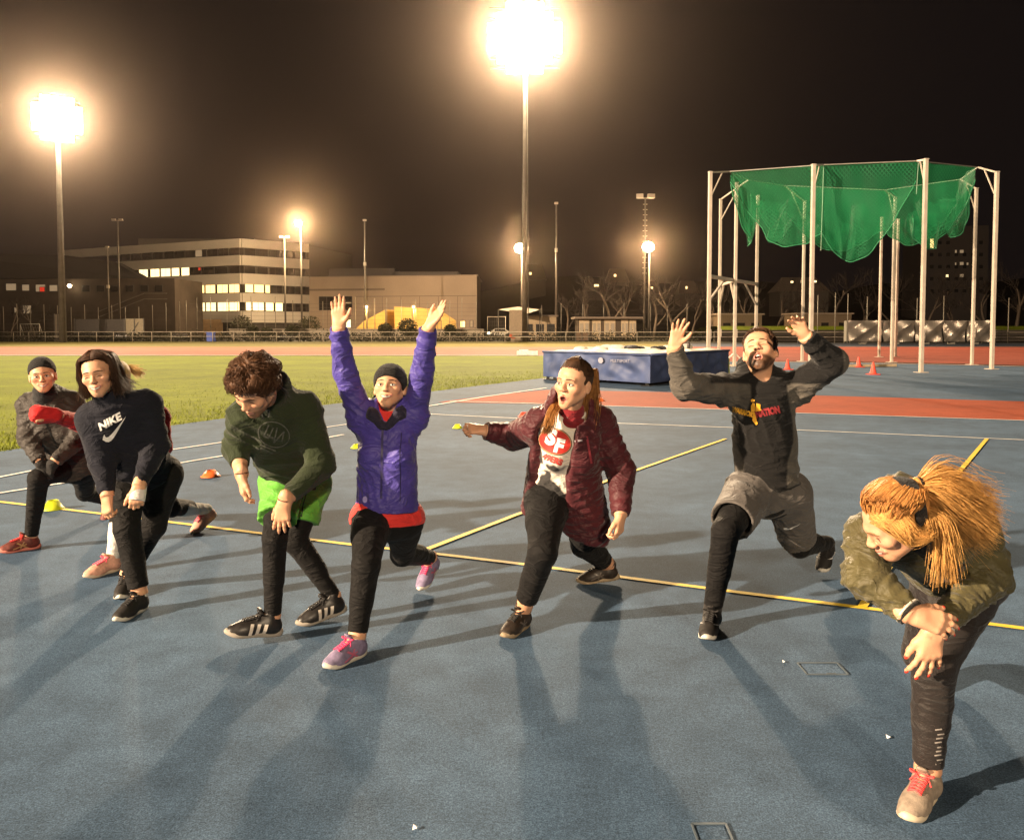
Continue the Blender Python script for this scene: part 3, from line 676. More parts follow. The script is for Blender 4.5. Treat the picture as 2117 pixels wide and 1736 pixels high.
# blue all-weather surface: everything nearer than the turf edge and the right-hand side
rb = [gnd(x, y)[:2] for x, y in ((1480, 748), (1700, 749), (2000, 755), (2500, 768))]
sheet('athletics_surface', [(-40, -60), (60, -60), (60, rb[-1][1])]+rb[::-1]+[gnd(1420, 752)[:2]]+edge[::-1], 0, BLUE)
sheet('far_running_track', [gnd(x, y)[:2] for x, y in ((-900, 734.5), (1480, 734.5), (2500, 748), (2500, 716), (1480, 717), (-900, 717))], -.008, FAR)
sheet('right_running_track', [gnd(x, y)[:2] for x, y in ((1425, 757), (1480, 746.5), (1700, 746), (2000, 752), (2500, 764), (2500, 718), (1425, 717))], -.0035, ground_mat('red_rubber_dark', (.17, .035, .02), (.26, .06, .035), grain=120, patch=.2))
sheet('grass_verge', [gnd(x, y)[:2] for x, y in ((-900, 717), (1400, 717), (1400, 706), (-900, 706))], -.012, ground_mat('verge_grass', (.07, .060, .012), (.12, .095, .02), grain=14, patch=.2, rough=.9))
sheet('blue_far_strip', [gnd(x, y)[:2] for x, y in ((1400, 717), (2500, 718), (2500, 709), (1400, 709))], -.010, ground_mat('blue_far', (.03, .035, .05), (.05, .055, .075), grain=60))
sheet('red_apron', [gnd(x, y)[:2] for x, y in ((905, 831.5), (1020, 817), (1130, 806), (1390, 811), (1667, 817), (2117, 830), (2400, 838), (2400, 878), (2117, 869), (1660, 854), (1485, 846), (1200, 837))], .004, RED)
def ground_line(name, pts, wd, m, z=.008):
    P = [gnd(*q) for q in pts]; vs = []; n = len(P)
    for i in range(n):
        t = nrm(P[min(i+1, n-1)]-P[max(i-1, 0)]); s = np.array([-t[1], t[0], 0])*wd/2; vs += [(P[i]+s)[:2].tolist()+[z], (P[i]-s)[:2].tolist()+[z]]
    o = link(name, vs, [(2*i, 2*i+1, 2*i+3, 2*i+2) for i in range(n-1)], m, None, False); return tag(o, kind='structure')
wl_ = .05
ground_line('lane_line', [(-300, 1039), (0, 987), (95, 968), (480, 912), (735, 875)], wl_, LW); ground_line('lane_line', [(-300, 1076), (0, 1020), (190, 990), (400, 953), (560, 927), (710, 899)], wl_, LW)
ground_line('lane_line', [(850, 846), (900, 838), (1000, 821), (1129, 802.5)], wl_*1.3, LW, .012); ground_line('lane_line', [(880, 856), (1290, 876), (1660, 890), (2117, 910), (2500, 926)], .05, LW)
ground_line('lane_line', [(930, 829.5), (1200, 838), (1485, 847), (1660, 855), (2117, 870), (2400, 879)], .05, LW, .012)
ground_line('lane_line', [(-900, 734.5), (400, 734.2), (1420, 735)], .22, LW, .006); ground_line('track_edge_line', [(1480, 747.5), (1700, 748.5), (2000, 754.5), (2500, 767.5)], .22, line_mat('line_pink', (.62, .42, .36), .3), .006)
ground_line('court_line', [(-300, 1005), (0, 1038), (130, 1053), (450, 1092), (730, 1127), (880, 1143), (1090, 1168), (1500, 1222), (1830, 1263), (2117, 1300), (2500, 1349)], .05, LY, .006)
ground_line('court_line', [(872, 1141), (1100, 1053), (1290, 982), (1500, 908)], .05, LY, .010); ground_line('court_line', [(1783, 1256), (1900, 1080), (1965, 998), (2040, 908)], .05, LY, .010)
# turf blades along the near edge: short tufts
rg = np.random.default_rng(3); vs, fs = [], []
E = np.array(edge)
for k in range(15000):
    i = rg.integers(0, len(E)-1); t = rg.random(); p = E[i]*(1-t)+E[i+1]*t; dirv = nrm([*(E[i+1]-E[i]), 0]); nv = np.array([-dirv[1], dirv[0]]); nv = nv if nv[1] > 0 else -nv
    p = p+nv*(rg.exponential(1.1)-.03)*(1+.04*p[1])+rg.normal(0, .01, 2)
    if p[0] < -24 or p[0] > 12 or p[1] > 30: continue
    a = rg.uniform(0, 6.28); hgt = rg.uniform(.02, .055); wd = rg.uniform(.004, .009); ln = rg.normal(0, .018, 2); n = len(vs)
    vs += [(p[0]-wd*math.cos(a), p[1]-wd*math.sin(a), -.004), (p[0]+wd*math.cos(a), p[1]+wd*math.sin(a), -.004), (p[0]+ln[0], p[1]+ln[1], hgt)]; fs.append((n, n+1, n+2))
tag(link('grass', vs, fs, M('grass_blade', (.15, .18, .006), rough=.8, var=.5, vscale=3), None, False), kind='stuff')

# ================================================================== things on the track
def thing(name, loc, label, cat, group=None): return empty(name, loc, label, cat, group)
CONE_M = lambda n, c: M('cone_'+n, c, rough=.45, var=.12, vscale=20)
def disc_cone(px, py, c, nm, label, r=.095, h=.055):
    p = gnd(px, py); o = MB()
    o.lathe([(r*.42, h), (r*.40, h-.004), (r*.80, .014), (r*.97, .003), (r, .0), (r, .004), (r*.82, .018), (r*.45, h+.003), (r*.42, h)], (0, 0, 0), 28)
    q = o.build('marker_cone', CONE_M(nm, c), None, True); q.location = (p[0], p[1], .001); tag(q, label, 'cone', 'marker cones on the track')
disc_cone(436, 985, (.75, .16, .04), 'orange', 'orange marker cone on the blue lanes left of the green shorts', .105, .065)
disc_cone(110, 1052, (.55, .62, .03), 'lime', 'lime yellow marker cone on the yellow line by the bent knee', .095, .075)
disc_cone(946, 885, (.55, .62, .03), 'lime', 'lime marker cone alone between purple and maroon jackets', .085, .06)
disc_cone(738, 926, (.62, .58, .05), 'lime', 'pale yellow marker cone half hidden behind the purple jacket', .085, .05)
disc_cone(1083, 861, (.75, .08, .05), 'red', 'red marker cone on the white line behind the maroon jacket', .11, .075)
disc_cone(1240, 829, (.75, .16, .04), 'orange', 'orange marker cone lying on the red apron before the mat', .12, .065)
def tall_cone(px, py, h, label):
    p = gnd(px, py); r = thing('traffic_cone', (p[0], p[1], 0), label, 'cone', 'tall cones by the throwing circle')
    b = MB(); b.lathe([(h*.30, .012), (h*.27, .04), (h*.13, h*.7), (h*.075, h*.97), (h*.05, h), (.0, h)], (p[0], p[1], 0), 20); b.build('cone_body', CONE_M('red', (.75, .08, .05)), r, True)
    s = MB(); s.box((p[0], p[1], .012), (h*.85, h*.85, .024)); s.build('base', CONE_M('red_base', (.62, .05, .03)), r)
tall_cone(1628, 764, .40, 'tall red cone right behind the raised grey sleeve'); tall_cone(1775, 759, .42, 'farther tall red cone at the wooden board'); tall_cone(1805, 774, .42, 'nearest tall red cone before the wooden board')
a, b = gnd(1725, 759.5), gnd(1852, 758); o = MB(); o.bar(a+[0, 0, .06], b+[0, 0, .06], .12, .10); tag(o.build('wooden_board', M('board_wood', (.42, .32, .2), rough=.8)), 'long pale wooden board lying flat by the red cones', 'board')
def cover(cx, cy, w_, h_, label):
    c = gnd(cx, cy); fr = MB()
    for dx, dy, sx, sy in ((0, h_/2, w_, .006), (0, -h_/2, w_, .006), (-w_/2, 0, .006, h_), (w_/2, 0, .006, h_)): fr.box((c[0]+dx, c[1]+dy, .004), (sx, sy, .005))
    fr.box((c[0]+.02, c[1]-.06, .004), (.045, .012, .005))
    r = thing('access_cover', (c[0], c[1], 0), label, 'cover', 'covers set in the track')
    fr.build('frame', M('cover_metal', (.075, .098, .12), rough=.5), r); pl = MB(); pl.box((c[0], c[1], .0015), (w_-.02, h_-.02, .002)); pl.build('lid', BLUE, r)
cover(1700, 1383, .19, .13, 'square access cover in the blue surface before the grey shorts'); cover(1472, 1722, .11, .09, 'access cover in the surface at the bottom edge of the photo')
for (x, y, s, lb) in ((1836, 1526, .008, 'small white paper scrap left of the coral laced shoe'), (858, 1714, .008, 'small white paper scrap near the bottom edge'), (1620, 1370, .006, 'tiny white paper scrap beside the black and white shoe')):
    c = gnd(x, y); m = MB(); m.add([(c[0]-s, c[1]-s, .004), (c[0]+s, c[1]-s*.8, .010), (c[0]+s*.7, c[1]+s*1.2, .005), (c[0]-s*.8, c[1]+s, .014)], [(0, 1, 2, 3)]); m.add([(c[0]-s, c[1]-s, .0035), (c[0]+s, c[1]-s*.8, .0095), (c[0]+s*.7, c[1]+s*1.2, .0045), (c[0]-s*.8, c[1]+s, .0135)], [(3, 2, 1, 0)])
    tag(m.build('paper_scrap', M('paper', (.7, .72, .72), var=0)), lb, 'litter')
c = gnd(1090, 734); m = MB(); m.box((c[0], c[1], .12), (1.2, .25, .22)); m.box((c[0]-.2, c[1], .26), (.5, .2, .1)); tag(m.build('start_block', M('block_white', (.7, .68, .62))), 'small white block on the far edge of the turf', 'block')

# ---------------------------------------------------------------- high jump mat
def mat_thing():
    A, B, D_ = gnd(1344, 799), gnd(1123, 784), gnd(1506, 779); v1, v2 = B-A, D_-A; H = .86; z0 = .09
    r = thing('landing_mat', (A[0], A[1], 0), 'big blue high jump landing mat with a pale littered top', 'sports mat')
    Z = np.array([0, 0, 1.]); n1, n2 = nrm(np.cross(v1, Z)), nrm(np.cross(Z, v2))
    if n1@v2 > 0: n1 = -n1
    if n2@v1 > 0: n2 = -n2
    def face(P, V, n, seed, flip):
        nu, nv = 70, 14; vs = []; L = np.linalg.norm(V)
        for i in range(nu+1):
            for j in range(nv+1):
                u, v = i/nu, j/nv; s = u*L; env = math.sin(math.pi*min(1, max(0, v)))**.5
                f = .05*math.sin(s*3.1+v*3+seed)*math.sin(v*2.5+1)+.035*math.sin(s*6.7-v*7+seed*2)+.02*math.sin(s*13+v*5)+.025*math.sin((s*2-v*6)*1.7)
                e = min(1, min(u, 1-u)*12); vs.append(P+V*u+Z*(z0+(H-z0)*v)+n*(f*env*e+.10*(1-v)**2*0))
        q = [(i*(nv+1)+j, (i+1)*(nv+1)+j, (i+1)*(nv+1)+j+1, i*(nv+1)+j+1) for i in range(nu) for j in range(nv)]
        return vs, ([f[::-1] for f in q] if flip else q)
    bm_ = M('mat_blue', (.050, .074, .165), rough=.6, var=.25, vscale=2, bump=.3, bscale=9, spec=.5)
    m = MB(); m.add(*face(A, v1, n1, 1, False)); m.build('front_cover', bm_, r, True); m = MB(); m.add(*face(A, v2, n2, 4, True)); m.build('side_cover', bm_, r, True)
    m = MB(); m.add(*face(B, v2, -n2*0+n1*0-nrm(v1)*-1, 2, False)); m.add(*face(D_, v1, nrm(v2), 3, True)); m.build('back_cover', bm_, r, True)
    nu = 40; vs = []
    for i in range(nu+1):
        for j in range(nu+1):
            u, v = i/nu, j/nv if False else j/nu; s, t = u*4.4, v*5.6; e = min(1, min(u, 1-u, v, 1-v)*10)
            vs.append(A+v1*u+v2*v+Z*(H+.012+e*(.035+.03*math.sin(s*3+t*2)*math.sin(t*2.3-s)+.02*math.sin(s*8+2*math.sin(t*5)))))
    link('top_cover', vs, [(i*(nu+1)+j, (i+1)*(nu+1)+j, (i+1)*(nu+1)+j+1, i*(nu+1)+j+1) for i in range(nu) for j in range(nu)], M('mat_top', (.62, .56, .46), rough=.7, var=.3, vscale=1.2), r, True)
    m = MB(); m.tube([A+Z*H+n1*.02, A+v1*.5+Z*(H+.01)+n1*.03, B+Z*H+n1*.02], .035, 8); m.tube([A+Z*H+n2*.02, A+v2*.5+Z*(H+.01)+n2*.03, D_+Z*H+n2*.02], .035, 8); m.build('edge_piping', bm_, r, True)
    for q in (B-v1*.03+v2*.02, B-v1*.12, A+v1*.04+v2*.02, A+v2*.9+v1*.03, A+v1*.5+v2*.02): m = MB(); m.box(q+Z*.045, (.09, .09, .09)); m.box(q+Z*.008+n1*.04, (.3, .22, .012)); m.build('foot', M('mat_foot', (.02, .02, .02)), r)
    # maker's lettering on the front
    tm = text_mesh('MULTISPORT', .15, .0); o_ = A+v1*.24+Z*.66+n1*.09; vd = -nrm(v1)
    wm = M('print_mat', (.30, .30, .36), rough=.6, var=.2)
    link('lettering', [o_+vd*x*.8+Z*y*.8 for x, y in tm[0]], tm[1], wm, r, False)
    el = outline_mesh([ellipse(.10, .085, 16)], .1); link('maker_badge', [o_+vd*(x-.72)+Z*y for x, y in el[0]], el[1], wm, r, False)
    return A, v1, v2, H
MA, MV1, MV2, MH = mat_thing()
def heap(u, v, sx, sy, sz, c, label, nm, cat='clothes', seed=1):
    S = Sdf(seed); p = MA+MV1*u+MV2*v+np.array([0, 0, MH+.05]); rr = np.random.default_rng(seed)
    for k in range(4): q = p+np.array([rr.uniform(-sx, sx), rr.uniform(-sy, sy), rr.uniform(0, sz*.4)]); S.ell(q, (sx*.6, sy*.6, sz*.6), None, .08)
    S.wr = (.015, 30); VQ = S.mesh(.024, None); tag(put(nm, VQ, cloth('heap_%d' % seed, c)), label, cat, 'clothes thrown on the landing mat')
heap(.75, .25, .35, .25, .12, (.66, .62, .55), 'white cloth bundle on the mat near its left end', 'cloth_bundle', seed=1); heap(.55, .55, .3, .25, .14, (.03, .03, .035), 'dark jacket lying on the mat top', 'folded_jacket', seed=2)
heap(.80, .60, .4, .25, .12, (.64, .6, .54), 'pale towel bundle at the back of the mat', 'cloth_bundle', seed=3); heap(.35, .80, .35, .25, .16, (.6, .58, .53), 'white bundle at the far edge of the mat, beside a dark coat', 'cloth_bundle', seed=4); heap(.42, .62, .22, .2, .12, (.02, .02, .022), 'black coat crumpled at the far edge of the mat', 'folded_jacket', seed=5)
p = gnd(1456, 776); m = MB(); m.box((p[0], p[1], .2), (.34, .22, .40)); m.box((p[0], p[1]-.005, .415), (.30, .18, .03)); m.bar((p[0]-.1, p[1], .42), (p[0]+.1, p[1], .5), .02); tag(m.build('sports_bag', M('bag_blue', (.05, .16, .42), rough=.6)), 'upright bright blue bag against the mat side', 'bag')
p = gnd(1484, 774); S = Sdf(6); S.ell(p+[0, 0, .16], (.17, .13, .15)); S.ell(p+[.05, 0, .28], (.09, .09, .08), None, .06); S.wr = (.01, 30); tag(put('rucksack', S.mesh(.016), cloth('bag_orange', (.70, .17, .02))), 'orange rucksack on the ground by the blue bag', 'bag')
p = gnd(1502, 777); S = Sdf(7); S.cone(p+[0, 0, .05], p+[.02, 0, .55], .10, .07); S.cone(p+[-.08, 0, .35], p+[-.12, 0, .05], .05, .04); S.wr = (.015, 25); tag(put('draped_jacket', S.mesh(.016), cloth('vest_lime', (.38, .40, .03))), 'lime yellow vest hanging at the mat corner', 'clothes')
p = MA+MV1*.12+MV2*.62+[0, 0, MH+.06]; m = MB(); m.lathe([(0, 0), (.05, .0), (.05, .18), (.03, .21), (.022, .22), (.022, .26), (0, .26)], p, 14); tag(m.build('drink_bottle', M('bottle_dark', (.06, .05, .05), rough=.3), None, True), 'drink bottle standing on the right end of the mat', 'bottle')

# ---------------------------------------------------------------- throwing cage
def cage():
    A = gnd(1904, 770); r = thing('throwing_cage', (A[0], A[1], 0), 'tall hammer throwing cage of pale posts with raised green nets', 'throwing cage')
    pm = M('post_cream', (.50, .42, .34), rough=.45, var=.12, vscale=3); Hh = 7.5; tops = {}
    base = dict(a=(1464, 763), f=(1675, 767), j=(1904, 770), l=(2050, 763), k=(2009, 754), h=(1843, 749), e=(1658, 747), c=(1518, 757), b=(1486, 748), d=(1562, 750), g=(1817, 738), i=(1851, 737))
    for k, q in base.items():
        p = gnd(*q); m = MB(); w_ = .12 if k in 'afjl' else .105
        m.box(p+[0, 0, Hh/2], (w_, w_, Hh), rz=.2); m.box(p+[0, 0, .01], (.36, .36, .02), rz=.2); m.box(p+[0, 0, Hh], (w_+.03, w_+.03, .03), rz=.2)
        m.box(p+[.09, 0, 1.35], (.03, .05, .35)); tops[k] = p+np.array([0, 0, Hh]); m.build('post', pm, r)
    ring = [at(1506, 355, 33.2), at(1700, 341, 31.2), at(1896, 333, 30.3), at(2022, 346, 32.6), at(1986, 371, 36), at(1830, 393, 37.4), at(1622, 384, 38), at(1548, 372, 36)]
    rail = MB()
    for i in range(8): rail.bar(ring[i], ring[(i+1) % 8], .035)
    rail.build('top_rail', M('rail_steel', (.20, .18, .15), rough=.5), r)
    for k, i in (('a', 0), ('f', 1), ('j', 2), ('l', 3), ('k', 4), ('h', 5), ('e', 6), ('b', 7)):
        m = MB(); t = tops[k]; q = ring[i]; m.bar(t-[0, 0, .02], q, .06); m.bar(t-[0, 0, 1.0], t*.35+q*.65-[0, 0, .04], .04); m.build('bracket', pm, r)
    m = MB()
    pa, pd, pb, pc = [gnd(*base[k]) for k in 'adbc']; z = 3.55; Zv = np.array([0, 0, 1.])
    m.bar(pa+Zv*z, pd+Zv*z, .13); m.bar(pb+Zv*(z-.02), pc+Zv*(z-.02), .10)
    for P, Q in ((pa, pd), (pd, pa), (pb, pc), (pc, pb)): m.bar(P+Zv*2.6, P+(Q-P)*.28+Zv*(z-.05), .07)
    m.build('gate_beam', pm, r)
    m = MB()
    for s in (-1, 1): m.bar(pc+np.array([s*.55, 0, .03]), pc+np.array([0, 0, .55]), .05)
    m.bar(pc+np.array([-.6, 0, .03]), pc+np.array([.9, .1, .03]), .09); m.build('foot_brace', pm, r)
    # nets
    nm = bpy.data.materials.new('net_green'); nt, N, L, p = nodes_of(nm)
    p.inputs['Base Color'].default_value = (.012, .20, .075, 1); p.inputs['Roughness'].default_value = .7
    uv = N.new('ShaderNodeUVMap'); sp_ = N.new('ShaderNodeSeparateXYZ'); L.new(uv.outputs[0], sp_.inputs[0]); mxs = []
    for op in ('ADD', 'SUBTRACT'):
        ad = N.new('ShaderNodeMath'); ad.operation = op; L.new(sp_.outputs[0], ad.inputs[0]); L.new(sp_.outputs[1], ad.inputs[1])
        sc_ = N.new('ShaderNodeMath'); sc_.operation = 'MULTIPLY'; sc_.inputs[1].default_value = 7.; L.new(ad.outputs[0], sc_.inputs[0])
        fr = N.new('ShaderNodeMath'); fr.operation = 'FRACT'; L.new(sc_.outputs[0], fr.inputs[0])
        gt = N.new('ShaderNodeMath'); gt.operation = 'LESS_THAN'; gt.inputs[1].default_value = .28; L.new(fr.outputs[0], gt.inputs[0]); mxs.append(gt)
    mxm = N.new('ShaderNodeMath'); mxm.operation = 'MAXIMUM'; L.new(mxs[0].outputs[0], mxm.inputs[0]); L.new(mxs[1].outputs[0], mxm.inputs[1])
    mr = N.new('ShaderNodeMapRange'); mr.inputs[3].default_value = .12; mr.inputs[4].default_value = .58; L.new(mxm.outputs[0], mr.inputs[0]); L.new(mr.outputs[0], p.inputs['Alpha'])
    tr = N.new('ShaderNodeBsdfTranslucent'); tr.inputs[0].default_value = (.012, .22, .08, 1); ms = N.new('ShaderNodeAddShader'); out = N['Material Output'] if 'Material Output' in N else N.new('ShaderNodeOutputMaterial')
    trp = N.new('ShaderNodeBsdfTransparent'); mx = N.new('ShaderNodeMixShader'); mx2 = N.new('ShaderNodeMixShader'); p.inputs['Alpha'].default_value = 1
    for l in list(p.inputs['Alpha'].links): L.remove(l)
    mx2.inputs[0].default_value = .35; L.new(p.outputs[0], mx2.inputs[1]); L.new(tr.outputs[0], mx2.inputs[2])
    L.new(mr.outputs[0], mx.inputs[0]); L.new(trp.outputs[0], mx.inputs[1]); L.new(mx2.outputs[0], mx.inputs[2]); L.new(mx.outputs[0], out.inputs['Surface'])
    cen = np.mean(ring, 0); rr = np.random.default_rng(5)
    spec = [(3.0, .4, 2.5, .56), (3.6, 2.5, .7, .36), (3.2, 2.1, .6, .40), (2.6, .5, .9, .5), (2.7, .9, 1.7, .5), (2.9, 1.7, 1.2, .5), (2.7, 1.2, .6, .5), (2.9, .6, .5, .55)]
    for i in range(8):
        P, Q = ring[i], ring[(i+1) % 8]; Lg = np.linalg.norm(Q-P); inn = nrm(cen-(P+Q)/2)*[1, 1, 0]; dm, dl_, dr_, pk = spec[i]; am = 1.
        nu, nv = 48, 34; vs, uvs = [], []
        for a_ in range(nu+1):
            u = a_/nu; uu = u/pk*.5 if u < pk else .5+(u-pk)/(1-pk)*.5; sh = math.sin(math.pi*uu)**1.0; d0 = dl_ if u < pk else dr_; dep = d0+(dm-d0)*sh
            for b_ in range(nv+1):
                v = b_/nv
                if v < .62: w = v/.62; zz = -dep*w**.9; off = .10+.35*math.sin(math.pi*.5*w)*sh
                else: w = (v-.62)/.38; zz = -dep+(dep-.55*d0-.3)*(.75*w)*(.35+.65*sh); off = .10+.35*sh+.55*w*sh*am
                f = (.16*math.sin(u*13+v*4+i+2*math.sin(v*3))+.10*math.sin(u*29-v*11+i*2))*(.25+v)*sh+.10*math.sin(v*9*(1+.5*math.sin(u*5+i))+u*6)*sh
                p_ = P+(Q-P)*u+inn*(off+f)+np.array([0, 0, zz+.05*math.sin(u*30+i)*v]); vs.append(p_); uvs.append((u*Lg, v*dep*1.5))
        fs = [(a_*(nv+1)+b_, (a_+1)*(nv+1)+b_, (a_+1)*(nv+1)+b_+1, a_*(nv+1)+b_+1) for a_ in range(nu) for b_ in range(nv)]
        o = link('net', vs, fs, nm, r, True); ul = o.data.uv_layers.new(name='UVMap'); li = np.zeros(len(o.data.loops), int); o.data.loops.foreach_get('vertex_index', li); ul.data.foreach_set('uv', np.array(uvs)[li].astype(np.float32).ravel())
        m = MB(); nb_ = int(.62*nv); m.tube([vs[a_*(nv+1)+nb_] for a_ in range(0, nu+1, 2)], .022, 5); m.build('hem_rope', M('rope_green', (.03, .20, .09)), r, True)
    for i in (1, 2):
        m = MB(); m.bar(ring[i]+[.05, 0, 0], ring[i]-[.0, 0, 3.2 if i == 1 else 1.2], .015); m.build('hoist_rope', M('rope_pale', (.3, .4, .3)), r)
cage()
def foil_barrier():
    r = thing('crash_barrier', gnd(1900, 712), 'row of crumpled silver foil covered barrier panels beyond the cage', 'barrier')
    fm = M('foil', (.55, .48, .40), rough=.32, metal=.75, var=.3, vscale=1.2, bump=.3, bscale=3)
    xs = [1752, 1823, 1890, 1948, 1996, 2047]; D_ = 78
    for i in range(5):
        a, b = at(xs[i]+1, 711, D_), at(xs[i+1]-1, 711, D_); z0, z1 = .25, 2.25; nu = 14; vs = []
        for u in range(nu+1):
            for v in range(nu+1):
                s, t = u/nu, v/nu; dg = abs(s-t)*2.2; y = -.28*max(0, 1-dg)-.12*math.sin(s*9+i)*math.sin(t*7+2*i); vs.append((a[0]+(b[0]-a[0])*s, D_+y, z0+(z1-z0)*t))
        link('foil_panel', vs, [(u*(nu+1)+v, (u+1)*(nu+1)+v, (u+1)*(nu+1)+v+1, u*(nu+1)+v+1) for u in range(nu) for v in range(nu)], fm, r, False)
        m = MB(); m.box(((a[0]+b[0])/2, D_+.7, (z0+z1)/2), (b[0]-a[0], .6, z1-z0-.05)); m.build('core', M('core_grey', (.2, .18, .15)), r); m = MB(); m.box(((a[0]+b[0])/2, D_+.5, .12), (.5, .5, .24)); m.build('foot', M('core_grey', (.2, .18, .15)), r)
foil_barrier()

# ================================================================== floodlights and masts
LENS = M('lamp_lens', (1, .9, .7), emis=(1, .80, .52), estr=400); LENS2 = M('lamp_lens_small', (1, .9, .7), emis=(1, .78, .46), estr=60); STEEL = M('galvanised', (.10, .085, .07), rough=.45, var=.2, vscale=2)
def big_mast(name, head, D, aim, rows, cols, sx, sz, r0, r1, label, lit=LENS, cabinet=False):
    base = np.array([head[0], head[1], 0]); r = thing('floodlight_mast', base, label, 'floodlight', 'stadium floodlight masts')
    m = MB(); m.tube([base, base*[1, 1, 0]+np.array([0, 0, head[2]+sz*.6])], np.array([r0, r1]), 14); m.tube([base+[r0+.12, -.1, 0], base+[r1+.12, -.1, head[2]-1]], .05, 6); m.build('pole', STEEL, r, True)
    f = nrm((np.array(aim)-head)*[1, 1, .0]); f = nrm(f-np.array([0, 0, .35])); x = nrm(np.cross(f, [0, 0, 1])); u = np.cross(x, f)
    fr = MB()
    for i in range(rows): z = (i-(rows-1)/2)*sz/max(1, rows-1 if rows > 1 else 1); fr.bar(head+u*z-x*sx*.55, head+u*z+x*sx*.55, .12)
    fr.build('head_frame', STEEL, r)
    for i in range(rows):
        for j in range(cols):
            if ((i-(rows-1)/2)/(rows/2))**2+((j-(cols-1)/2)/(cols/2))**2 > 1.02: continue
            c = head+u*(i-(rows-1)/2)*sz/max(1, rows-1)+x*(j-(cols-1)/2)*sx/max(1, cols-1)+f*.35; R = min(sx/max(1, cols-1), sz/max(1, rows-1))*.49
            K = 4; ringp = lambda rr, d: [c+f*d+(x*math.cos(2*math.pi*(k+.5)/K)*math.copysign(1, 1)*sx/max(1, cols-1)+u*math.sin(2*math.pi*(k+.5)/K)*sz/max(1, rows-1))*rr*.70 for k in range(K)]
            hs = MB(); hs.add(ringp(1., .05)+ringp(.6, -.3), [(k, (k+1) % K, K+(k+1) % K, K+k) for k in range(K)]+[tuple(range(K, 2*K))]); o = hs.build('lamp', STEEL, r, True)
            l = MB(); l.add(ringp(.97, .055), [tuple(range(K))]); l.build('lens', lit, o, False)
    return r
big_mast('m', HEADS['centre'], 92, AIM, 7, 8, 7.0, 6.2, .30, .15, 'very bright tall floodlight mast at the top centre')
big_mast('m', HEADS['left'], 88, AIM, 5, 6, 3.9, 3.6, .34, .17, 'bright floodlight mast at the far left before the dark building')
big_mast('m', HEADS['key'], 66, AIM, 3, 5, 3.7, 2.8, .42, .2, 'floodlight mast beyond the left edge whose shadows cross the track')
big_mast('m', HEADS['back'], 66, AIM, 3, 5, 3.7, 2.8, .42, .2, 'floodlight mast behind the viewer lighting the faces')
p = gnd(1066, 706); c_ = at(1066, 655, 91); m = MB(); m.box((c_[0], 90.8, 2.05), (1.4, .8, 2.9)); m.box((c_[0], 90.8, .3), (1.1, .7, .6)); m.box((c_[0], 90.36, 2.05), (.03, .03, 2.7)); tag(m.build('mast_cabinet', M('cabinet_tan', (.30, .23, .16))), 'tan metal cabinet at the foot of the centre mast', 'cabinet')
def street_lamp(px, py, D, power, label, R=.42):
    hd = at(px, py, D); b = np.array([hd[0]+.25, D+.4, 0]); r = thing('street_lamp', b, label, 'lamp', 'lit lamps round the far side')
    m = MB(); m.tube([b, [b[0], b[1], hd[2]+.6]], np.array([.15, .09]), 8); m.bar([b[0], b[1], hd[2]+.5], hd+[0, .1, .45], .09); m.build('pole', STEEL, r, True)
    s = MB(); s.lathe([(.0, .42), (R*.5, .42), (R*1.05, .15), (R*1.05, .08), (R*.95, .1)], hd, 18); s.build('shade', STEEL, r, True); g_ = MB(); g_.sphere(hd-[0, 0, .1], (R, R, R*.85), 16); g_.build('globe', LENS2, r, True)
    lamp(hd+np.array([0, -.9, -.2]), power, .3, (1, .70, .38))
street_lamp(617, 461, 126, 62000, 'lit lamp on a thin pole before the white office building', .55); street_lamp(1075, 512, 118, 26000, 'lit lamp beside the centre mast, lower down', .8); street_lamp(1340, 509, 112, 26000, 'lit lamp below the double headed mast', .8)
def mast(px, pyt, pyb, D, label, head):
    t = at(px, pyt, D); r = thing('mast', (t[0], D, 0), label, 'mast', 'unlit masts'); m = MB(); m.tube([(t[0], D, 0), t], np.array([.16, .10]), 8); m.build('pole', STEEL, r, True); h = MB()
    if head == 'double':
        for s in (-1, 1): h.box(t+[s*.75, -.2, .25], (.9, .5, .55), rz=.2*s)
        h.bar(t+[-1, 0, 0], t+[1, 0, 0], .1)
        for k in range(14): h.bar(t-[0, 0, .8+k*.7]-[.3, 0, 0], t-[0, 0, .8+k*.7]+[.3, 0, 0], .06)
    elif head == 'tee': h.bar(t+[-.8, 0, 0], t+[.8, 0, 0], .12); h.box(t+[-.5, -.1, .12], (.5, .35, .22)); h.box(t+[.5, -.1, .12], (.5, .35, .22))
    else: h.box(t+[0, -.1, .1], (.5, .35, .25)); h.box(t-[.0, .1, 6.2], (.4, .3, .5))
    h.build('lamp_head', M('galvanised_pale', (.42, .36, .28), rough=.45), r)
mast(754, 457, 690, 120, 'tall unlit mast before the brown hall', 's'); mast(1150, 422, 690, 112, 'unlit mast right of the centre floodlight', 's'); mast(1334, 410, 690, 110, 'double headed unlit mast with rungs above a lamp', 'double'); mast(243, 456, 690, 116, 'thin grey mast before the dark left building', 'tee'); mast(588, 491, 690, 128, 'thin mast just left of the lit lamp pole', 'tee'); mast(222, 512, 690, 132, 'faint mast right of the left floodlight', 's')

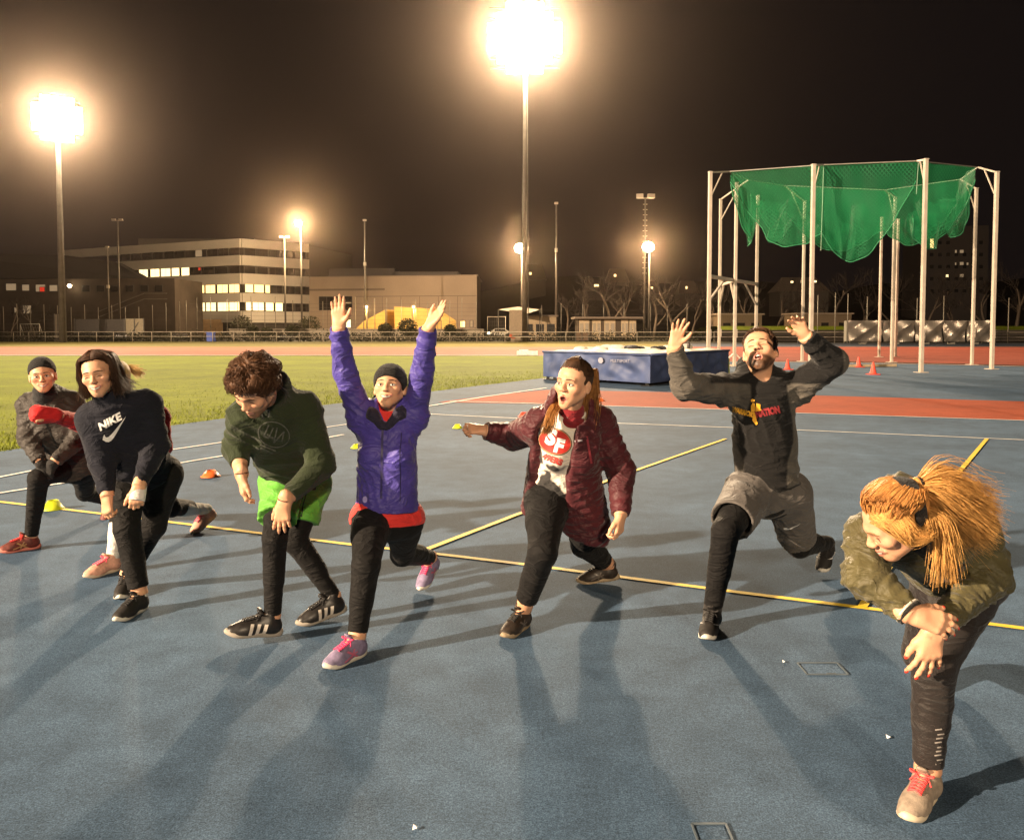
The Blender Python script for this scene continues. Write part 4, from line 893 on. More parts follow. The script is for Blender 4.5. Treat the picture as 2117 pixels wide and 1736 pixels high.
# ================================================================== buildings
def plane_hit(px, py, A, B):
    d = ray(px, py); n = np.array([-(B-A)[1], (B-A)[0], 0]); k = (n@(A-np.array([0, 0, CAM_H])))/(n@d); return np.array([0, 0, CAM_H])+d*k
LIT = M('window_lit', (.8, .6, .3), emis=(1, .66, .24), estr=2.4); LITW = M('window_lit_white', (.8, .7, .5), emis=(1, .76, .36), estr=2.3); GLASS = M('window_dark', (.015, .013, .012), rough=.15, var=.3, vscale=.4, spec=.6); LITDIM = M('window_dim', (.2, .15, .1), emis=(1, .7, .4), estr=.25); LITRED = M('window_red', (.5, .02, .01), emis=(1, .05, .02), estr=.5)
def facade_quad(mb, A, B, s0, s1, z0, z1, th=.3, proud=0., mi=0):
    t = nrm((B-A)*[1, 1, 0]); n = np.array([t[1], -t[0], 0]); c = A+t*(s0+s1)/2+n*(proud-th/2); mb.box((c[0], c[1], (z0+z1)/2), (s1-s0, th, z1-z0), mi=mi, ax=(t, -n, np.array([0, 0, 1.])))
def windows(root, A, B, rects, mats, proud, frame=True):
    t = nrm((B-A)*[1, 1, 0]); fm = M('window_frame', (.05, .045, .04))
    for (x0, x1, y0, y1), mt in zip(rects, mats):
        p, q = plane_hit(x0, y0, A, B), plane_hit(x1, y1, A, B); s0, s1 = (p-A)@t, (q-A)@t; z1_, z0_ = p[2], plane_hit((x0+x1)/2, y1, A, B)[2]
        f = MB(); facade_quad(f, A, B, s0-.06, s1+.06, z0_-.06, z1_+.06, .12, proud); o = f.build('window', fm, root)
        g_ = MB(); n_ = 2 if s1-s0 > 2.2 else 1
        for k in range(n_): facade_quad(g_, A, B, s0+(s1-s0)*k/n_+.04, s0+(s1-s0)*(k+1)/n_-.04, z0_, z1_, .06, proud+.02)
        g_.build('pane', mt, o)
zw = lambda *a: [(x0*.5004, x1*.5004, 387.6+y0*.5004, 387.6+y1*.5004) for x0, x1, y0, y1 in a]
def office():
    Cn = at(500, 640, 150); Lf = at(135, 640, 173); Rt = at(638, 640, 160); Cn, Lf, Rt = [q*[1, 1, 0] for q in (Cn, Lf, Rt)]
    r = thing('office_building', Cn, 'pale office building with four white bands and glowing window rows', 'building'); wm = M('render_white', (.56, .50, .43), rough=.7, var=.1, vscale=.2)
    zz = lambda y: 1.6+(677-y)*150/1700; LL, LR = np.linalg.norm(Lf-Cn), np.linalg.norm(Rt-Cn)
    bands = [(495, 513, 1., LL), (529, 549, 1., LL*.72), (566, 588, 1., LL*.62), (606, 625, 1., LL*.40), (643, 667, 1., LL*.40)]
    for y0, y1, _, ll in bands:
        m = MB(); facade_quad(m, Lf, Cn, LL-ll, LL+.05, zz(y1), zz(y0), 1.0, .4); facade_quad(m, Cn, Rt, .0, LR, zz(y1), zz(y0), 1.0, .402); m.build('band', wm, r)
    cor = MB(); back = nrm(np.array([.2, 1, 0]))*22
    tl = nrm(Lf-Cn)
    for (y0, y1, ll) in ((497, 588, LL*.6), (588, 680, LL*.39)):
        E = Cn+tl*ll; poly = [tuple((Cn+[.3, .4, 0])[:2]), tuple((Rt+[0, .4, 0])[:2]), tuple((Rt+back)[:2]), tuple((E+back)[:2]), tuple((E+[0, .4, 0])[:2])]; cor.prism(poly, zz(y1)if y1 < 680 else 0, zz(y0))
    cor.build('core', M('office_core', (.045, .038, .032), rough=.6), r)
    m = MB(); c = (Cn+Lf)/2+[6, 14, 0]; m.box((c[0], c[1], zz(488)), (24, 8, 3.4)); m.build('roof_plant', M('plant_grey', (.10, .085, .075)), r)
    ml = zw((575, 612, 332, 372), (622, 660, 332, 370), (665, 705, 332, 370), (710, 742, 332, 368), (750, 783, 332, 367), (803, 845, 400, 436), (850, 890, 400, 436), (898, 942, 399, 435), (947, 990, 398, 434), (725, 760, 477, 512), (762, 800, 477, 512), (808, 848, 476, 511), (852, 893, 475, 510), (900, 945, 474, 510), (948, 990, 473, 509))
    windows(r, Lf, Cn, ml, [LITW]*5+[LIT]*4+[LITW]*6, .03)
    mr_ = zw((1012, 1046, 397, 433), (1050, 1090, 398, 434), (1095, 1115, 399, 435), (1015, 1040, 473, 508), (1043, 1090, 474, 508), (1097, 1130, 475, 509), (1135, 1168, 476, 510))
    windows(r, Cn, Rt, mr_, [LIT]*3+[LITW]*4, .03)
    dk = zw(*[(500+k*45, 538+k*45, 262-k*1.2, 300-k*2) for k in range(11) if k != 6], (790, 830, 332, 367), (840, 885, 331, 365), (895, 940, 330, 364), (950, 990, 328, 362), (730, 765, 405, 440), (770, 798, 404, 438)); windows(r, Lf, Cn, dk, [GLASS]*len(dk), .03)
    windows(r, Lf, Cn, zw((808, 836, 258, 286)), [LITDIM], .05); windows(r, Lf, Cn, zw((820, 830, 332, 342)), [LITRED], .06)
    dk = zw(*[(1010+k*52, 1055+k*52, 252+k*3, 282+k*3) for k in range(5)], *[(1010+k*52, 1055+k*52, 326+k*3, 355+k*3) for k in range(5)], (1120, 1165, 402, 436), (1170, 1215, 404, 438), (1220, 1262, 405, 438), (1175, 1215, 478, 512), (1220, 1262, 480, 512)); windows(r, Cn, Rt, dk, [GLASS]*len(dk), .03)
    # bus-shelter like porch with warm boards at the ground floor
    a, b = plane_hit(430, 680, Lf, Cn)-[0, 2, 0], plane_hit(452, 680, Lf, Cn)-[0, 2, 0]; m = MB(); m.box(((a[0]+b[0])/2, a[1], 1.6), (b[0]-a[0]+2, .3, 3.0)); m.build('entrance_board', M('board_tan', (.36, .23, .12)), r)
office()
def hall():
    A, B = at(640, 640, 156)*[1, 1, 0], at(986, 640, 150)*[1, 1, 0]; r = thing('sports_hall', B, 'long windowless brown concrete hall right of the office building', 'building'); zz = lambda y: 1.6+(677-y)*152/1700
    n = np.array([0, 1, 0]); Bb = at(994, 640, 172)*[1, 1, 0]
    m = MB(); m.prism([tuple(A[:2]), tuple(B[:2]), tuple(Bb[:2]), tuple((A+[0, 24, 0])[:2])], 0, zz(571.5)); m.build('wall', M('concrete_brown', (.27, .20, .145), rough=.75, var=.14, vscale=.15, bump=.2, bscale=1), r)
    m = MB(); L_ = np.linalg.norm(B-A); facade_quad(m, A, B, 0, L_*.46, zz(600), zz(596), .1, .03); facade_quad(m, A, B, L_*.28, L_, zz(613.2), zz(612), .1, .02); m.build('recess', M('recess_dark', (.12, .085, .06)), r)
    for k in range(1, 9): m = MB(); facade_quad(m, A, B, L_*k/9-.04, L_*k/9+.04, 0, zz(613.5), .1, .012); m.build('panel_joint', M('recess_dark', (.12, .085, .06)), r)
    m = MB(); m.prism([tuple((A-[0, .2, 0])[:2]), tuple((B+[.2, -.2, 0])[:2]), tuple((Bb+[.3, 0, 0])[:2]), tuple((A+[0, 24.2, 0])[:2])], zz(571.5), zz(569.8)); m.build('roof', M('roof_edge', (.20, .15, .11)), r)
    windows(r, A, B, [(660, 692, 613.5, 641), (694, 728, 613.5, 641)], [GLASS, GLASS], .06); windows(r, A, B, [(690, 712, 662, 677), (716, 726, 661, 677), (703, 727, 625, 627)], [LITW, LITW, LITDIM], .08); windows(r, A, B, [(952, 962, 664, 676), (972, 978, 663, 676)], [LIT, LITDIM], .08)
    c = at(770, 560, 175); m = MB(); m.box((c[0], 166, zz(565)), (13, 7, 3.2)); m.box((at(892, 560, 175)[0], 166, zz(567)), (13, 7, 2.2)); m.build('roof_plant', M('plant_grey', (.10, .085, .075)), r)
hall()
def dark_block():
    A, B = at(-160, 640, 140)*[1, 1, 0], at(362, 640, 134)*[1, 1, 0]; r = thing('school_building', A, 'long dark brown building with a black sloping roof at the left', 'building'); zz = lambda y, D=137: 1.6+(677-y)*D/1700; dm = M('brick_dark', (.055, .040, .030), rough=.85, var=.25, vscale=.5)
    m = MB(); m.prism([tuple(A[:2]), tuple(B[:2]), tuple((B+[0, 12, 0])[:2]), tuple((A+[0, 14, 0])[:2])], 0, zz(578)); m.build('wall', dm, r)
    P = [at(-160, 575, 140), at(300, 577, 136), at(235, 541, 146), at(135, 528, 150), at(-160, 520, 150)]; m = MB(); bk = [q+[0, 3, 0] for q in P]; n = len(P); m.add(P+bk, [tuple(range(n)), tuple(range(2*n-1, n-1, -1))]+[(i, (i+1) % n, n+(i+1) % n, n+i) for i in range(n)]); m.build('roof', M('roof_black', (.012, .010, .010), rough=.9), r)
    ws = zw((25, 68, 398, 425), (92, 122, 402, 426), (148, 188, 402, 430), (205, 238, 404, 428), (95, 130, 488, 520), (60, 72, 495, 518)); windows(r, A, B, ws, [LITDIM]*6, .05); windows(r, A, B, zw((165, 186, 412, 430)), [LITRED], .08); windows(r, A, B, zw(*[(340+k*60, 372+k*60, 405, 430) for k in range(6)]), [GLASS]*6, .05)
    m = MB(); p, q = at(205, 655, 132), at(298, 618, 132); e = at(345, 618, 132)
    for k in (0, .9): m.bar(p+[0, 0, k], q+[0, 0, k], .12); m.bar(q+[0, 0, k], e+[0, 0, k], .12)
    m.build('stair_rail', STEEL, r); p = at(144, 591, 135); g_ = MB(); g_.sphere(p, .28, 10); g_.build('wall_lamp', LENS2, r, True)
dark_block()
def tower():
    A, B = at(1910, 640, 260)*[1, 1, 0], at(2040, 640, 255)*[1, 1, 0]; r = thing('apartment_tower', A, 'dark apartment tower with a few lit windows behind the cage', 'building'); zz = lambda y: 1.6+(677-y)*258/1700
    m = MB(); m.prism([tuple(A[:2]), tuple(B[:2]), tuple((B+[0, 15, 0])[:2]), tuple((A+[0, 15, 0])[:2])], 0, zz(470)); m.build('wall', M('tower_dark', (.045, .035, .03)), r)
    m = MB(); m.box(((A+B)[0]/2, 262, zz(466)), (6, 5, 2.5)); m.build('roof_plant', M('plant_grey', (.10, .085, .075)), r)
    ws = [(1984, 1992, 517, 523), (1974, 1978, 517, 523), (1984, 1992, 542, 548), (1974, 1977, 543, 548), (1998, 2002, 543, 548), (1984, 1992, 567, 573), (1955, 1961, 568, 573), (1923, 1930, 494, 513)]; windows(r, A, B, ws, [LITDIM, LITDIM, LITDIM, LITDIM, LITDIM, LITDIM, LITW, LIT], .1)
    windows(r, A, B, [(1922+k*17, 1930+k*17, 498+j*25, 505+j*25) for k in range(7) for j in range(5) if (k, j) not in ((4, 0), (0, 0), (3, 0))], [GLASS]*32, .08)
tower()
def house(px0, px1, y0, y1, D, lit, label, c=(.05, .04, .03), roofc=(.03, .025, .022)):
    A, B = at(px0, 660, D)*[1, 1, 0], at(px1, 660, D)*[1, 1, 0]; r = thing('house', A, label, 'house', 'houses far behind the trees'); z1 = 1.6+(677-y0)*D/1700; zb = max(0, 1.6+(677-y1)*D/1700-6); ze = zb+(z1-zb)*.62; w_ = B[0]-A[0]
    m = MB(); m.box(((A+B)[0]/2, D+4, (zb+ze)/2), (w_, 8, ze-zb)); m.build('wall', M('house_wall', c), r)
    m = MB(); vs = [(A[0]-.4, D-.4, ze), (B[0]+.4, D-.4, ze), (B[0]+.4, D+8.4, ze), (A[0]-.4, D+8.4, ze), (A[0]+w_*.15, D+4, z1), (B[0]-w_*.15, D+4, z1)]; m.add(vs, [(0, 1, 5, 4), (1, 2, 5), (2, 3, 4, 5), (3, 0, 4), (3, 2, 1, 0)]); m.build('roof', M('house_roof', roofc), r)
    windows(r, A, B, lit, [LITDIM if i % 2 else LITW for i in range(len(lit))], .08)
house(1612, 1712, 572, 600, 190, [(1634, 1640, 581, 585), (1654, 1660, 579, 585), (1682, 1688, 580, 584)], 'broad low house under a wide roof seen between cage posts', (.05, .04, .03), (.10, .075, .055))
house(1078, 1128, 545, 600, 300, [(1094, 1099, 563, 568)], 'dim house right of the centre mast with one lit window'); house(1210, 1250, 575, 610, 280, [(1228, 1238, 588, 593)], 'dim house above the lit pavilion'); house(1255, 1300, 555, 600, 330, [(1269, 1274, 567, 572)], 'highest dim house on the slope'); house(1330, 1368, 580, 615, 260, [(1345, 1350, 593, 597)], 'dim house behind the double headed mast'); house(1405, 1445, 580, 615, 280, [(1417, 1421, 592, 597)], 'dim house left of the cage gate')
vs = [(x, y, z+ (3*math.sin(x*.03)+2*math.sin(x*.071) if z > 1 else 0)) for x in np.linspace(-40, 400, 60) for y, z in ((230, 0), (290, 9), (360, 20), (440, 24))]
tag(link('hillside', vs, [(i*4+j, (i+1)*4+j, (i+1)*4+j+1, i*4+j+1) for i in range(59) for j in range(3)], DARK, None, True), kind='structure')
def pavilion():
    r = thing('pavilion', at(1250, 700, 98)*[1, 1, 0], 'low lit pavilion with pale wall panels behind the barrier', 'building'); D = 99; pm = M('pavilion_wall', (.62, .46, .28), rough=.7)
    x0, x1 = at(1196, 680, D)[0], at(1318, 680, D)[0]; m = MB(); m.box(((x0+x1)/2, D+3, 1.3), (x1-x0, 5, 2.6)); m.build('wall', M('pavilion_dark', (.10, .07, .045)), r); m = MB(); m.box(((x0+x1)/2, D+2.5, 2.75), (x1-x0+1, 7, .25)); m.build('roof', M('roof_edge', (.20, .15, .11)), r)
    for a, b in ((1198, 1219), (1225, 1243), (1250, 1273), (1285, 1300), (1302, 1316)):
        p, q = at(a, 680, D)[0], at(b, 680, D)[0]; m = MB(); m.box(((p+q)/2, D+.42, 1.35), (q-p, .12, 2.4)); m.build('wall_panel', pm, r)
        for k in range(2): m = MB(); m.box((p+(q-p)*(k+.5)/2, D+.34, 1.6), ((q-p)*.32, .05, 1.0)); m.build('window', LITDIM, r)
pavilion()
def lowhouse(a, b, y0, D, label, c, nm='low_building'):
    p, q = at(a, 680, D)[0], at(b, 680, D)[0]; z = 1.6+(677-y0)*D/1700; r = thing(nm, (p, D, 0), label, 'building'); m = MB(); m.box(((p+q)/2, D+3, z/2), (q-p, 6, z)); m.build('wall', M('wall_%d' % a, c), r); m = MB(); m.box(((p+q)/2, D+3, z+.1), (q-p+.5, 6.6, .2)); m.build('roof', M('roof_edge', (.20, .15, .11)), r)
    for k in range(3): m = MB(); m.box((p+(q-p)*(k+.5)/3, D-.03, z*.5), (1.0, .08, 1.1)); m.build('window', GLASS, r)
lowhouse(1082, 1150, 655, 104, 'pale flat roofed shed between cabinet and mast', (.45, .33, .20)); lowhouse(1488, 1575, 651, 112, 'long low pale shed behind the cage gate', (.13, .09, .055)); lowhouse(1650, 1760, 650, 114, 'low pale shed left of the foil barrier', (.13, .09, .055))
def sail():
    P = [at(1030, 640, 100), at(1090, 648, 98), at(1116, 640, 102), at(1070, 634, 104)]; r = thing('shade_sail', P[0]*[1, 1, 0], 'curved pale shade sail beside the centre mast', 'awning'); vs = []; n = 8
    for i in range(n+1):
        for j in range(n+1): u, v = i/n, j/n; vs.append(P[0]*(1-u)*(1-v)+P[1]*u*(1-v)+P[2]*u*v+P[3]*(1-u)*v-np.array([0, 0, .5*math.sin(math.pi*u)*math.sin(math.pi*v)]))
    link('canopy', vs, [(i*(n+1)+j, (i+1)*(n+1)+j, (i+1)*(n+1)+j+1, i*(n+1)+j+1) for i in range(n) for j in range(n)], M('sail_cloth', (.55, .42, .28)), r, True)
    for q in P: m = MB(); m.tube([q*[1, 1, 0], q], .06, 6); m.build('pole', STEEL, r, True)
sail()
def tent(pts, D, label, c):
    """ridge tent seen from the side: front outline pixels"""
    r = thing('marquee_tent', at(pts[0][0], 690, D)*[1, 1, 0], label, 'tent', 'lit tents before the brown hall'); F = [at(x, y, D) for x, y in pts]; Bk = [q+[1.5, 9, 0] for q in F]; n = len(F); m = MB(); m.add(F+Bk, [(i, i+1, n+i+1, n+i) for i in range(n-1)]); m.add(F, [tuple(range(n-1, -1, -1))]); m.add(Bk, [tuple(range(n))])
    o = m.build('canopy', M('tent_'+label[:6], c, rough=.7, var=.12, vscale=.6), r); m = MB()
    for q in F[::max(1, n//3)]: m.tube([q*[1, 1, 0], q], .07, 6)
    m.build('pole', STEEL, r, True)
    hd = np.mean(F, 0); lamp(np.array([hd[0], D-5, 4.0]), 1800, .4, (1, .62, .20)); g_ = MB(); g_.sphere((hd[0], D-5.0, 4.4), .12, 10); g_.build('tent_lamp', LENS2, r, True); m = MB(); m.tube([(hd[0], D-4.9, 0), (hd[0], D-4.9, 4.5)], .05, 6); m.build('lamp_pole', STEEL, r, True)
tent([(735, 681), (752, 664), (797, 640), (798, 681)], 118, 'smaller lit yellow tent slope left of its dark gap', (.55, .36, .10)); tent([(816, 681), (815, 634), (852, 636), (875, 637), (912, 662), (913, 681)], 117, 'larger lit yellow tent with a flat ridge and long slope', (.60, .38, .12))
# ---------------------------------------------------------------- barrier with banners
def barrier():
    r = thing('spectator_barrier', at(500, 708, 88)*[1, 1, 0], 'long pale tubular barrier carrying banners along the far track', 'railing'); Dx = lambda x: 93-.0075*x*.6; pm = M('barrier_pale', (.34, .28, .21), rough=.5)
    xs = [-40, 28, 60, 94, 129, 163, 200, 235, 274, 314, 354, 395, 440, 483, 526, 572, 619, 668, 716, 768, 818, 873, 930, 986, 1044, 1108, 1170, 1240, 1317, 1401, 1476, 1560, 1650, 1745, 1840, 1935, 2030, 2130, 2230]
    for x in xs: p = at(x, 708, Dx(x)); m = MB(); m.tube([(p[0], p[1], 0), (p[0], p[1], 1.1)], .04, 6); m.build('post', pm, r, True)
    for z in (1.1, .6): m = MB(); m.tube([[at(x, 700, Dx(x))[0], Dx(x), z] for x in xs[::4]+[xs[-1]]], .04 if z > 1 else .03, 6); m.build('rail', pm, r, True)
    bw, bd = M('banner_pale', (.60, .52, .40), rough=.6), M('banner_dark', (.03, .028, .035), rough=.6)
    def banner(a, b, m_, txt, c, sz=.55, ox=0, oy=0, lab=None):
        p, q = at(a, 700, Dx(a)), at(b, 700, Dx(b)); t = MB(); t.bar([p[0], Dx((a+b)/2)-.09, .58], [q[0], Dx((a+b)/2)-.09, .58], .9, .02); o = t.build('banner', m_, r)
        if txt:
            tm = text_mesh(txt, sz, .0, .008); cx = (p[0]+q[0])/2+ox; link('lettering', [(cx+x, Dx((a+b)/2)-.115, .60+oy+y) for x, y in tm[0]], tm[1], c, o, False)
        return o
    tk = M('text_dark', (.03, .025, .025), var=0); tb = M('text_pale', (.45, .42, .40), var=0)
    banner(95, 129, bw, '', tk); banner(236, 274, bd, 'Allea  8', tb, .42, -.2); banner(355, 395, bw, 'VOLTA', tk, .55, -.1, .14); banner(573, 619, M('banner_grey', (.34, .31, .24), rough=.6), 'scheco', tk, .62, -.05)
    o = banner(1045, 1108, bw, '', tk); cx = at(1056, 700, Dx(1076))[0]; m = MB(); m.sphere((cx, Dx(1076)-.12, .70), (.17, .02, .2), 10); m.sphere((cx+.25, Dx(1076)-.12, .48), (.28, .02, .09), 8); m.build('banner_emblem', M('emblem_rust', (.40, .09, .04)), o); m = MB(); m.box((cx+1.5, Dx(1076)-.118, .72), (1.3, .01, .07)); m.build('banner_line', tk, o)
    banner(1402, 1476, M('banner_grey', (.34, .31, .24), rough=.6), 'stadt winterthur', tk, .46, .25)
barrier()
p = at(437, 704, 91.5); m = MB(); m.prism([(p[0]-.38, 91.1), (p[0]+.38, 91.1), (p[0]+.34, 91.8), (p[0]-.34, 91.8)], .05, 1.0); m.box((p[0], 91.4, 1.04), (.82, .8, .1)); m.tube([(p[0]-.4, 91.75, .12), (p[0]+.4, 91.75, .12)], .12, 10); tag(m.build('wheeled_bin', M('bin_blue', (.03, .07, .35), rough=.5)), 'blue wheeled bin standing behind the barrier', 'bin')
def panel_fence(a, b, y0, D, label, c, diag=False):
    p, q = at(a, 690, D)[0], at(b, 690, D)[0]; z = 1.6+(677-y0)*D/1700; r = thing('fence_panel', (p, D, 0), label, 'fence'); m = MB(); m.box(((p+q)/2, D, z/2+.05), (q-p, .08, z-.1)); m.build('board', M('panel_%d' % a, c, rough=.8), r); m = MB(); n = max(2, int((q-p)/2))
    for k in range(n+1): m.box((p+(q-p)*k/n, D-.09, z/2), (.09, .09, z+.1))
    if diag: m.bar((p+.3, D-.08, .3), (q-.6, D-.08, z-.4), .07)
    m.build('post', STEEL, r)
panel_fence(155, 258, 660, 95, 'long dark grey panel fence right of the left mast', (.075, .065, .058)); panel_fence(260, 298, 659, 95, 'pale tan panel with a diagonal brace left of the office', (.34, .28, .19), True); panel_fence(114, 128, 650, 94, 'upright tan cabinet like panel by the left mast', (.25, .2, .15)); panel_fence(1190, 1216, 688, 94, 'brown board leaning by the barrier at the pavilion', (.17, .11, .07))
def goal(a, b, y0, y1, D, label):
    p, q = at(a, y1, D)[0], at(b, y1, D)[0]; z = max(1.6, 1.6+(677-y0)*D/1700); r = thing('football_goal', (p, D, 0), label, 'goal', 'small goals stored behind the barrier'); m = MB(); m.tube([(p, D, 0), (p, D, z), (q, D, z), (q, D, 0)], .06, 6); m.tube([(p, D+1, 0), (p, D, z)], .03, 5); m.tube([(q, D+1, 0), (q, D, z)], .03, 5); m.build('frame', M('goal_white', (.5, .45, .38)), r, True); n = MB()
    for k in range(9): x = p+(q-p)*k/8; n.bar((x, D+.9, .05), (x, D+.06, z-.05), .015)
    for k in range(5): n.bar((p, D+.9-.8*k/5, .05+z*k/5*.95), (q, D+.9-.8*k/5, .05+z*k/5*.95), .015)
    n.build('net', M('goal_net', (.25, .22, .18)), r)
goal(42, 82, 670, 690, 97, 'small goal frame left of the left mast'); goal(1008, 1045, 655, 668, 125, 'small goal frame left of the mast cabinet')
# tall wire fence: thin posts
def ball_fence(xs, D, H, label, mesh=True):
    p0 = at(xs[0], 690, D); r = thing('ball_fence', (p0[0], D, 0), label, 'fence'); pm = M('fence_post', (.20, .17, .13), rough=.5)
    for x in xs: p = at(x, 690, D)[0]; m = MB(); m.tube([(p, D, 0), (p, D, H*random.uniform(.9, 1.05))], .045, 5); m.build('post', pm, r, True)
    if mesh:
        m = MB(); q0, q1 = p0[0], at(xs[-1], 690, D)[0]
        for z in np.arange(.4, H*.9, .55): m.bar((q0, D, z), (q1, D, z), .018)
        m.build('wire', M('fence_wire', (.09, .075, .06)), r)
ball_fence([-20+k*28 for k in range(14)], 105, 4.6, 'tall wire fence before the dark left building'); ball_fence([372, 386, 408, 436, 470, 492, 520, 548, 570, 606, 640, 668, 690, 735, 760, 775, 800, 830, 860, 884, 905, 930, 955, 985], 112, 5.6, 'tall wire fence before the office and the brown hall'); ball_fence([1120, 1160, 1205, 1248, 1290, 1345, 1380, 1420], 102, 4.6, 'wire fence with tall posts before the pavilion', True); ball_fence([1690, 1726, 1752, 1792, 1842, 1895, 1950, 2014, 2084, 2150], 84, 5.0, 'row of thin tall posts behind the cage', False)
o = MB(); p, q = at(470, 690, 108)[0], at(1000, 690, 108)[0]; o.box(((p+q)/2, 109, .65), (q-p, .5, 1.3)); o.box(((p+q)/2, 108.9, 1.35), (q-p, .9, .12)); tag(o.build('retaining_wall', M('ledge', (.34, .28, .2), rough=.8, var=.2, vscale=.6)), 'low pale retaining wall before the hall', 'wall')
o = MB(); p, q = at(1480, 690, 90.5)[0], at(2300, 690, 90.5)[0]
for k in range(4): o.box(((p+q)/2, 90.9+k*.05, .2+k*.33), (q-p, .08, .27))
tag(o.build('timber_fence', M('timber_dark', (.045, .036, .028), rough=.9)), 'long low dark slatted fence on the right beyond the track', 'fence')
vs = []; nx = 40; p, q = at(1480, 690, 96)[0], at(2350, 690, 96)[0]
for i in range(nx+1):
    for y, z in ((91.6, 1.15), (96, 1.75), (104, 1.6), (112, .0)): vs.append((p+(q-p)*i/nx, y, z))
tag(link('grass_bank', vs, [(i*4+j, (i+1)*4+j, (i+1)*4+j+1, i*4+j+1) for i in range(nx) for j in range(3)], GRS, None, True), kind='structure')
# ---------------------------------------------------------------- hedges, bushes, trees
def leaves(n, fn, s, rg):
    vs, fs = [], []
    for k in range(n):
        p = fn(); a = rg.normal(0, 1, 3); a = nrm(a); b = nrm(np.cross(a, rg.normal(0, 1, 3))); sz = s*rg.uniform(.6, 1.4); i = len(vs); vs += [p-a*sz, p+b*sz*.45, p+a*sz, p-b*sz*.45]; fs.append((i, i+1, i+2, i+3))
    return vs, fs
rg = np.random.default_rng(12); p, q = at(-60, 690, 94.5)[0], at(1480, 690, 94.5)[0]
vs, fs = leaves(16000, lambda: np.array([rg.uniform(p, q), 94.6+rg.normal(0, .35), abs(rg.normal(.45, .32))]), .12, rg)
tag(link('hedge', vs, fs, M('hedge_leaf', (.028, .026, .012), rough=.8, var=.4, vscale=2), None, False), 'low dark hedge strip behind the barrier', 'hedge')
for x, y, D, R, lb in ((522, 684, 106, .8, 'round bush left of the scheco banner'), (552, 685, 106, .7, 'round bush just before the scheco banner'), (604, 683, 106, .9, 'bush under the lit lamp pole'), (842, 676, 108, 1.3, 'bushy dark shrub before the larger tent'), (796, 680, 108, .9, 'dark shrub between the two tents'), (930, 682, 106, .8, 'bush right of the raised hand'), (500, 672, 118, 1.6, 'wide dark shrub before the office entrance'), (640, 672, 118, 1.6, 'wide shrub at the join of office and hall')):
    c = at(x, y, D); c[2] = max(c[2], R*.7); r = thing('bush', (c[0], D, 0), lb, 'bush'); vs, fs = leaves(900, lambda: c+nrm(rg.normal(0, 1, 3))*R*rg.uniform(.5, 1.05)*[1, 1, .85], .16, rg); link('foliage', vs, fs, M('bush_leaf', (.035, .035, .012), rough=.8, var=.4, vscale=2), r, False); m = MB(); m.tube([(c[0], D, 0), c], .06, 5); m.build('stem', M('bark', (.07, .05, .035)), r)
def bare_tree(seed, H):
    rg = np.random.default_rng(seed); tr, cr = MB(), MB(); 
    def grow(p, d, L, r, lev):
        n = 4; pts = [p]; 
        for i in range(n): d = nrm(d+rg.normal(0, .12, 3)+[0, 0, .06]); pts.append(pts[-1]+d*L/n)
        (tr if lev < 2 else cr).tube(pts, np.linspace(r, r*.55, n+1), 5 if lev < 2 else 3, cap=False)
        if lev >= 5: return
        for k in range(3 if lev < 4 else 4):
            t = rg.integers(2, n+1); grow(pts[t], nrm(d+rg.normal(0, .55, 3)+[0, 0, .1]), L*rg.uniform(.58, .8), r*.55, lev+1)
    grow(np.zeros(3), np.array([0, 0, 1.]), H*.30, H*.022, 0); return tr, cr
bark = M('bark', (.018, .012, .009)); twig = M('twig', (.020, .013, .009), rough=.9, var=.3)
protos = []
for s, H in ((1, 10), (2, 11), (3, 9)):
    r = thing('bare_tree', (0, 0, 0), 'leafless winter tree in the dark row behind the far side', 'tree', 'leafless trees on the far side'); tr, cr = bare_tree(s, H); tr.build('trunk', bark, r, True); cr.build('crown', twig, r, False); protos.append(r)
k = 0
for x, D, s in ((1215, 118, 1.1), (1262, 116, 1.25), (1302, 120, 1.3), (1352, 116, 1.15), (1392, 118, 1.35), (1432, 122, 1.25), (1466, 116, 1.1), (1545, 124, 1.2), (1600, 128, 1.3), (1650, 130, 1.2), (1720, 128, 1.4), (1780, 132, 1.3), (1850, 130, 1.5), (1915, 134, 1.4), (1975, 130, 1.3), (2040, 132, 1.5), (2100, 128, 1.5), (2160, 130, 1.4), (1172, 124, 1.0), (70, 122, .8), (20, 120, .9)):
    o = protos[k] if k < 3 else copy_tree(protos[k % 3], (0, 0, 0)); o.location = (at(x, 690, D)[0], D, 0); o.rotation_euler = (0, 0, k*1.7); o.scale = (s, s, s)
    if k >= 3:
        pass
    k += 1
# far figure and cars
def car(px, D, label, c):
    p = at(px, 690, D)[0]; r = thing('parked_car', (p, D, 0), label, 'car', 'cars parked beyond the trees'); m = MB(); pr = [(-2.1, .35), (-2.1, .8), (-1.5, .95), (-.9, 1.42), (.6, 1.45), (1.3, .98), (2.0, .85), (2.15, .5), (2.1, .35)]; n = len(pr); m.add([(p+x, D-.85, z) for x, z in pr]+[(p+x, D+.85, z) for x, z in pr], [tuple(range(n)), tuple(range(2*n-1, n-1, -1))]+[(i, n+i, n+(i+1) % n, (i+1) % n) for i in range(n)]); m.build('body', M('car_'+label[:5], c, rough=.3), r)
    for x in (-1.3, 1.3): w_ = MB(); w_.tube([(p+x, D-.9, .33), (p+x, D-.66, .33)], .33, 14); w_.build('wheel', M('tyre', (.02, .02, .02)), r)
    for x in (-1.9, 1.9): w_ = MB(); w_.sphere((p+x, D-.88, .72), (.16, .06, .1), 8); w_.build('headlight', LENS2, r, True)
    w_ = MB(); w_.box((p-.1, D-.86, 1.18), (1.7, .03, .36)); w_.build('window', GLASS, r)
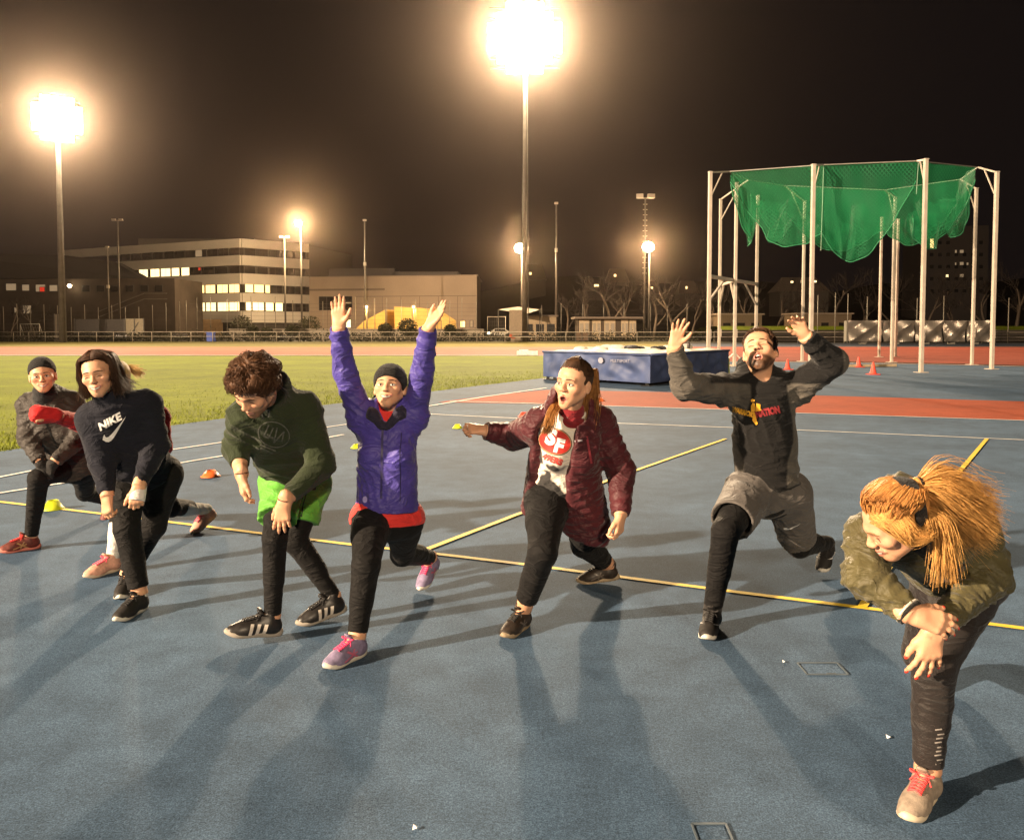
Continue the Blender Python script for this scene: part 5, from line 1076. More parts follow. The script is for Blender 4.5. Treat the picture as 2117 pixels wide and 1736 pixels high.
for x, D, lb, c in ((1720, 150, 'dark parked car with lights on left of the foil barrier', (.03, .03, .035)), (1836, 155, 'silver parked car behind the cage posts', (.2, .2, .2)), (1872, 152, 'grey parked car right of the silver one', (.08, .08, .08)), (1035, 130, 'pale parked car by the mast cabinet', (.4, .38, .35))): car(x, D, lb, c)

# ================================================================== haze box added to stand in for the lens glow round the lamps
hz = MB(); hz.box((0, 175, 24.5), (880, 600, 51.1)); hm_ = bpy.data.materials.new('added_glow_haze'); nt, N, L, p = nodes_of(hm_); N.remove(p)
pv = N.new('ShaderNodeVolumePrincipled'); pv.inputs['Color'].default_value = (.97, .76, .62, 1); pv.inputs['Density'].default_value = .00022; pv.inputs['Anisotropy'].default_value = .955
L.new(pv.outputs[0], [n for n in N if n.type == 'OUTPUT_MATERIAL'][0].inputs['Volume']); tag(hz.build('added_haze', hm_), kind='stuff')
# ================================================================== people: the eight of them
def J(D0, **k): return {n: at(*v[:2], D0+(v[2] if len(v) > 2 else 0)) for n, v in k.items()}
def person_root(ref, label): return empty('person', (ref[0], ref[1], 0), label, 'person', 'people stretching on the track')
LEG = lambda: cloth('legging', (.0065, .006, .006), rough=.72, bump=.25, bscale=300, var=.2, sheen=.03, spec=.15)
def leggings(root, g, m=None, end=.97, off=.007, wr=(.0018, 34), name='leggings', vox=.006):
    S = Sdf(g.seed); g.hips(S, off); S.cone(g.pel-g.sp*.02, g.mid, .118*g.rt+off, .106*g.rt+off, .05, flat=g.front, fs=1.18, cut=1.0); g.legs(S, off, end); S.wr = wr
    return put(name, S.mesh(vox), m or LEG(), root)
def feet(J_, sc=1.):
    J_['aa'] = ankle_of(J_['hea'], J_['toa'], sc); J_['ab'] = ankle_of(J_['heb'], J_['tob'], sc); return J_
def set_toe(heel, toe, L): return heel+nrm(toe-heel)*L
def black(): return M('sole_black', (.015, .014, .014), rough=.7, var=.2)
def white_sole(): return M('sole_white', (.55, .52, .46), rough=.6, var=.15, vscale=20)

def bpy_arrays(o): return np.array([v.co for v in o.data.vertices]), np.array([tuple(p.vertices) for p in o.data.polygons])
def put_each(name, S, vox, m, root):
    h_ = len(S.p)//2; allp = S.p
    for part in (allp[:h_], allp[h_:]): S.p = part; put(name, S.mesh(vox), m, root)
def person_A():
    j = J(0, pel=(158, 958, 6.1), che=(106, 852, 5.92), nb=(98, 822, 5.9), hd=(88, 776, 5.78), sa=(60, 838, 5.95), sb=(150, 832, 5.98),
          ea=(57, 905, 5.85), wa=(84, 955, 5.72), eb=(166, 905, 5.9), wb=(112, 955, 5.72), ha=(140, 962, 6.05), hb=(172, 962, 6.2),
          ka=(79, 988, 5.72), kb=(176, 1018, 6.5), hea=(84, 1140, 5.92), toa=(14, 1156, 5.78), heb=(240, 1040, 7.0), tob=(222, 1075, 6.85))
    j['toa'][2] = .0; j['hea'][2] = 0.; feet(j); g = Fig(j, 1.12, 1.08, 1.05, 1)
    root = person_root(j['toa'], 'person in dark padded coat and black beanie lunging, gloved hands on front knee')
    h = Head(j['hd'], (-.06, -.97, -.04), (-.10, -.05, 1), 1.02, 'smile')
    kn = j['ka']
    hands = [dict(d=kn-j['wa']+[.03, 0, .0], n=(-.3, -.9, .4), th=(1, 0, .2), curls=(40, 40, 40, 40)), dict(d=kn-j['wb']+[0.04, 0, .0], n=(.2, -.9, .4), th=(-1, 0, .2), curls=(40, 40, 40, 40))]
    make_body(root, g, h, hands); h.features(root)
    leggings(root, g)
    S = Sdf(3)
    for i, s in enumerate('ab'): add_hand(S, getattr(g, 'w'+s), off=.004, **hands[i]); S.cone(getattr(g, 'w'+s)+nrm(hands[i]['d'])*.02, getattr(g, 'w'+s)*.72+getattr(g, 'e'+s)*.28, .034, .040, .01)
    put_each('glove', S, .004, cloth('glove_black', (.012, .011, .011)), root)
    S = Sdf(11); g.torso(S, .035, .06, low=.02); S.cone(g.pel+g.sp*.08, g.pel-g.sp*.10, .15*g.rt, .165*g.rt, .04, flat=g.front, fs=1.1)
    for s in 'ab': g.arm(S, s, .024, .96, cuff=.046, q=(.055, .006, 1.2))
    S.cone(g.nb-g.sp*.02, g.nb+g.sp*.03, .085, .075, .03); S.cone(g.nb-g.front*.08, g.nb-g.front*.12-g.sp*.06, .07, .085, .04, flat=g.front, fs=1.4)
    S.wr = (.009, 26); S.plane(g.pel-g.sp*.045, -g.sp-.1*g.front)
    coat = put('coat', S.mesh(.008), cloth('coat_brown', (.026, .021, .018), rough=.6, bump=.3, bscale=60), root)
    t = bvh(bpy_arrays(coat)); decal('zip', outline_mesh([[(-.005, -.34), (.005, -.34), (.005, .0), (-.005, .0)]], .02), g.nb-g.sp*.12+g.front*.2, g.lat, g.sp, g.front, t, M('zip_black', (.008, .008, .008), rough=.4), coat)
    S = Sdf(4); S.cone(g.nb-g.sp*.0+g.front*.02, g.nb+nrm(j['hd']-g.nb)*.075+g.front*.012, .085, .076, .02); S.wr = (.007, 60)
    put('scarf', S.mesh(.006), cloth('scarf_black', (.012, .012, .013), bump=.5), root)
    S = capsdf(h, .012, .066, .015, .0015); put('beanie', S.mesh(.004), cloth('beanie_black', (.008, .007, .007), bump=.6, bscale=260), root)
    hm = hair_mat('dark', (.028, .015, .009)); rs = []
    for k in range(70):
        ph = math.copysign(RNG.uniform(1.3, 2.9), RNG.normal()); p = scalp_pt(h, 1.45, ph, .004)
        rs.append([p, p-h.u*.04-h.f*.01, p-h.u*.075-h.f*.02])
    strands(h, root, hm, rs)
    u = M('shoe_maroon', (.12, .025, .018), rough=.6, var=.4, vscale=40); so = M('sole_pink', (.55, .18, .14), rough=.6)
    mk = M('marking_gold', (.35, .2, .09), rough=.5)
    shoe(root, j['hea'], j['toa'], u, so, M('lace_red', (.5, .03, .03)), ['stripes'], mk); shoe(root, j['heb'], j['tob'], u, so, M('lace_red', (.5, .03, .03)))
    # zip with a pale puller
    return root

def person_B():
    j = J(0, pel=(296, 978, 4.82), che=(236, 868, 4.56), nb=(226, 822, 4.5), hd=(205, 774, 4.43), sa=(192, 866, 4.52), sb=(302, 838, 4.6),
          ea=(212, 950, 4.5), wa=(222, 1026, 4.42), eb=(322, 920, 4.62), wb=(287, 1006, 4.42), ha=(262, 985, 4.78), hb=(336, 982, 4.88),
          ka=(262, 1092, 4.6), kb=(318, 1088, 4.86), hea=(276, 1240, 4.85), toa=(262, 1272, 4.65), heb=(300, 1232, 4.82), tob=(330, 1268, 4.6))
    # front (near) foot belongs to limb a
    j['hea'] = gnd(303, 1256); j['toa'] = set_toe(j['hea'], gnd(262, 1277), .265)
    j['heb'] = gnd(268, 1214); j['tob'] = set_toe(j['heb'], gnd(255, 1232), .265); feet(j)
    g = Fig(j, 1.12, 1.16, 1.12, 2)
    root = person_root(j['toa'], 'person in a navy sweatshirt with a white slogan, smiling, dark hair blowing, arms hanging')
    h = Head(j['hd'], (-.34, -.93, -.08), (-.22, -.03, 1), 1.02, 'smile', eyes='closed')
    hands = [dict(d=(.05, -.15, -1), n=(-.4, -.9, 0), th=(-.5, -.6, 0), curls=(65, 68, 70, 72)), dict(d=(-.06, -.25, -1), n=(.3, -.95, .1), th=(-1, -.1, 0), curls=(62, 66, 70, 72))]
    make_body(root, g, h, hands); h.features(root)
    leggings(root, g, end=.90)
    S = Sdf(12); g.torso(S, .032, .062); S.cone(g.pel+g.sp*.1, g.pel-g.sp*.03, .14*g.rt, .145*g.rt, .04, flat=g.front, fs=1.15)
    for s in 'ab': g.arm(S, s, .028, .93, cuff=.040)
    S.cone(g.nb-g.sp*.02, g.nb+g.sp*.025, .075, .068, .02); S.wr = (.009, 24); S.plane(g.pel-g.sp*.02, -g.sp)
    VQ = S.mesh(.008); top = put('sweatshirt', VQ, cloth('navy', (.007, .008, .015), rough=.9, sheen=.06), root)
    t = bvh(VQ); wm = M('print_white', (.72, .70, .68), rough=.7, var=.08)
    decal_px('chest_lettering', text_mesh('NIKE', .135, .015, .006, .25), t, (228, 872), (206, 884), (251, 860), wm, top)
    decal_px('chest_swoosh', outline_mesh([[(p[0]*.27, p[1]*.30) for p in SWOOSH]], .015), t, (240, 889), (213, 903), (266, 868), wm, top)
    # white striped sleeve end under the cuff
    for s in 'b':
        w_, e_ = getattr(g, 'w'+s), getattr(g, 'e'+s); d = np.array([-.06, -.25, -1]); S = Sdf(5)
        S.cone(w_+(e_-w_)*.12, w_+nrm(d)*.075, .033, .042, .01, flat=(.3, -.95, .1), fs=1.15, cut=1.0)
        put('wrist_cover', S.mesh(.004), cloth('glove_white', (.62, .58, .56)), root)
    hm = hair_mat('brown', (.050, .024, .013)); S = capsdf(h, .007, .066, -.06, .002); base = S.mesh(.004); rs = []
    for k in range(1500):
        sd = RNG.choice((-1, 1)); aph = RNG.uniform(.98, 3.1); ph = sd*aph; p0 = scalp_pt(h, RNG.uniform(.05, .5) if aph < 1.3 else RNG.uniform(.1, 1.1), ph*RNG.uniform(.9, 1.), .013)
        lf = RNG.uniform(.012, .028); q = scalp_pt(h, 1.5, ph, lf); back = max(0, (abs(ph)-1.2)/1.9); cl = .010*np.array([math.sin(ph*9), math.cos(ph*7), 0]); wv = RNG.normal(0, .006, 3)+cl
        e = q-h.u*.09-h.f*.02*back+h.x*sd*-.008+wv; e2 = e-h.u*RNG.uniform(.03, .08)-h.f*.03*back+np.array([.04, .03, .0])*RNG.uniform(.2, 1)*back+wv*1.3
        rs.append([p0, scalp_pt(h, 1.0, ph, lf+.002), q, q-h.u*.045+wv*.5+cl*.4, e, e2])
    for k in range(520):
        sd = RNG.choice((-1, 1)); u_ = RNG.uniform(.03, .6); t_ = RNG.uniform(.1, 1.0); lf = RNG.uniform(.011, .018); wv = RNG.normal(0, .006, 3)
        rs.append([scalp_pt(h, t_, sd*.04, lf), scalp_pt(h, t_*.6+.42, sd*(.35+.3*u_), lf+.006), scalp_pt(h, 1.22, sd*(.95+.3*u_), lf+.006), h.L(.093*sd, -.004-.03*u_, -.055)+wv, h.L(.097*sd, -.018-.03*u_, -.10)+wv*1.6])
    strands(h, root, hm, rs, base=base, jit=.0025, rr=(.0022, .0006), seed=2)
    u = M('shoe_black', (.018, .016, .015), rough=.65, var=.3, vscale=40)
    for a, b in ((j['hea'], j['toa']), (j['heb'], j['tob'])): shoe(root, a, b, u, white_sole(), black())
    S = Sdf(3)
    for s in 'ab':
        a_ = getattr(g, 'a'+s); k_ = getattr(g, 'k'+s); S.cone(a_-nrm(k_-a_)*.01, a_+nrm(k_-a_)*.02, .041, .042, .005, cut=1.0)
    put_each('sock', S, .004, cloth('sock_white', (.62, .6, .56)), root)
    return root

def person_C():
    j = J(0, pel=(296, 985, 5.85), che=(262, 868, 5.72), nb=(252, 828, 5.7), hd=(240, 783, 5.62), sa=(212, 862, 5.65), sb=(330, 862, 5.8),
          ea=(165, 874, 5.45), wa=(112, 858, 5.15), eb=(338, 925, 5.75), wb=(300, 955, 5.45), ha=(272, 990, 5.75), hb=(312, 990, 5.9),
          ka=(250, 1060, 5.42), kb=(355, 1050, 6.0), hea=(0, 0, 5), toa=(0, 0, 5), heb=(447, 1064, 6.55), tob=(408, 1108, 6.38))
    j['hea'] = gnd(250, 1176); j['toa'] = set_toe(j['hea'], gnd(202, 1190), .265); j['tob'][2] = max(.0, j['tob'][2]); j['tob'] = set_toe(j['heb'], j['tob'], .265); feet(j)
    g = Fig(j, 1.0, 1.05, 1.0, 3)
    root = person_root(j['toa'], 'person mostly hidden, red sleeve punching forward, white knee socks and pale pink shoes')
    h = Head(j['hd'], (-.3, -.95, 0), (-.05, 0, 1), 1.0, 'smile')
    hands = [dict(d=(-.75, -.6, .12), n=(0, -.3, 1), th=(.3, -.6, .5), curls=(80, 80, 80, 80)), dict(d=(-.5, -.7, -.3), n=(0, -.3, 1), th=(-.3, .3, 1), curls=(70, 70, 70, 70))]
    make_body(root, g, h, hands); h.features(root)
    leggings(root, g, end=.5)
    S = Sdf(13); g.torso(S, .02, .055, low=.03)
    for s in 'ab': g.arm(S, s, .017, 1.0 if s == 'a' else .96, cuff=.042)
    dA = nrm(hands[0]['d']); S.cone(g.wa, g.wa+dA*.080, .049, .060, .02, np_=True)
    S.wr = (.007, 28); S.plane(g.pel-g.sp*.06, -g.sp)
    put('top', S.mesh(.008), cloth('red', (.50, .014, .016), rough=.75), root)
    S = Sdf(3)
    for s in 'ab':
        a_, k_ = getattr(g, 'a'+s), getattr(g, 'k'+s); S.cone(a_, a_+(k_-a_)*.72, .043, .054, .02, cut=1.0)
        bend = nrm(np.cross(np.cross(k_-a_, [0, 0, 1]), k_-a_)); S.cone(a_+(k_-a_)*.5, a_+(k_-a_)*.8, .046, .054, .03, cut=1.)
    put_each('knee_sock', S, .006, cloth('sock_white', (.62, .6, .56)), root)
    hm = hair_mat('blond', (.55, .36, .15)); S = capsdf(h, .012, .064, -.05, .002); rs = []
    b = h.L(0, -.12, .06)
    for k in range(260):
        wv = RNG.normal(0, .012, 3); rs.append([b+wv*.3, b+np.array([.03, .05, .01])+wv*.6, b+np.array([.07, .06, -.01])+wv, b+np.array([.105, .06, -.03])+wv*1.5])
    strands(h, root, hm, rs, base=S.mesh(.006), jit=.003, rr=(.0022, .0008))
    u = M('shoe_peach', (.62, .33, .24), rough=.6, var=.25, vscale=40)
    for a, b in ((j['hea'], j['toa']), (j['heb'], j['tob'])): shoe(root, a, b, u, M('sole_cream', (.6, .48, .36), rough=.6), M('lace_pink', (.75, .10, .16)))
    return root

def person_D():
    j = J(0, pel=(612, 985, 4.5), che=(562, 868, 4.16), nb=(552, 822, 4.05), hd=(527, 803, 3.88), sa=(507, 862, 4.08), sb=(630, 846, 4.22),
          ea=(490, 925, 4.15), wa=(500, 982, 3.98), eb=(664, 960, 4.2), wb=(588, 1036, 3.99), ha=(584, 1000, 4.42), hb=(640, 1000, 4.55),
          ka=(568, 1112, 4.14), kb=(610, 1120, 4.42), hea=(580, 1300, 4.28), toa=(484, 1325, 4.12), heb=(715, 1250, 4.72), tob=(632, 1286, 4.5))
    j['hea'] = gnd(582, 1312, .02); j['toa'] = set_toe(j['hea'], gnd(484, 1335)+[0, 0, .05], .285); j['heb'] = gnd(716, 1262, .035); j['tob'] = set_toe(j['heb'], gnd(630, 1292), .285)
    feet(j); g = Fig(j, 1.05, 1.0, 1.08, 4)
    root = person_root(j['toa'], 'person in dark green hoodie and bright green shorts bending over, hand on knee')
    h = Head(j['hd'], (-.50, -.52, -.66), (-.30, -.60, .72), 1.05, 'neutral', True, eyes='closed')
    kn = j['ka']
    hands = [dict(d=(.08, -.1, -1), n=(-.9, -.45, 0), th=(.5, -.8, 0), curls=(38, 34, 38, 42), spread=3, thumb=28), dict(d=(-.16, .10, -1), n=(-.1, -.97, .1), th=(-1, 0, -.4), curls=(14, 12, 12, 16), spread=11, thumb=30, sc=1.08)]
    make_body(root, g, h, hands, beard=(.16, .08, .045)); h.features(root, (.06, .03, .015))
    leggings(root, g, end=.98)
    S = Sdf(14); g.hips(S, .02)
    for s in 'ab':
        hh, kk = getattr(g, 'h'+s), getattr(g, 'k'+s); S.cone(hh, hh+(kk-hh)*.66, .102, .103, .04, cut=1.0)
    S.cone(g.pel, g.mid, .15, .14, .05, flat=g.front, fs=1.2, cut=1.0); S.wr = (.008, 26)
    VQ = S.mesh(.008)
    sm = cloth('shorts_green', (.10, .34, .04), rough=.6, bump=.15); sh = put('shorts', VQ, sm, root)
    t = bvh(VQ); st = M('stripe_black', (.01, .01, .01), rough=.7, var=0)
    o = at(638, 1025, 4.3); n = np.array([.45, -.85, .1]); ay = at(650, 985, 4.3)-at(632, 1062, 4.3)
    for dx in (-.012, .006): decal('shorts_stripe', outline_mesh([[(dx, -.12), (dx+.006, -.12), (dx+.006, .10), (dx, .10)]], .012), o, np.cross(ay, n), ay, n, t, st, sh)
    S = Sdf(15); g.torso(S, .036, 0); S.cone(g.pel+g.sp*.12, g.pel+g.sp*.0, .155, .148, .05, flat=g.front, fs=1.1)
    for s in 'ab': g.arm(S, s, .029, .62 if s == 'a' else .86, cuff=.046)
    S.cone(g.mid-g.front*.04, g.che-g.front*.05, .15, .15, .06); S.cone(g.nb-g.front*.02, g.nb+nrm(j['hd']-g.nb)*.02-g.front*.03, .098, .09, .04)
    S.cone(g.nb-g.front*.09+g.lat*.06, g.nb-g.front*.10-g.lat*.05, .075, .075, .05); S.cone(g.nb-g.front*.09, g.nb-g.front*.12-g.sp*.06, .085, .09, .05)
    S.wr = (.012, 20); S.plane(g.pel+g.sp*.03, -g.sp-.25*g.front)
    VQ = S.mesh(.008); hd = put('hoodie', VQ, cloth('hoodie_green', (.020, .029, .012), rough=.92, sheen=.1, bump=.35), root)
    t = bvh(VQ); gm = M('print_grey', (.085, .088, .075), rough=.8, var=.4, vscale=60)
    bars = []
    for k in range(40):
        a0, a1 = 2*math.pi*k/40, 2*math.pi*(k+1)/40
        bars.append([(.095*math.cos(a0), .075*math.sin(a0)), (.095*math.cos(a1), .075*math.sin(a1)), (.089*math.cos(a1), .069*math.sin(a1)), (.089*math.cos(a0), .069*math.sin(a0))])
    for x0, y0, x1, y1 in ((-.05, .04, -.05, -.03), (-.05, -.03, -.02, -.03), (-.02, -.03, -.02, .035), (.0, .045, .02, -.045), (.02, -.045, .045, .04), (.045, .04, .06, -.02), (-.09, .06, -.13, .10), (-.13, .10, -.08, .12), (-.08, .12, -.07, .08), (-.05, -.085, .05, -.085), (-.04, -.10, .04, -.105)):
        v = nrm([x1-x0, y1-y0, 0])[:2]*.004; p = np.array([-v[1], v[0]]); bars.append([(x0-p[0], y0-p[1]), (x1-p[0], y1-p[1]), (x1+p[0], y1+p[1]), (x0+p[0], y0+p[1])])
    decal_px('chest_print', outline_mesh(bars, .012), t, (560, 896), (527, 880), (600, 914), gm, hd)
    hm = hair_mat('chestnut', (.070, .032, .015)); S = capsdf(h, .012, .072, -.035, .005); rs = []
    for k in range(26):
        th = abs(RNG.normal(.55, .45)); ph = RNG.uniform(-3.14, 3.14); S.ell(scalp_pt(h, min(th, 1.15), ph, .013), RNG.uniform(.014, .022), None, .025)
    for k in range(16): S.ell(scalp_pt(h, RNG.uniform(.85, 1.12), RNG.uniform(-.9, .9), RNG.uniform(.015, .024)), RNG.uniform(.012, .018), None, .022)
    S.wr = (.006, 120)
    for k in range(2600):
        th = math.acos(RNG.uniform(.05, 1)); ph = RNG.uniform(-3.14, 3.14)
        if abs(ph) < .9: th = min(th, RNG.uniform(.6, 1.12))
        l0 = RNG.uniform(.024, .040)+.006*math.sin(ph*7+th*5); d1 = RNG.normal(0, .16); sw = .35*math.sin(ph*5+th*7)
        rs.append([scalp_pt(h, th, ph, l0-.012), scalp_pt(h, th+.10, ph+.10*sw+d1*.3, l0+.004), scalp_pt(h, th+.20, ph+.30*sw+d1*.6, l0+.006), scalp_pt(h, th+.27, ph+.55*sw+d1, l0-.004)])
    strands(h, root, hm, rs, base=S.mesh(.004), jit=.0022, rr=(.0022, .0007), seed=4)
    # thin cord round both wrists
    for s, d_ in (('a', hands[0]['d']), ('b', hands[1]['d'])):
        w_ = getattr(g, 'w'+s); d_ = nrm(d_); x, y = frame_from(d_, (0.1, .2, 1))[0], frame_from(d_, (0.1, .2, 1))[2]
        mb = MB(); mb.tube([w_-d_*.01+x*.031*math.cos(a)+y*.031*math.sin(a) for a in np.linspace(0, 2*math.pi, 21)], .0025, 6); mb.build('bracelet', M('cord_brown', (.10, .035, .02)), root, True)
    u = M('shoe_black_gloss', (.016, .014, .013), rough=.4, var=.3, vscale=40); mk = M('marking_silver', (.55, .5, .44), rough=.4)
    for a, b in ((j['hea'], j['toa']), (j['heb'], j['tob'])): shoe(root, a, b, u, M('sole_dark_pale', (.28, .25, .21), rough=.7), black(), ['bars'], mk, 1.06)
    return root

def person_E():
    j = J(0, pel=(800, 1062, 4.40), che=(802, 890, 4.42), nb=(803, 846, 4.42), hd=(806, 800, 4.36), sa=(748, 866, 4.44), sb=(856, 862, 4.44),
          ea=(713, 768, 4.36), wa=(700, 676, 4.26), eb=(872, 775, 4.36), wb=(886, 677, 4.26), ha=(768, 1074, 4.36), hb=(836, 1072, 4.45),
          ka=(757, 1166, 4.0), kb=(832, 1145, 4.68), hea=(0, 0, 4), toa=(0, 0, 4), heb=(904, 1166, 5.12), tob=(868, 1222, 4.98))
    j['hea'] = gnd(756, 1350); j['toa'] = set_toe(j['hea'], gnd(676, 1385), .262); j['tob'] = set_toe(j['heb'], gnd(868, 1226), .262)
    feet(j); g = Fig(j, 1.0, 1.14, 1.0, 5)
    root = person_root(j['toa'], 'person in purple padded jacket and black headband lunging with both arms raised')
    h = Head(j['hd'], (-.20, -.95, .20), (.04, .2, 1), 1.01, 'smile')
    hands = [dict(d=(-.02, .02, 1), n=(.1, 1, 0), th=(1, -.2, .2), curls=(7, 5, 6, 8), spread=5, thumb=48, bend=.35), dict(d=(.62, -.2, .78), n=(.6, .55, -.45), th=(-.4, .1, .5), curls=(6, 5, 6, 8), spread=4, thumb=25)]
    make_body(root, g, h, hands, fv=.003); h.features(root)
    leggings(root, g, end=.93)
    S = Sdf(6); g.torso(S, .006, .048, low=.06); S.cone(g.pel+g.sp*.05, g.pel-g.sp*.045, .132, .136, .04, flat=g.front, fs=1.12); g.hips(S, .017); S.plane(g.pel-g.sp*.050, -g.sp-g.lat*.03); S.wr = (.003, 34)
    S.cone(g.nb-g.sp*.02, g.nb+g.sp*.045+g.front*.012, .062, .058, .02)
    put('shirt', S.mesh(.006), cloth('shirt_red', (.62, .035, .030), rough=.7), root)
    S = Sdf(16); g.torso(S, .036, .066, low=-.05, q=(.075, .005, .8)); S.cone(g.mid, g.pel+g.sp*.02, .130, .158, .05, flat=g.front, fs=1.15, quilt=(.075, .005, .8))
    for s in 'ab': g.arm(S, s, .021, .97, cuff=.047, q=(.085, .005, 1.))
    S.wr = (.007, 30); S.plane(g.pel+g.sp*.025, -g.sp-g.lat*.03); S.cone(g.nb-g.sp*.03, g.nb+g.sp*.0, .082, .078, .03)
    for s in 'ab': S.cone(getattr(g, 'w'+s)-nrm(getattr(g, 'w'+s)-getattr(g, 'e'+s))*.03, getattr(g, 'w'+s)+nrm(getattr(g, 'w'+s)-getattr(g, 'e'+s))*.05, .036, .04, .004, sub=True)
    S.cone(g.nb+g.front*.08+g.sp*.06, g.nb+g.front*.10-g.sp*.045, .068, .028, .01, sub=True)
    VQ = S.mesh(.006); jk = put('jacket', VQ, cloth('purple', (.055, .040, .27), rough=.55, bump=.35, bscale=45, var=.2, spec=.4), root)
    S = Sdf(7); S.cone(g.nb-g.sp*.02-g.front*.03, g.nb+g.sp*.03-g.front*.045, .098, .095, .03); S.cone(g.nb-g.front*.09, g.nb-g.front*.10-g.sp*.06, .08, .07, .04)
    for i in (-1, 1):
        ch = [(g.nb-g.front*.075+g.sp*.03, .040), (g.nb+g.lat*.088*i+g.sp*.018-g.front*.005, .036), (g.nb+g.lat*.070*i+g.front*.075-g.sp*.022, .032), (g.nb+g.lat*.016*i+g.front*.118-g.sp*.082, .020)]
        for (p_, r_), (q_, r2_) in zip(ch, ch[1:]): S.cone(p_, q_, r_, r2_, .02)
    S.cone(g.nb-g.sp*.0+g.front*.02, g.nb+g.sp*.12+g.front*.02, .070, .08, .01, sub=True); S.wr = (.006, 40)
    put('hood', S.mesh(.006), cloth('hood_navy', (.016, .014, .032), rough=.8), root)
    t = bvh(VQ); zp = M('zip_dark', (.022, .016, .09), rough=.5)
    decal('zip', outline_mesh([[(-.006, -.36), (.006, -.36), (.006, .0), (-.006, .0)]], .02), g.nb-g.sp*.10+g.front*.2-g.lat*.012, g.lat, g.sp, g.front, t, zp, jk)
    decal('seam', outline_mesh([[(-.003, -.36), (.003, -.36), (.003, .0), (-.003, .0)]], .02), g.nb-g.sp*.12+g.front*.2+g.lat*.085, g.lat, g.sp, g.front, t, zp, jk)
    decal('jacket_badge', outline_mesh([ellipse(.014, .017, 14)], .02), g.pel+g.sp*.10+g.front*.2-g.lat*.10, g.lat, g.sp, g.front, t, M('badge_lilac', (.32, .28, .6), rough=.5), jk)
    # headband and the hair round it
    A = h.ax(); S = Sdf(8); S.ell(h.L(0, -.016, .031), np.array([.089, .111, .099])*h.s, A); S.plane(h.L(0, .09, .050), h.f*.63-h.u*.77); S.plane(h.L(0, 0, -.035), -h.u+h.f*.35)
    S.plane(h.L(0, .0, .118), h.u*.9-h.f*.42+0); S.wr = (.0016, 120)
    put('headband', S.mesh(.004), cloth('headband_black', (.008, .007, .007), bump=.6, bscale=260), root)
    hm = hair_mat('black_brown', (.024, .013, .008)); S = capsdf(h, .008, .055, -.07, .003); rs = []
    for k in range(160):
        p = scalp_pt(h, RNG.uniform(.0, 1.5), math.pi+RNG.normal(0, .75), .010); q = h.L(0, -.125, .02); wv = RNG.normal(0, .012, 3)
        rs.append([p, (p+q)/2+nrm((p+q)/2-h.c)*.025, q+wv*.5, q-h.u*.08-h.f*.02+wv+h.x*-.02, q-h.u*.16+wv*2-h.x*.04])
    strands(h, root, hm, rs, base=S.mesh(.006), seed=6, rr=(.003, .0008))
    u = M('shoe_lilac', (.19, .155, .25), rough=.65, var=.3, vscale=40); mk = M('marking_rose', (.42, .10, .17), rough=.5)
    for a, b in ((j['hea'], j['toa']), (j['heb'], j['tob'])): shoe(root, a, b, u, white_sole(), M('lace_magenta', (.6, .045, .14)), ['stripes'], mk)
    return root

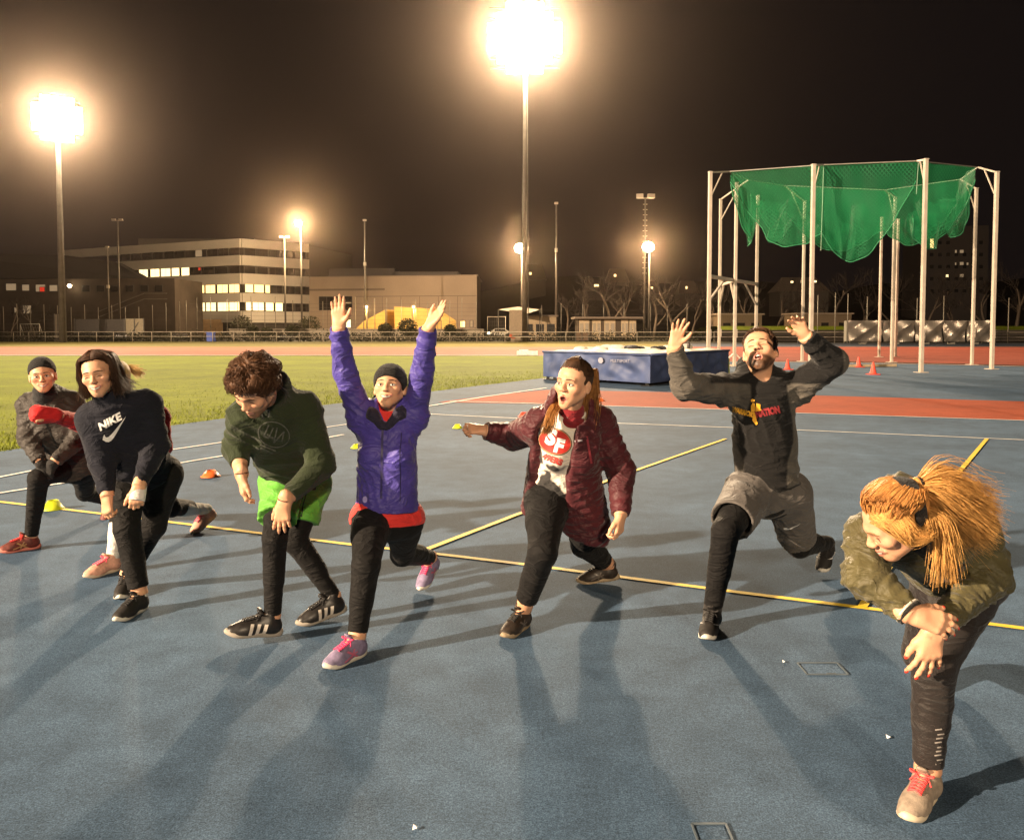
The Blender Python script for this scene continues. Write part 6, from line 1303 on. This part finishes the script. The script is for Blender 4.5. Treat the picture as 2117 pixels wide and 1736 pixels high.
def person_F():
    j = J(0, pel=(1160, 1022, 4.5), che=(1172, 888, 4.34), nb=(1180, 850, 4.30), hd=(1186, 793, 4.17), sa=(1116, 880, 4.36), sb=(1236, 874, 4.42),
          ea=(1062, 902, 4.62), wa=(1002, 890, 4.55), eb=(1284, 972, 4.42), wb=(1283, 1066, 4.25), ha=(1130, 1040, 4.42), hb=(1200, 1034, 4.55),
          ka=(1122, 1142, 4.13), kb=(1206, 1126, 4.86), hea=(0, 0, 4), toa=(0, 0, 4), heb=(1284, 1190, 5.22), tob=(1204, 1204, 5.15))
    j['hea'] = gnd(1092, 1290); j['toa'] = set_toe(j['hea'], gnd(1036, 1326), .265); j['heb'] = gnd(1280, 1196, .03); j['tob'] = set_toe(j['heb'], gnd(1202, 1206), .265)
    feet(j); g = Fig(j, 1.12, 1.25, 1.12, 6)
    root = person_root(j['toa'], 'person in long open maroon quilted jacket over a white shirt with red oval')
    h = Head(j['hd'], (-.52, -.84, .02), (.10, .0, 1), 1.03, 'open', open_=.62)
    hands = [dict(d=(-.95, -.2, .15), n=(0, -.6, .8), th=(.2, -.5, .8), curls=(75, 78, 80, 80)), dict(d=(-.12, -.2, -1), n=(.8, -.6, 0), th=(-.5, -.85, 0), curls=(55, 58, 60, 62))]
    make_body(root, g, h, hands, fv=.003); h.features(root, (.045, .024, .012))
    leggings(root, g, end=.80)
    S = Sdf(6); g.torso(S, .016, .058, low=.03); S.cone(g.pel+g.sp*.1, g.pel-g.sp*.04, .143*1.1, .148*1.1, .04, flat=g.front, fs=1.12); S.plane(g.pel+g.sp*.02, -g.sp-.05*g.lat); S.wr = (.008, 26)
    S.cone(g.nb-g.sp*.06, g.nb-g.sp*.02+g.front*.01, .075, .068, .02)
    VQ = S.mesh(.006); V = VQ[0]; lc = (V-g.pel)@g.sp; la = (V-g.pel)@g.lat
    nn = vnoise(V, 23, 2)+.5*vnoise(V, 61, 5); m = np.clip((.22-lc+.10*np.clip((-la-.02)/.08, 0, 1)+.06*nn)/.03, 0, 1)*np.clip((nn+.05+np.abs(la+.02)*2.2)/.2, 0, 1)*.97
    col = np.array([.66, .60, .52])*(1-m[:, None])+np.array([.016, .016, .018])*m[:, None]
    st = put('shirt', VQ, cloth('tie_dye', (1, 1, 1), attr=True, var=.06), root, col)
    t = bvh(VQ); EM = ((1147, 913), (1112, 903), (1182, 923)); wm = M('print_white', (.72, .70, .68), rough=.7, var=.08)
    decal_px('emblem_border', outline_mesh([ellipse(.100, .076)], .014), t, *EM, M('emblem_black', (.02, .012, .012), var=0), st, .003)
    for nm_, kx, mm, of in (('emblem_gold', .96, M('emblem_gold', (.40, .27, .14), var=0), .0045), ('emblem_oval', .925, M('emblem_red', (.50, .030, .022), var=.05), .006)):
        e = outline_mesh([ellipse(.100*kx, .076*kx-.002*(kx < .95))], .014); w_ = .5*(1-kx); decal_px(nm_, e, t, EM[0], *[(EM[0][0]+(q[0]-EM[0][0])*kx, EM[0][1]+(q[1]-EM[0][1])*kx) for q in EM[1:]], mm, st, of)
    rd = M('emblem_red', (.50, .030, .022), var=.05)
    decal_px('emblem_letter', text_mesh('F', .105, .012, .006), t, (1156, 923), (1147, 920.5), (1165, 925.5), wm, st, .0078)
    decal_px('emblem_outline', text_mesh('S', .115, .012, .022), t, (1139, 905), (1126, 901.4), (1152, 908.6), rd, st, .0092)
    decal_px('emblem_letter', text_mesh('S', .115, .012, .007), t, (1139, 905), (1128.5, 902), (1149.5, 908), wm, st, .0106)
    decal_px('shirt_lettering', text_mesh('49ERS', .058, .012, .004), t, (1142, 950), (1121, 942), (1163, 957), M('print_red', (.55, .06, .05), rough=.8), st, .003)
    S = Sdf(9); S.cone(g.nb-g.sp*.045+g.front*.012, g.nb+nrm(j['hd']-g.nb)*.02+g.front*.012, .078, .066, .01); S.cone(g.nb+g.sp*0, g.nb+g.sp*.12+g.front*.01, .056, .06, .004, sub=True)
    put('collar', S.mesh(.004), cloth('collar_maroon', (.20, .012, .018)), root)
    # open jacket
    S = Sdf(17); q = (.052, .010, .5); g.torso(S, .045, .07, q=q, low=-.06)
    hem = g.pel-g.sp*.205
    S.cone(g.mid+g.lat*.04, hem+g.lat*.135+g.front*.06, .145, .150, .05, quilt=q); S.cone(g.mid-g.lat*.05, hem-g.lat*.105-g.front*.04, .13, .115, .06, quilt=q); S.cone(g.mid-g.front*.04, hem-g.front*.07, .13, .14, .06, flat=g.front, fs=1.2, quilt=q)
    for s in 'ab': g.arm(S, s, .032, .97, cuff=.050, q=(.050, .007, .5))
    S.cone(g.nb-g.sp*.05-g.front*.02, g.nb+g.sp*.03-g.front*.05, .105, .10, .04); S.cone(g.nb-g.front*.10+g.sp*.02, g.nb-g.front*.13-g.sp*.08, .095, .10, .05)
    for i in (-1, 1): S.cone(g.nb+g.lat*.10*i+g.sp*.03-g.front*.01, g.nb+g.lat*.115*i+g.front*.10-g.sp*.16, .038, .03, .03)
    S.wr = (.006, 30)
    S.cone(g.nb+g.front*.10+g.sp*.06-g.lat*.085, g.mid+g.front*.225-g.lat*.185, .100, .186, .015, sub=True); S.cone(g.mid+g.front*.225-g.lat*.185, hem+g.front*.22-g.lat*.16, .186, .172, .015, sub=True)
    S.cone(g.nb-g.sp*.04+g.front*.02, g.nb+g.sp*.14+g.front*.02, .080, .10, .012, sub=True)
    S.plane(hem+g.sp*.02, -g.sp-.35*g.lat+.12*g.front)
    VQ = S.mesh(.006); jk = put('jacket', VQ, cloth('maroon', (.056, .007, .011), rough=.55, bump=.3, bscale=70, var=.2, spec=.3), root)
    t = bvh(VQ); decal_px('jacket_label', outline_mesh([[(-.018, -.004), (.018, -.004), (.018, .004), (-.018, .004)]], .02), t, (1196, 911), (1188, 912), (1204, 910), M('label_pale', (.4, .33, .36)), jk, .003)
    decal_px('pocket_zip', outline_mesh([[(-.006, -.075), (.006, -.075), (.006, .075), (-.006, .075)]], .02), t, (1218, 930), (1216, 930.4), (1220.5, 929.6), M('zip_maroon', (.22, .03, .04), rough=.4), jk)
    hm = hair_mat('dark_brown', (.045, .022, .011)); S = capsdf(h, .005, .050, -.03, .0012); rs = []
    b = h.L(.0, -.125, .06); ti = hair_mat('honey', (.30, .135, .040))
    for k in range(620):
        ph = RNG.uniform(.55, 3.1)*RNG.choice((-1, 1)); th = RNG.uniform(.25, 1.55); p = scalp_pt(h, th if abs(ph) > 1 else min(th, 1.15), ph, .0075)
        mdl = (p+b)/2; mdl = h.c+nrm(mdl-h.c)*max(np.linalg.norm(mdl-h.c), .118); rs.append([p, mdl, b])
    for k in range(240):
        ph = RNG.uniform(-1, 1); p = scalp_pt(h, 1.02+.08*RNG.normal(), ph*.9, .006); rs.append([p, scalp_pt(h, .55, ph*.8, .014), scalp_pt(h, .2, math.pi, .016), b])
    strands(h, root, hm, rs, base=S.mesh(.004), jit=.0008, rr=(.0020, .0016), seed=7)
    rs = []
    for k in range(900):
        u1, u2 = RNG.normal(0, 1, 2); wv = np.array([u1*.016, u2*.012, 0]); rip = np.array([.006*math.sin(u1*5+u2*3), 0, 0]); rs.append([b+wv*.35, b-h.f*.038+h.u*.008+wv*.7, b-h.f*.05-h.u*.08+wv+rip, b-h.f*.05-h.u*.18+wv*1.25-rip, b-h.f*.035-h.u*RNG.uniform(.24, .33)+wv*1.4+RNG.normal(0, .005, 3)])
    for k in range(420):     # the rest of the tail comes forward over the far shoulder
        u1, u2 = RNG.normal(0, 1, 2); wv = g.lat*u1*.011+g.front*u2*.008; p = g.nb-g.lat*.075+g.sp*.05; rs.append([p+wv, p+g.front*.055-g.lat*.04-g.sp*.02+wv, p+g.front*.110-g.lat*.065-g.sp*.055+wv*1.1+g.lat*.004*math.sin(u1*4), p+g.front*.120-g.lat*.08-g.sp*RNG.uniform(.075, .115)+wv*1.2])
    strands(h, root, ti, rs, 'ponytail', jit=.0018, rr=(.0022, .0005), seed=8)
    mb = MB(); mb.lathe([(.020, -.008), (.027, -.004), (.027, .004), (.020, .008)], b, 16); mb.build('hair_tie', M('lash_black', (.012, .01, .009)), root, True)
    u = M('shoe_dark_brown', (.030, .022, .017), rough=.5, var=.4, vscale=40)
    for a, b_ in ((j['hea'], j['toa']), (j['heb'], j['tob'])): shoe(root, a, b_, u, M('sole_sand', (.30, .23, .15), rough=.7, var=.4, vscale=40), black(), ['stripes'], M('marking_grey', (.12, .10, .085), rough=.4))
    S = Sdf(3)
    for s in 'ab':
        a_ = getattr(g, 'a'+s); k_ = getattr(g, 'k'+s); S.cone(a_-nrm(k_-a_)*.01, a_+nrm(k_-a_)*.02, .046, .047, .005, cut=1.0)
    put_each('sock', S, .004, cloth('sock_black', (.02, .018, .017)), root)
    return root

def tall(vf, k=1.5): return ([(x, y*k) for x, y in vf[0]], vf[1])
def person_G():
    j = J(0, pel=(1586, 1010, 4.70), che=(1576, 815, 4.60), nb=(1570, 775, 4.58), hd=(1571, 727, 4.55), sa=(1498, 806, 4.60), sb=(1648, 802, 4.60),
          ea=(1417, 798, 4.36), wa=(1393, 716, 4.28), eb=(1722, 748, 4.38), wb=(1664, 694, 4.28), ha=(1548, 1020, 4.64), hb=(1628, 1020, 4.74),
          ka=(1500, 1098, 4.28), kb=(1652, 1128, 4.96), hea=(0, 0, 4), toa=(0, 0, 4), heb=(1714, 1140, 5.42), tob=(1690, 1196, 5.25))
    j['hea'] = gnd(1476, 1290); j['toa'] = set_toe(j['hea'], gnd(1458, 1331), .29); j['tob'] = set_toe(j['heb'], gnd(1694, 1200), .28)
    feet(j); g = Fig(j, 1.24, 1.2, 1.24, 7)
    root = person_root(j['toa'], 'person in a black and grey hoodie and grey shorts lunging, head thrown back, arms up')
    h = Head(j['hd'], (-.16, -.86, .46), (-.06, .5, .8), 1.05, 'open', True, open_=.75, eyes='closed')
    hands = [dict(d=(.22, -.1, .95), n=(.0, 1, .1), th=(.9, -.3, .3), curls=(14, 12, 12, 16), spread=13, thumb=45, sc=.94), dict(d=(-.55, -.25, .85), n=(.2, .95, .3), th=(-.9, 0, -.3), curls=(25, 25, 28, 30), spread=10, thumb=40, sc=.94)]
    make_body(root, g, h, hands, beard=(.048, .021, .010), fv=.003); h.features(root, (.07, .035, .016))
    leggings(root, g, end=.95)
    S = Sdf(16); g.hips(S, .012)
    for s, e in (('a', .74), ('b', .86)):
        hh, kk = getattr(g, 'h'+s), getattr(g, 'k'+s); S.cone(hh, hh+(kk-hh)*e, .134, .112 if s == 'b' else .118, .035, cut=1.0)
    S.cone(g.pel, g.mid, .158, .15, .05, flat=g.front, fs=1.2, cut=.6); S.wr = (.010, 24)
    for s, e in (('a', .74), ('b', .86)):
        hh, kk = getattr(g, 'h'+s), getattr(g, 'k'+s); S.cone(hh+(kk-hh)*(e-.06), hh+(kk-hh)*(e+.1), .10, .11, .004, sub=True)
    VQ = S.mesh(.008); sh = put('shorts', VQ, cloth('shorts_grey', (.085, .076, .070), rough=.7), root); t = bvh(VQ)
    decal('shorts_swoosh', outline_mesh([[(p[0]*.07, p[1]*.09) for p in SWOOSH]], .01), at(1671, 1099, 4.6), (1, 0, .5), (-.5, 0, 1), (.35, -.9, 0), t, M('print_white', (.72, .70, .68), rough=.7, var=.08), sh)
    S = Sdf(18); g.torso(S, .028, 0, low=-.03); S.cone(g.mid, g.pel+g.sp*.03, .155, .158, .05, flat=g.front, fs=1.12)
    for s in 'ab': g.arm(S, s, .026, .95, cuff=.044)
    S.cone(g.nb-g.sp*.03-g.front*.01, g.nb+g.sp*.0-g.front*.03, .098, .085, .03); S.cone(g.nb-g.front*.10+g.sp*.01, g.nb-g.front*.13-g.sp*.08, .10, .11, .05)
    S.wr = (.011, 22); S.plane(g.pel+g.sp*.035, -g.sp); S.cone(g.nb+g.front*.075-g.sp*.045, g.nb+g.sp*.08+g.front*.05, .022, .078, .008, sub=True)
    VQ = S.mesh(.006); F = VQ[0]; la = (F-g.che)@g.lat; lsp = (F-g.pel)@g.sp; sl = np.linalg.norm(g.che-g.pel); ss = lambda q, w_=.006: np.clip(q/w_*.5+.5, 0, 1)
    side = ss(np.abs(la)-(.150+.09*np.clip((lsp-sl*.55)/(sl*.5), -.4, 0)-.05*np.clip((lsp-sl*.72)/(sl*.3), 0, 1)))*ss(lsp-.05)
    for s in 'ab': side *= ss(np.linalg.norm(F-getattr(g, 'w'+s), axis=1)-.045)      # cuffs
    side *= 1-ss(F[:, 2]-((g.sa[2]+g.sb[2])/2+.030+.05*np.abs(la)))*ss(.34-np.abs(la))           # black over the shoulders
    col = np.array([.007, .0065, .0065])*(1-side[:, None])+np.array([.080, .072, .062])*side[:, None]*(1+.22*vnoise(F, 34, 4)+.15*vnoise(F, 80, 6))[:, None]
    hd = put('hoodie', VQ, cloth('hoodie_two_tone', (1, 1, 1), rough=.95, var=.12, vscale=18, sheen=.08, attr=True), root, col)
    t = bvh(VQ); ym = M('print_yellow', (.72, .36, .03), rough=.7, var=.2, vscale=40); rm = M('print_crimson', (.26, .025, .030), rough=.7, var=.3, vscale=40)
    decal_px('chest_lettering', tall(text_mesh('WARRIOR', .040, .012, .003)), t, (1535, 852), (1514, 847), (1557, 858), ym, hd)
    decal_px('chest_lettering', tall(text_mesh('NATION', .040, .012, .003)), t, (1587, 852), (1563, 858), (1611, 846), rm, hd)
    decal_px('chest_emblem', outline_mesh([[(-.012, -.055), (.012, -.085), (.022, -.075), (.010, -.03), (.002, .0), (-.008, .0)], [(-.02, .005), (.0, .0), (.006, .02), (.002, .055), (-.01, .062), (-.022, .04)], [(.006, .002), (.045, .014), (.036, .024), (.038, .05), (.022, .056), (.012, .058)], [(-.022, .066), (.0, .068), (.002, .078), (-.014, .086), (-.024, .078)]], .01), t, (1563, 852), (1555, 852), (1577, 852), ym, hd, .004)
    decal('hem_badge', outline_mesh([ellipse(.012, .014, 12)], .02), g.pel+g.sp*.10+g.front*.3+g.lat*.165, g.lat, g.sp, g.front, t, M('badge_grey', (.3, .29, .27)), hd)
    hm = hair_mat('brown_short', (.060, .028, .013)); S = capsdf(h, .007, .056, -.02, .0015); rs = []
    for k in range(1100):
        th = RNG.uniform(0, 1.45); ph = RNG.uniform(-3.14, 3.14)
        if abs(ph) < .9: th = min(th, RNG.uniform(.7, 1.08))
        l0 = .012+.008*max(0, math.cos(ph))*(th < 1.1); rs.append([scalp_pt(h, th, ph, l0-.004), scalp_pt(h, max(.02, th-.10), ph+.05, l0+.003), scalp_pt(h, max(.02, th-.22), ph+.12, l0+.004)])
    strands(h, root, hm, rs, base=S.mesh(.004), jit=.0015, rr=(.0020, .0008), seed=9)
    u = M('shoe_black', (.018, .016, .015), rough=.65, var=.3, vscale=40)
    for a, b in ((j['hea'], j['toa']), (j['heb'], j['tob'])): shoe(root, a, b, u, white_sole(), black(), ['swoosh'], M('print_white', (.72, .70, .68), rough=.7, var=.08), 1.05)
    S = Sdf(3)
    for s in 'ab':
        a_ = getattr(g, 'a'+s); k_ = getattr(g, 'k'+s); S.cone(a_-nrm(k_-a_)*.01, a_+nrm(k_-a_)*.09, .048, .052, .005, cut=1.0)
    put_each('sock', S, .006, cloth('sock_black', (.02, .018, .017)), root)
    return root

def person_H():
    j = J(0, pel=(1992, 1178, 3.00), che=(1912, 1092, 2.72), nb=(1890, 1072, 2.64), hd=(1852, 1076, 2.50), sa=(1800, 1112, 2.66), sb=(2012, 1098, 2.80),
          ea=(1790, 1190, 2.58), wa=(1886, 1270, 2.46), eb=(2046, 1192, 2.74), wb=(1930, 1300, 2.55), ha=(1950, 1195, 3.02), hb=(2020, 1190, 3.0),
          ka=(1905, 1350, 3.16), kb=(1930, 1372, 2.70), hea=(1930, 1352, 3.70), toa=(1932, 1400, 3.60), heb=(0, 0, 3), tob=(0, 0, 3))
    j['heb'] = gnd(1928, 1636); j['tob'] = set_toe(j['heb'], gnd(1884, 1690), .265); j['toa'] = set_toe(j['hea'], gnd(1930, 1424), .262)
    feet(j); g = Fig(j, 1.02, 1.12, 1.02, 8)
    root = person_root(j['tob'], 'person with reddish blond hair in olive jacket bending, hands crossed on knee')
    h = Head(j['hd'], (-.78, -.26, -.56), (-.46, -.42, .80), .98, 'smile', eyes='closed')
    tips = []
    hands = [dict(d=(.80, -.10, -.22), n=(-.1, -.85, .55), th=(.3, -.1, .9), curls=(22, 24, 26, 30), spread=6, thumb=32), dict(d=(-.12, .02, -1), n=(.05, -.96, .2), th=(-1, 0, -.1), curls=(16, 13, 14, 18), spread=17, thumb=30, sc=1.05)]
    make_body(root, g, h, hands, fv=.003, tips=tips); h.features(root, (.16, .08, .03))
    nails(root, tips, M('nail_red', (.62, .05, .03), rough=.25, var=0))
    leggings(root, g, cloth('legging_brown', (.016, .012, .011), rough=.62, bump=.25, bscale=200, spec=.25), end=.93, off=.009, wr=(.0035, 26))
    S = Sdf(19); g.torso(S, .03, .06, low=-.02); S.cone(g.pel+g.sp*.16, g.pel-g.sp*.03, .145, .150, .05)
    S.cone(g.mid-g.front*.03, g.che-g.front*.03-g.sp*.04, .135, .13, .06)
    for s in 'ab': g.arm(S, s, .026, .90, cuff=.043, q=(.030, .0065, 1.5))
    S.cone(g.nb-g.sp*.01, g.nb+nrm(j['hd']-g.nb)*.01, .085, .075, .03); S.cone(g.nb-g.front*.09, g.nb-g.front*.10-g.sp*.07, .08, .09, .05)
    S.wr = (.009, 30); S.plane(g.pel+np.array([0, 0, .035]), nrm(-g.sp)*.55-np.array([0, 0, .8]))
    VQ = S.mesh(.006); jk = put('jacket', VQ, cloth('olive', (.068, .058, .022), rough=.6, bump=.35, bscale=70, var=.25, spec=.35), root)
    S = Sdf(5); S.cone(g.nb+g.front*.03-g.lat*.03, g.che+g.front*.09-g.sp*.10-g.lat*.04, .060, .072, .04); S.wr = (.005, 40)
    put('undershirt', S.mesh(.006), cloth('undershirt_black', (.013, .012, .012)), root)
    for s in 'ab':
        w_, e_ = getattr(g, 'w'+s), getattr(g, 'e'+s); S = Sdf(2); S.cone(w_+(e_-w_)*.115, w_+(e_-w_)*.075, .047, .046, .004, cut=1.0, cuta=True); put('cuff_band', S.mesh(.003), cloth('cuff_white', (.5, .46, .40)), root)
        S = Sdf(2); S.cone(w_+(e_-w_)*.07, w_+(e_-w_)*.02, .0455, .043, .004, cut=1.0, cuta=True); put('cuff', S.mesh(.003), cloth('cuff_black', (.014, .013, .012)), root)
    # hair: swept back into a tail that flies to the side
    hm = hair_mat('ginger', (.44, .20, .058)); S = capsdf(h, .006, .058, -.045, .0015); b = h.L(.015, -.112, .055); rs = []
    tailv = nrm(at(2055, 1052, 2.55)-b); dn = np.array([0, 0, -1.])
    for k in range(2400):
        ph = RNG.uniform(.02, 3.1)*RNG.choice((-1, 1)); th = math.acos(RNG.uniform(-.05, 1)); th = th if abs(ph) > .9 else min(th, RNG.uniform(1.0, 1.26))
        p = scalp_pt(h, th, ph, .0030); mdl = (p*.5+b*.5); mdl = h.c+nrm(mdl-h.c)*max(np.linalg.norm(mdl-h.c), .124+RNG.uniform(0, .010)); m0 = p*.75+b*.25; m0 = h.c+nrm(m0-h.c)*max(np.linalg.norm(m0-h.c), .118+RNG.uniform(0, .012)); rs.append([p, m0, mdl, b+RNG.normal(0, .008, 3)])
    strands(h, root, hm, rs, base=S.mesh(.004), jit=.0012, rr=(.0018, .0012), seed=10)
    rs = []; side = nrm(np.cross(tailv, [0, -1, 0])); fr_ = np.array([0, -1., 0]); S = Sdf(4)
    S.cone(b, b+tailv*.09+dn*.004, .028, .050, .03); S.cone(b+tailv*.09, b+tailv*.20+dn*.03, .050, .040, .03, flat=fr_, fs=1.4); S.cone(b+tailv*.20+dn*.03, b+tailv*.27+dn*.05, .036, .008, .03)
    S.cone(b+tailv*.10, b+tailv*.16+dn*.09, .040, .012, .03); S.wr = (.006, 70)
    for k in range(5200):
        u1, u2 = RNG.normal(0, .8), RNG.normal(0, .8); L_ = RNG.uniform(.17, .29); sp_ = side*u1*.036+fr_*u2*.032; wv = RNG.normal(0, .006, 3); sg = .5+.5*math.tanh(-u1) if side[2] > 0 else .5+.5*math.tanh(u1)
        sag = dn*(.02+.075*sg*RNG.uniform(.4, 1)); rip = side*.006*math.sin(u1*4+u2*3)
        rs.append([b+sp_*.25, b+tailv*L_*.22+sp_*.85-dn*.010, b+tailv*L_*.5+sp_*1.1+sag*.25+rip, b+tailv*L_*.78+sp_*1.05+sag*.65+wv-rip, b+tailv*L_+sp_*(.9+.3*RNG.random())+sag+wv*2])
    s0 = h.L(-.075, -.03, -.02); b2 = b*.55+s0*.45
    for k in range(900):    # hair falling over the ear and cheek
        p = scalp_pt(h, RNG.uniform(.55, 1.35), -RNG.uniform(.35, 1.5), .012); lo = h.L(-.092-RNG.uniform(0, .012), RNG.uniform(-.03, .022), RNG.uniform(-.035, .005)); wv = RNG.normal(0, .004, 3)
        rs.append([p, (p+lo)/2+h.x*-.018+wv, lo+wv, h.L(-.090, -.045, -.03)+wv*2, (b2+h.L(-.085, -.06, -.04))/2+wv*2])
    for k in range(420):    # loose strands hanging beside the face
        wv = RNG.normal(0, .010, 3); u_ = RNG.random(); e = at(1930+50*u_+RNG.normal(0, 5), RNG.uniform(1140, 1215), 2.44); rs.append([b2+wv*.6, b2*.6+e*.4+np.array([.02, -.02, .03])+wv*.8, b2*.3+e*.7+np.array([.012, -.02, .015])+wv*.8, e+wv*.8])
    strands(h, root, hair_mat('ginger_light', (.58, .31, .095)), rs, 'ponytail', jit=.0018, rr=(.0010, .0003), base=S.mesh(.006), seed=11)
    mb = MB()
    mb.tube([b+side*.024*math.cos(a)+np.cross(side, tailv)*.024*math.sin(a) for a in np.linspace(0, 2*math.pi, 17)], .007, 6); mb.build('hair_tie', M('lash_black', (.012, .01, .009)), root, True)
    A = h.ax(); S = Sdf(8); S.ell(h.L(0, -.020, .034), np.array([.090, .110, .100])*h.s, A); S.plane(h.L(0, -.055, .09), h.f*.75+h.u*.2); S.plane(h.L(0, -.095, .05), -h.f*.75-h.u*.35)
    put('headband', S.mesh(.004), cloth('headband_black', (.008, .007, .007), bump=.6, bscale=260), root)
    u = M('shoe_greige', (.27, .215, .165), rough=.7, var=.2, vscale=60, bump=.3, bscale=250); lc = M('lace_coral', (.72, .07, .07), rough=.6, var=.1)
    for a, b_ in ((j['heb'], j['tob']), (j['hea'], j['toa'])): shoe(root, a, b_, u, M('sole_ivory', (.62, .52, .38), rough=.6, var=.1), lc)
    # pale scribble on the shin
    S = Sdf(8); g.legs(S, .006, .93, sides='b'); t = bvh(S.mesh(.008)); bars = []
    for k in range(9):
        y = -.055+.013*k; x = .004*math.sin(k*2.1); bars.append([(x-.010, y), (x+.010, y+.007), (x+.009, y+.011), (x-.011, y+.004)])
    decal_px('legging_print', outline_mesh(bars, .01), t, (1942, 1545), (1933, 1545), (1951, 1545), M('print_grey_pale', (.30, .27, .25), rough=.6), root, .006)
    return root

PEOPLE = [person_A, person_B, person_C, person_D, person_E, person_F, person_G, person_H]
import sys
for fn in PEOPLE:
    t1 = time.time(); fn(); print(fn.__name__, round(time.time()-t1, 1), file=sys.stderr)
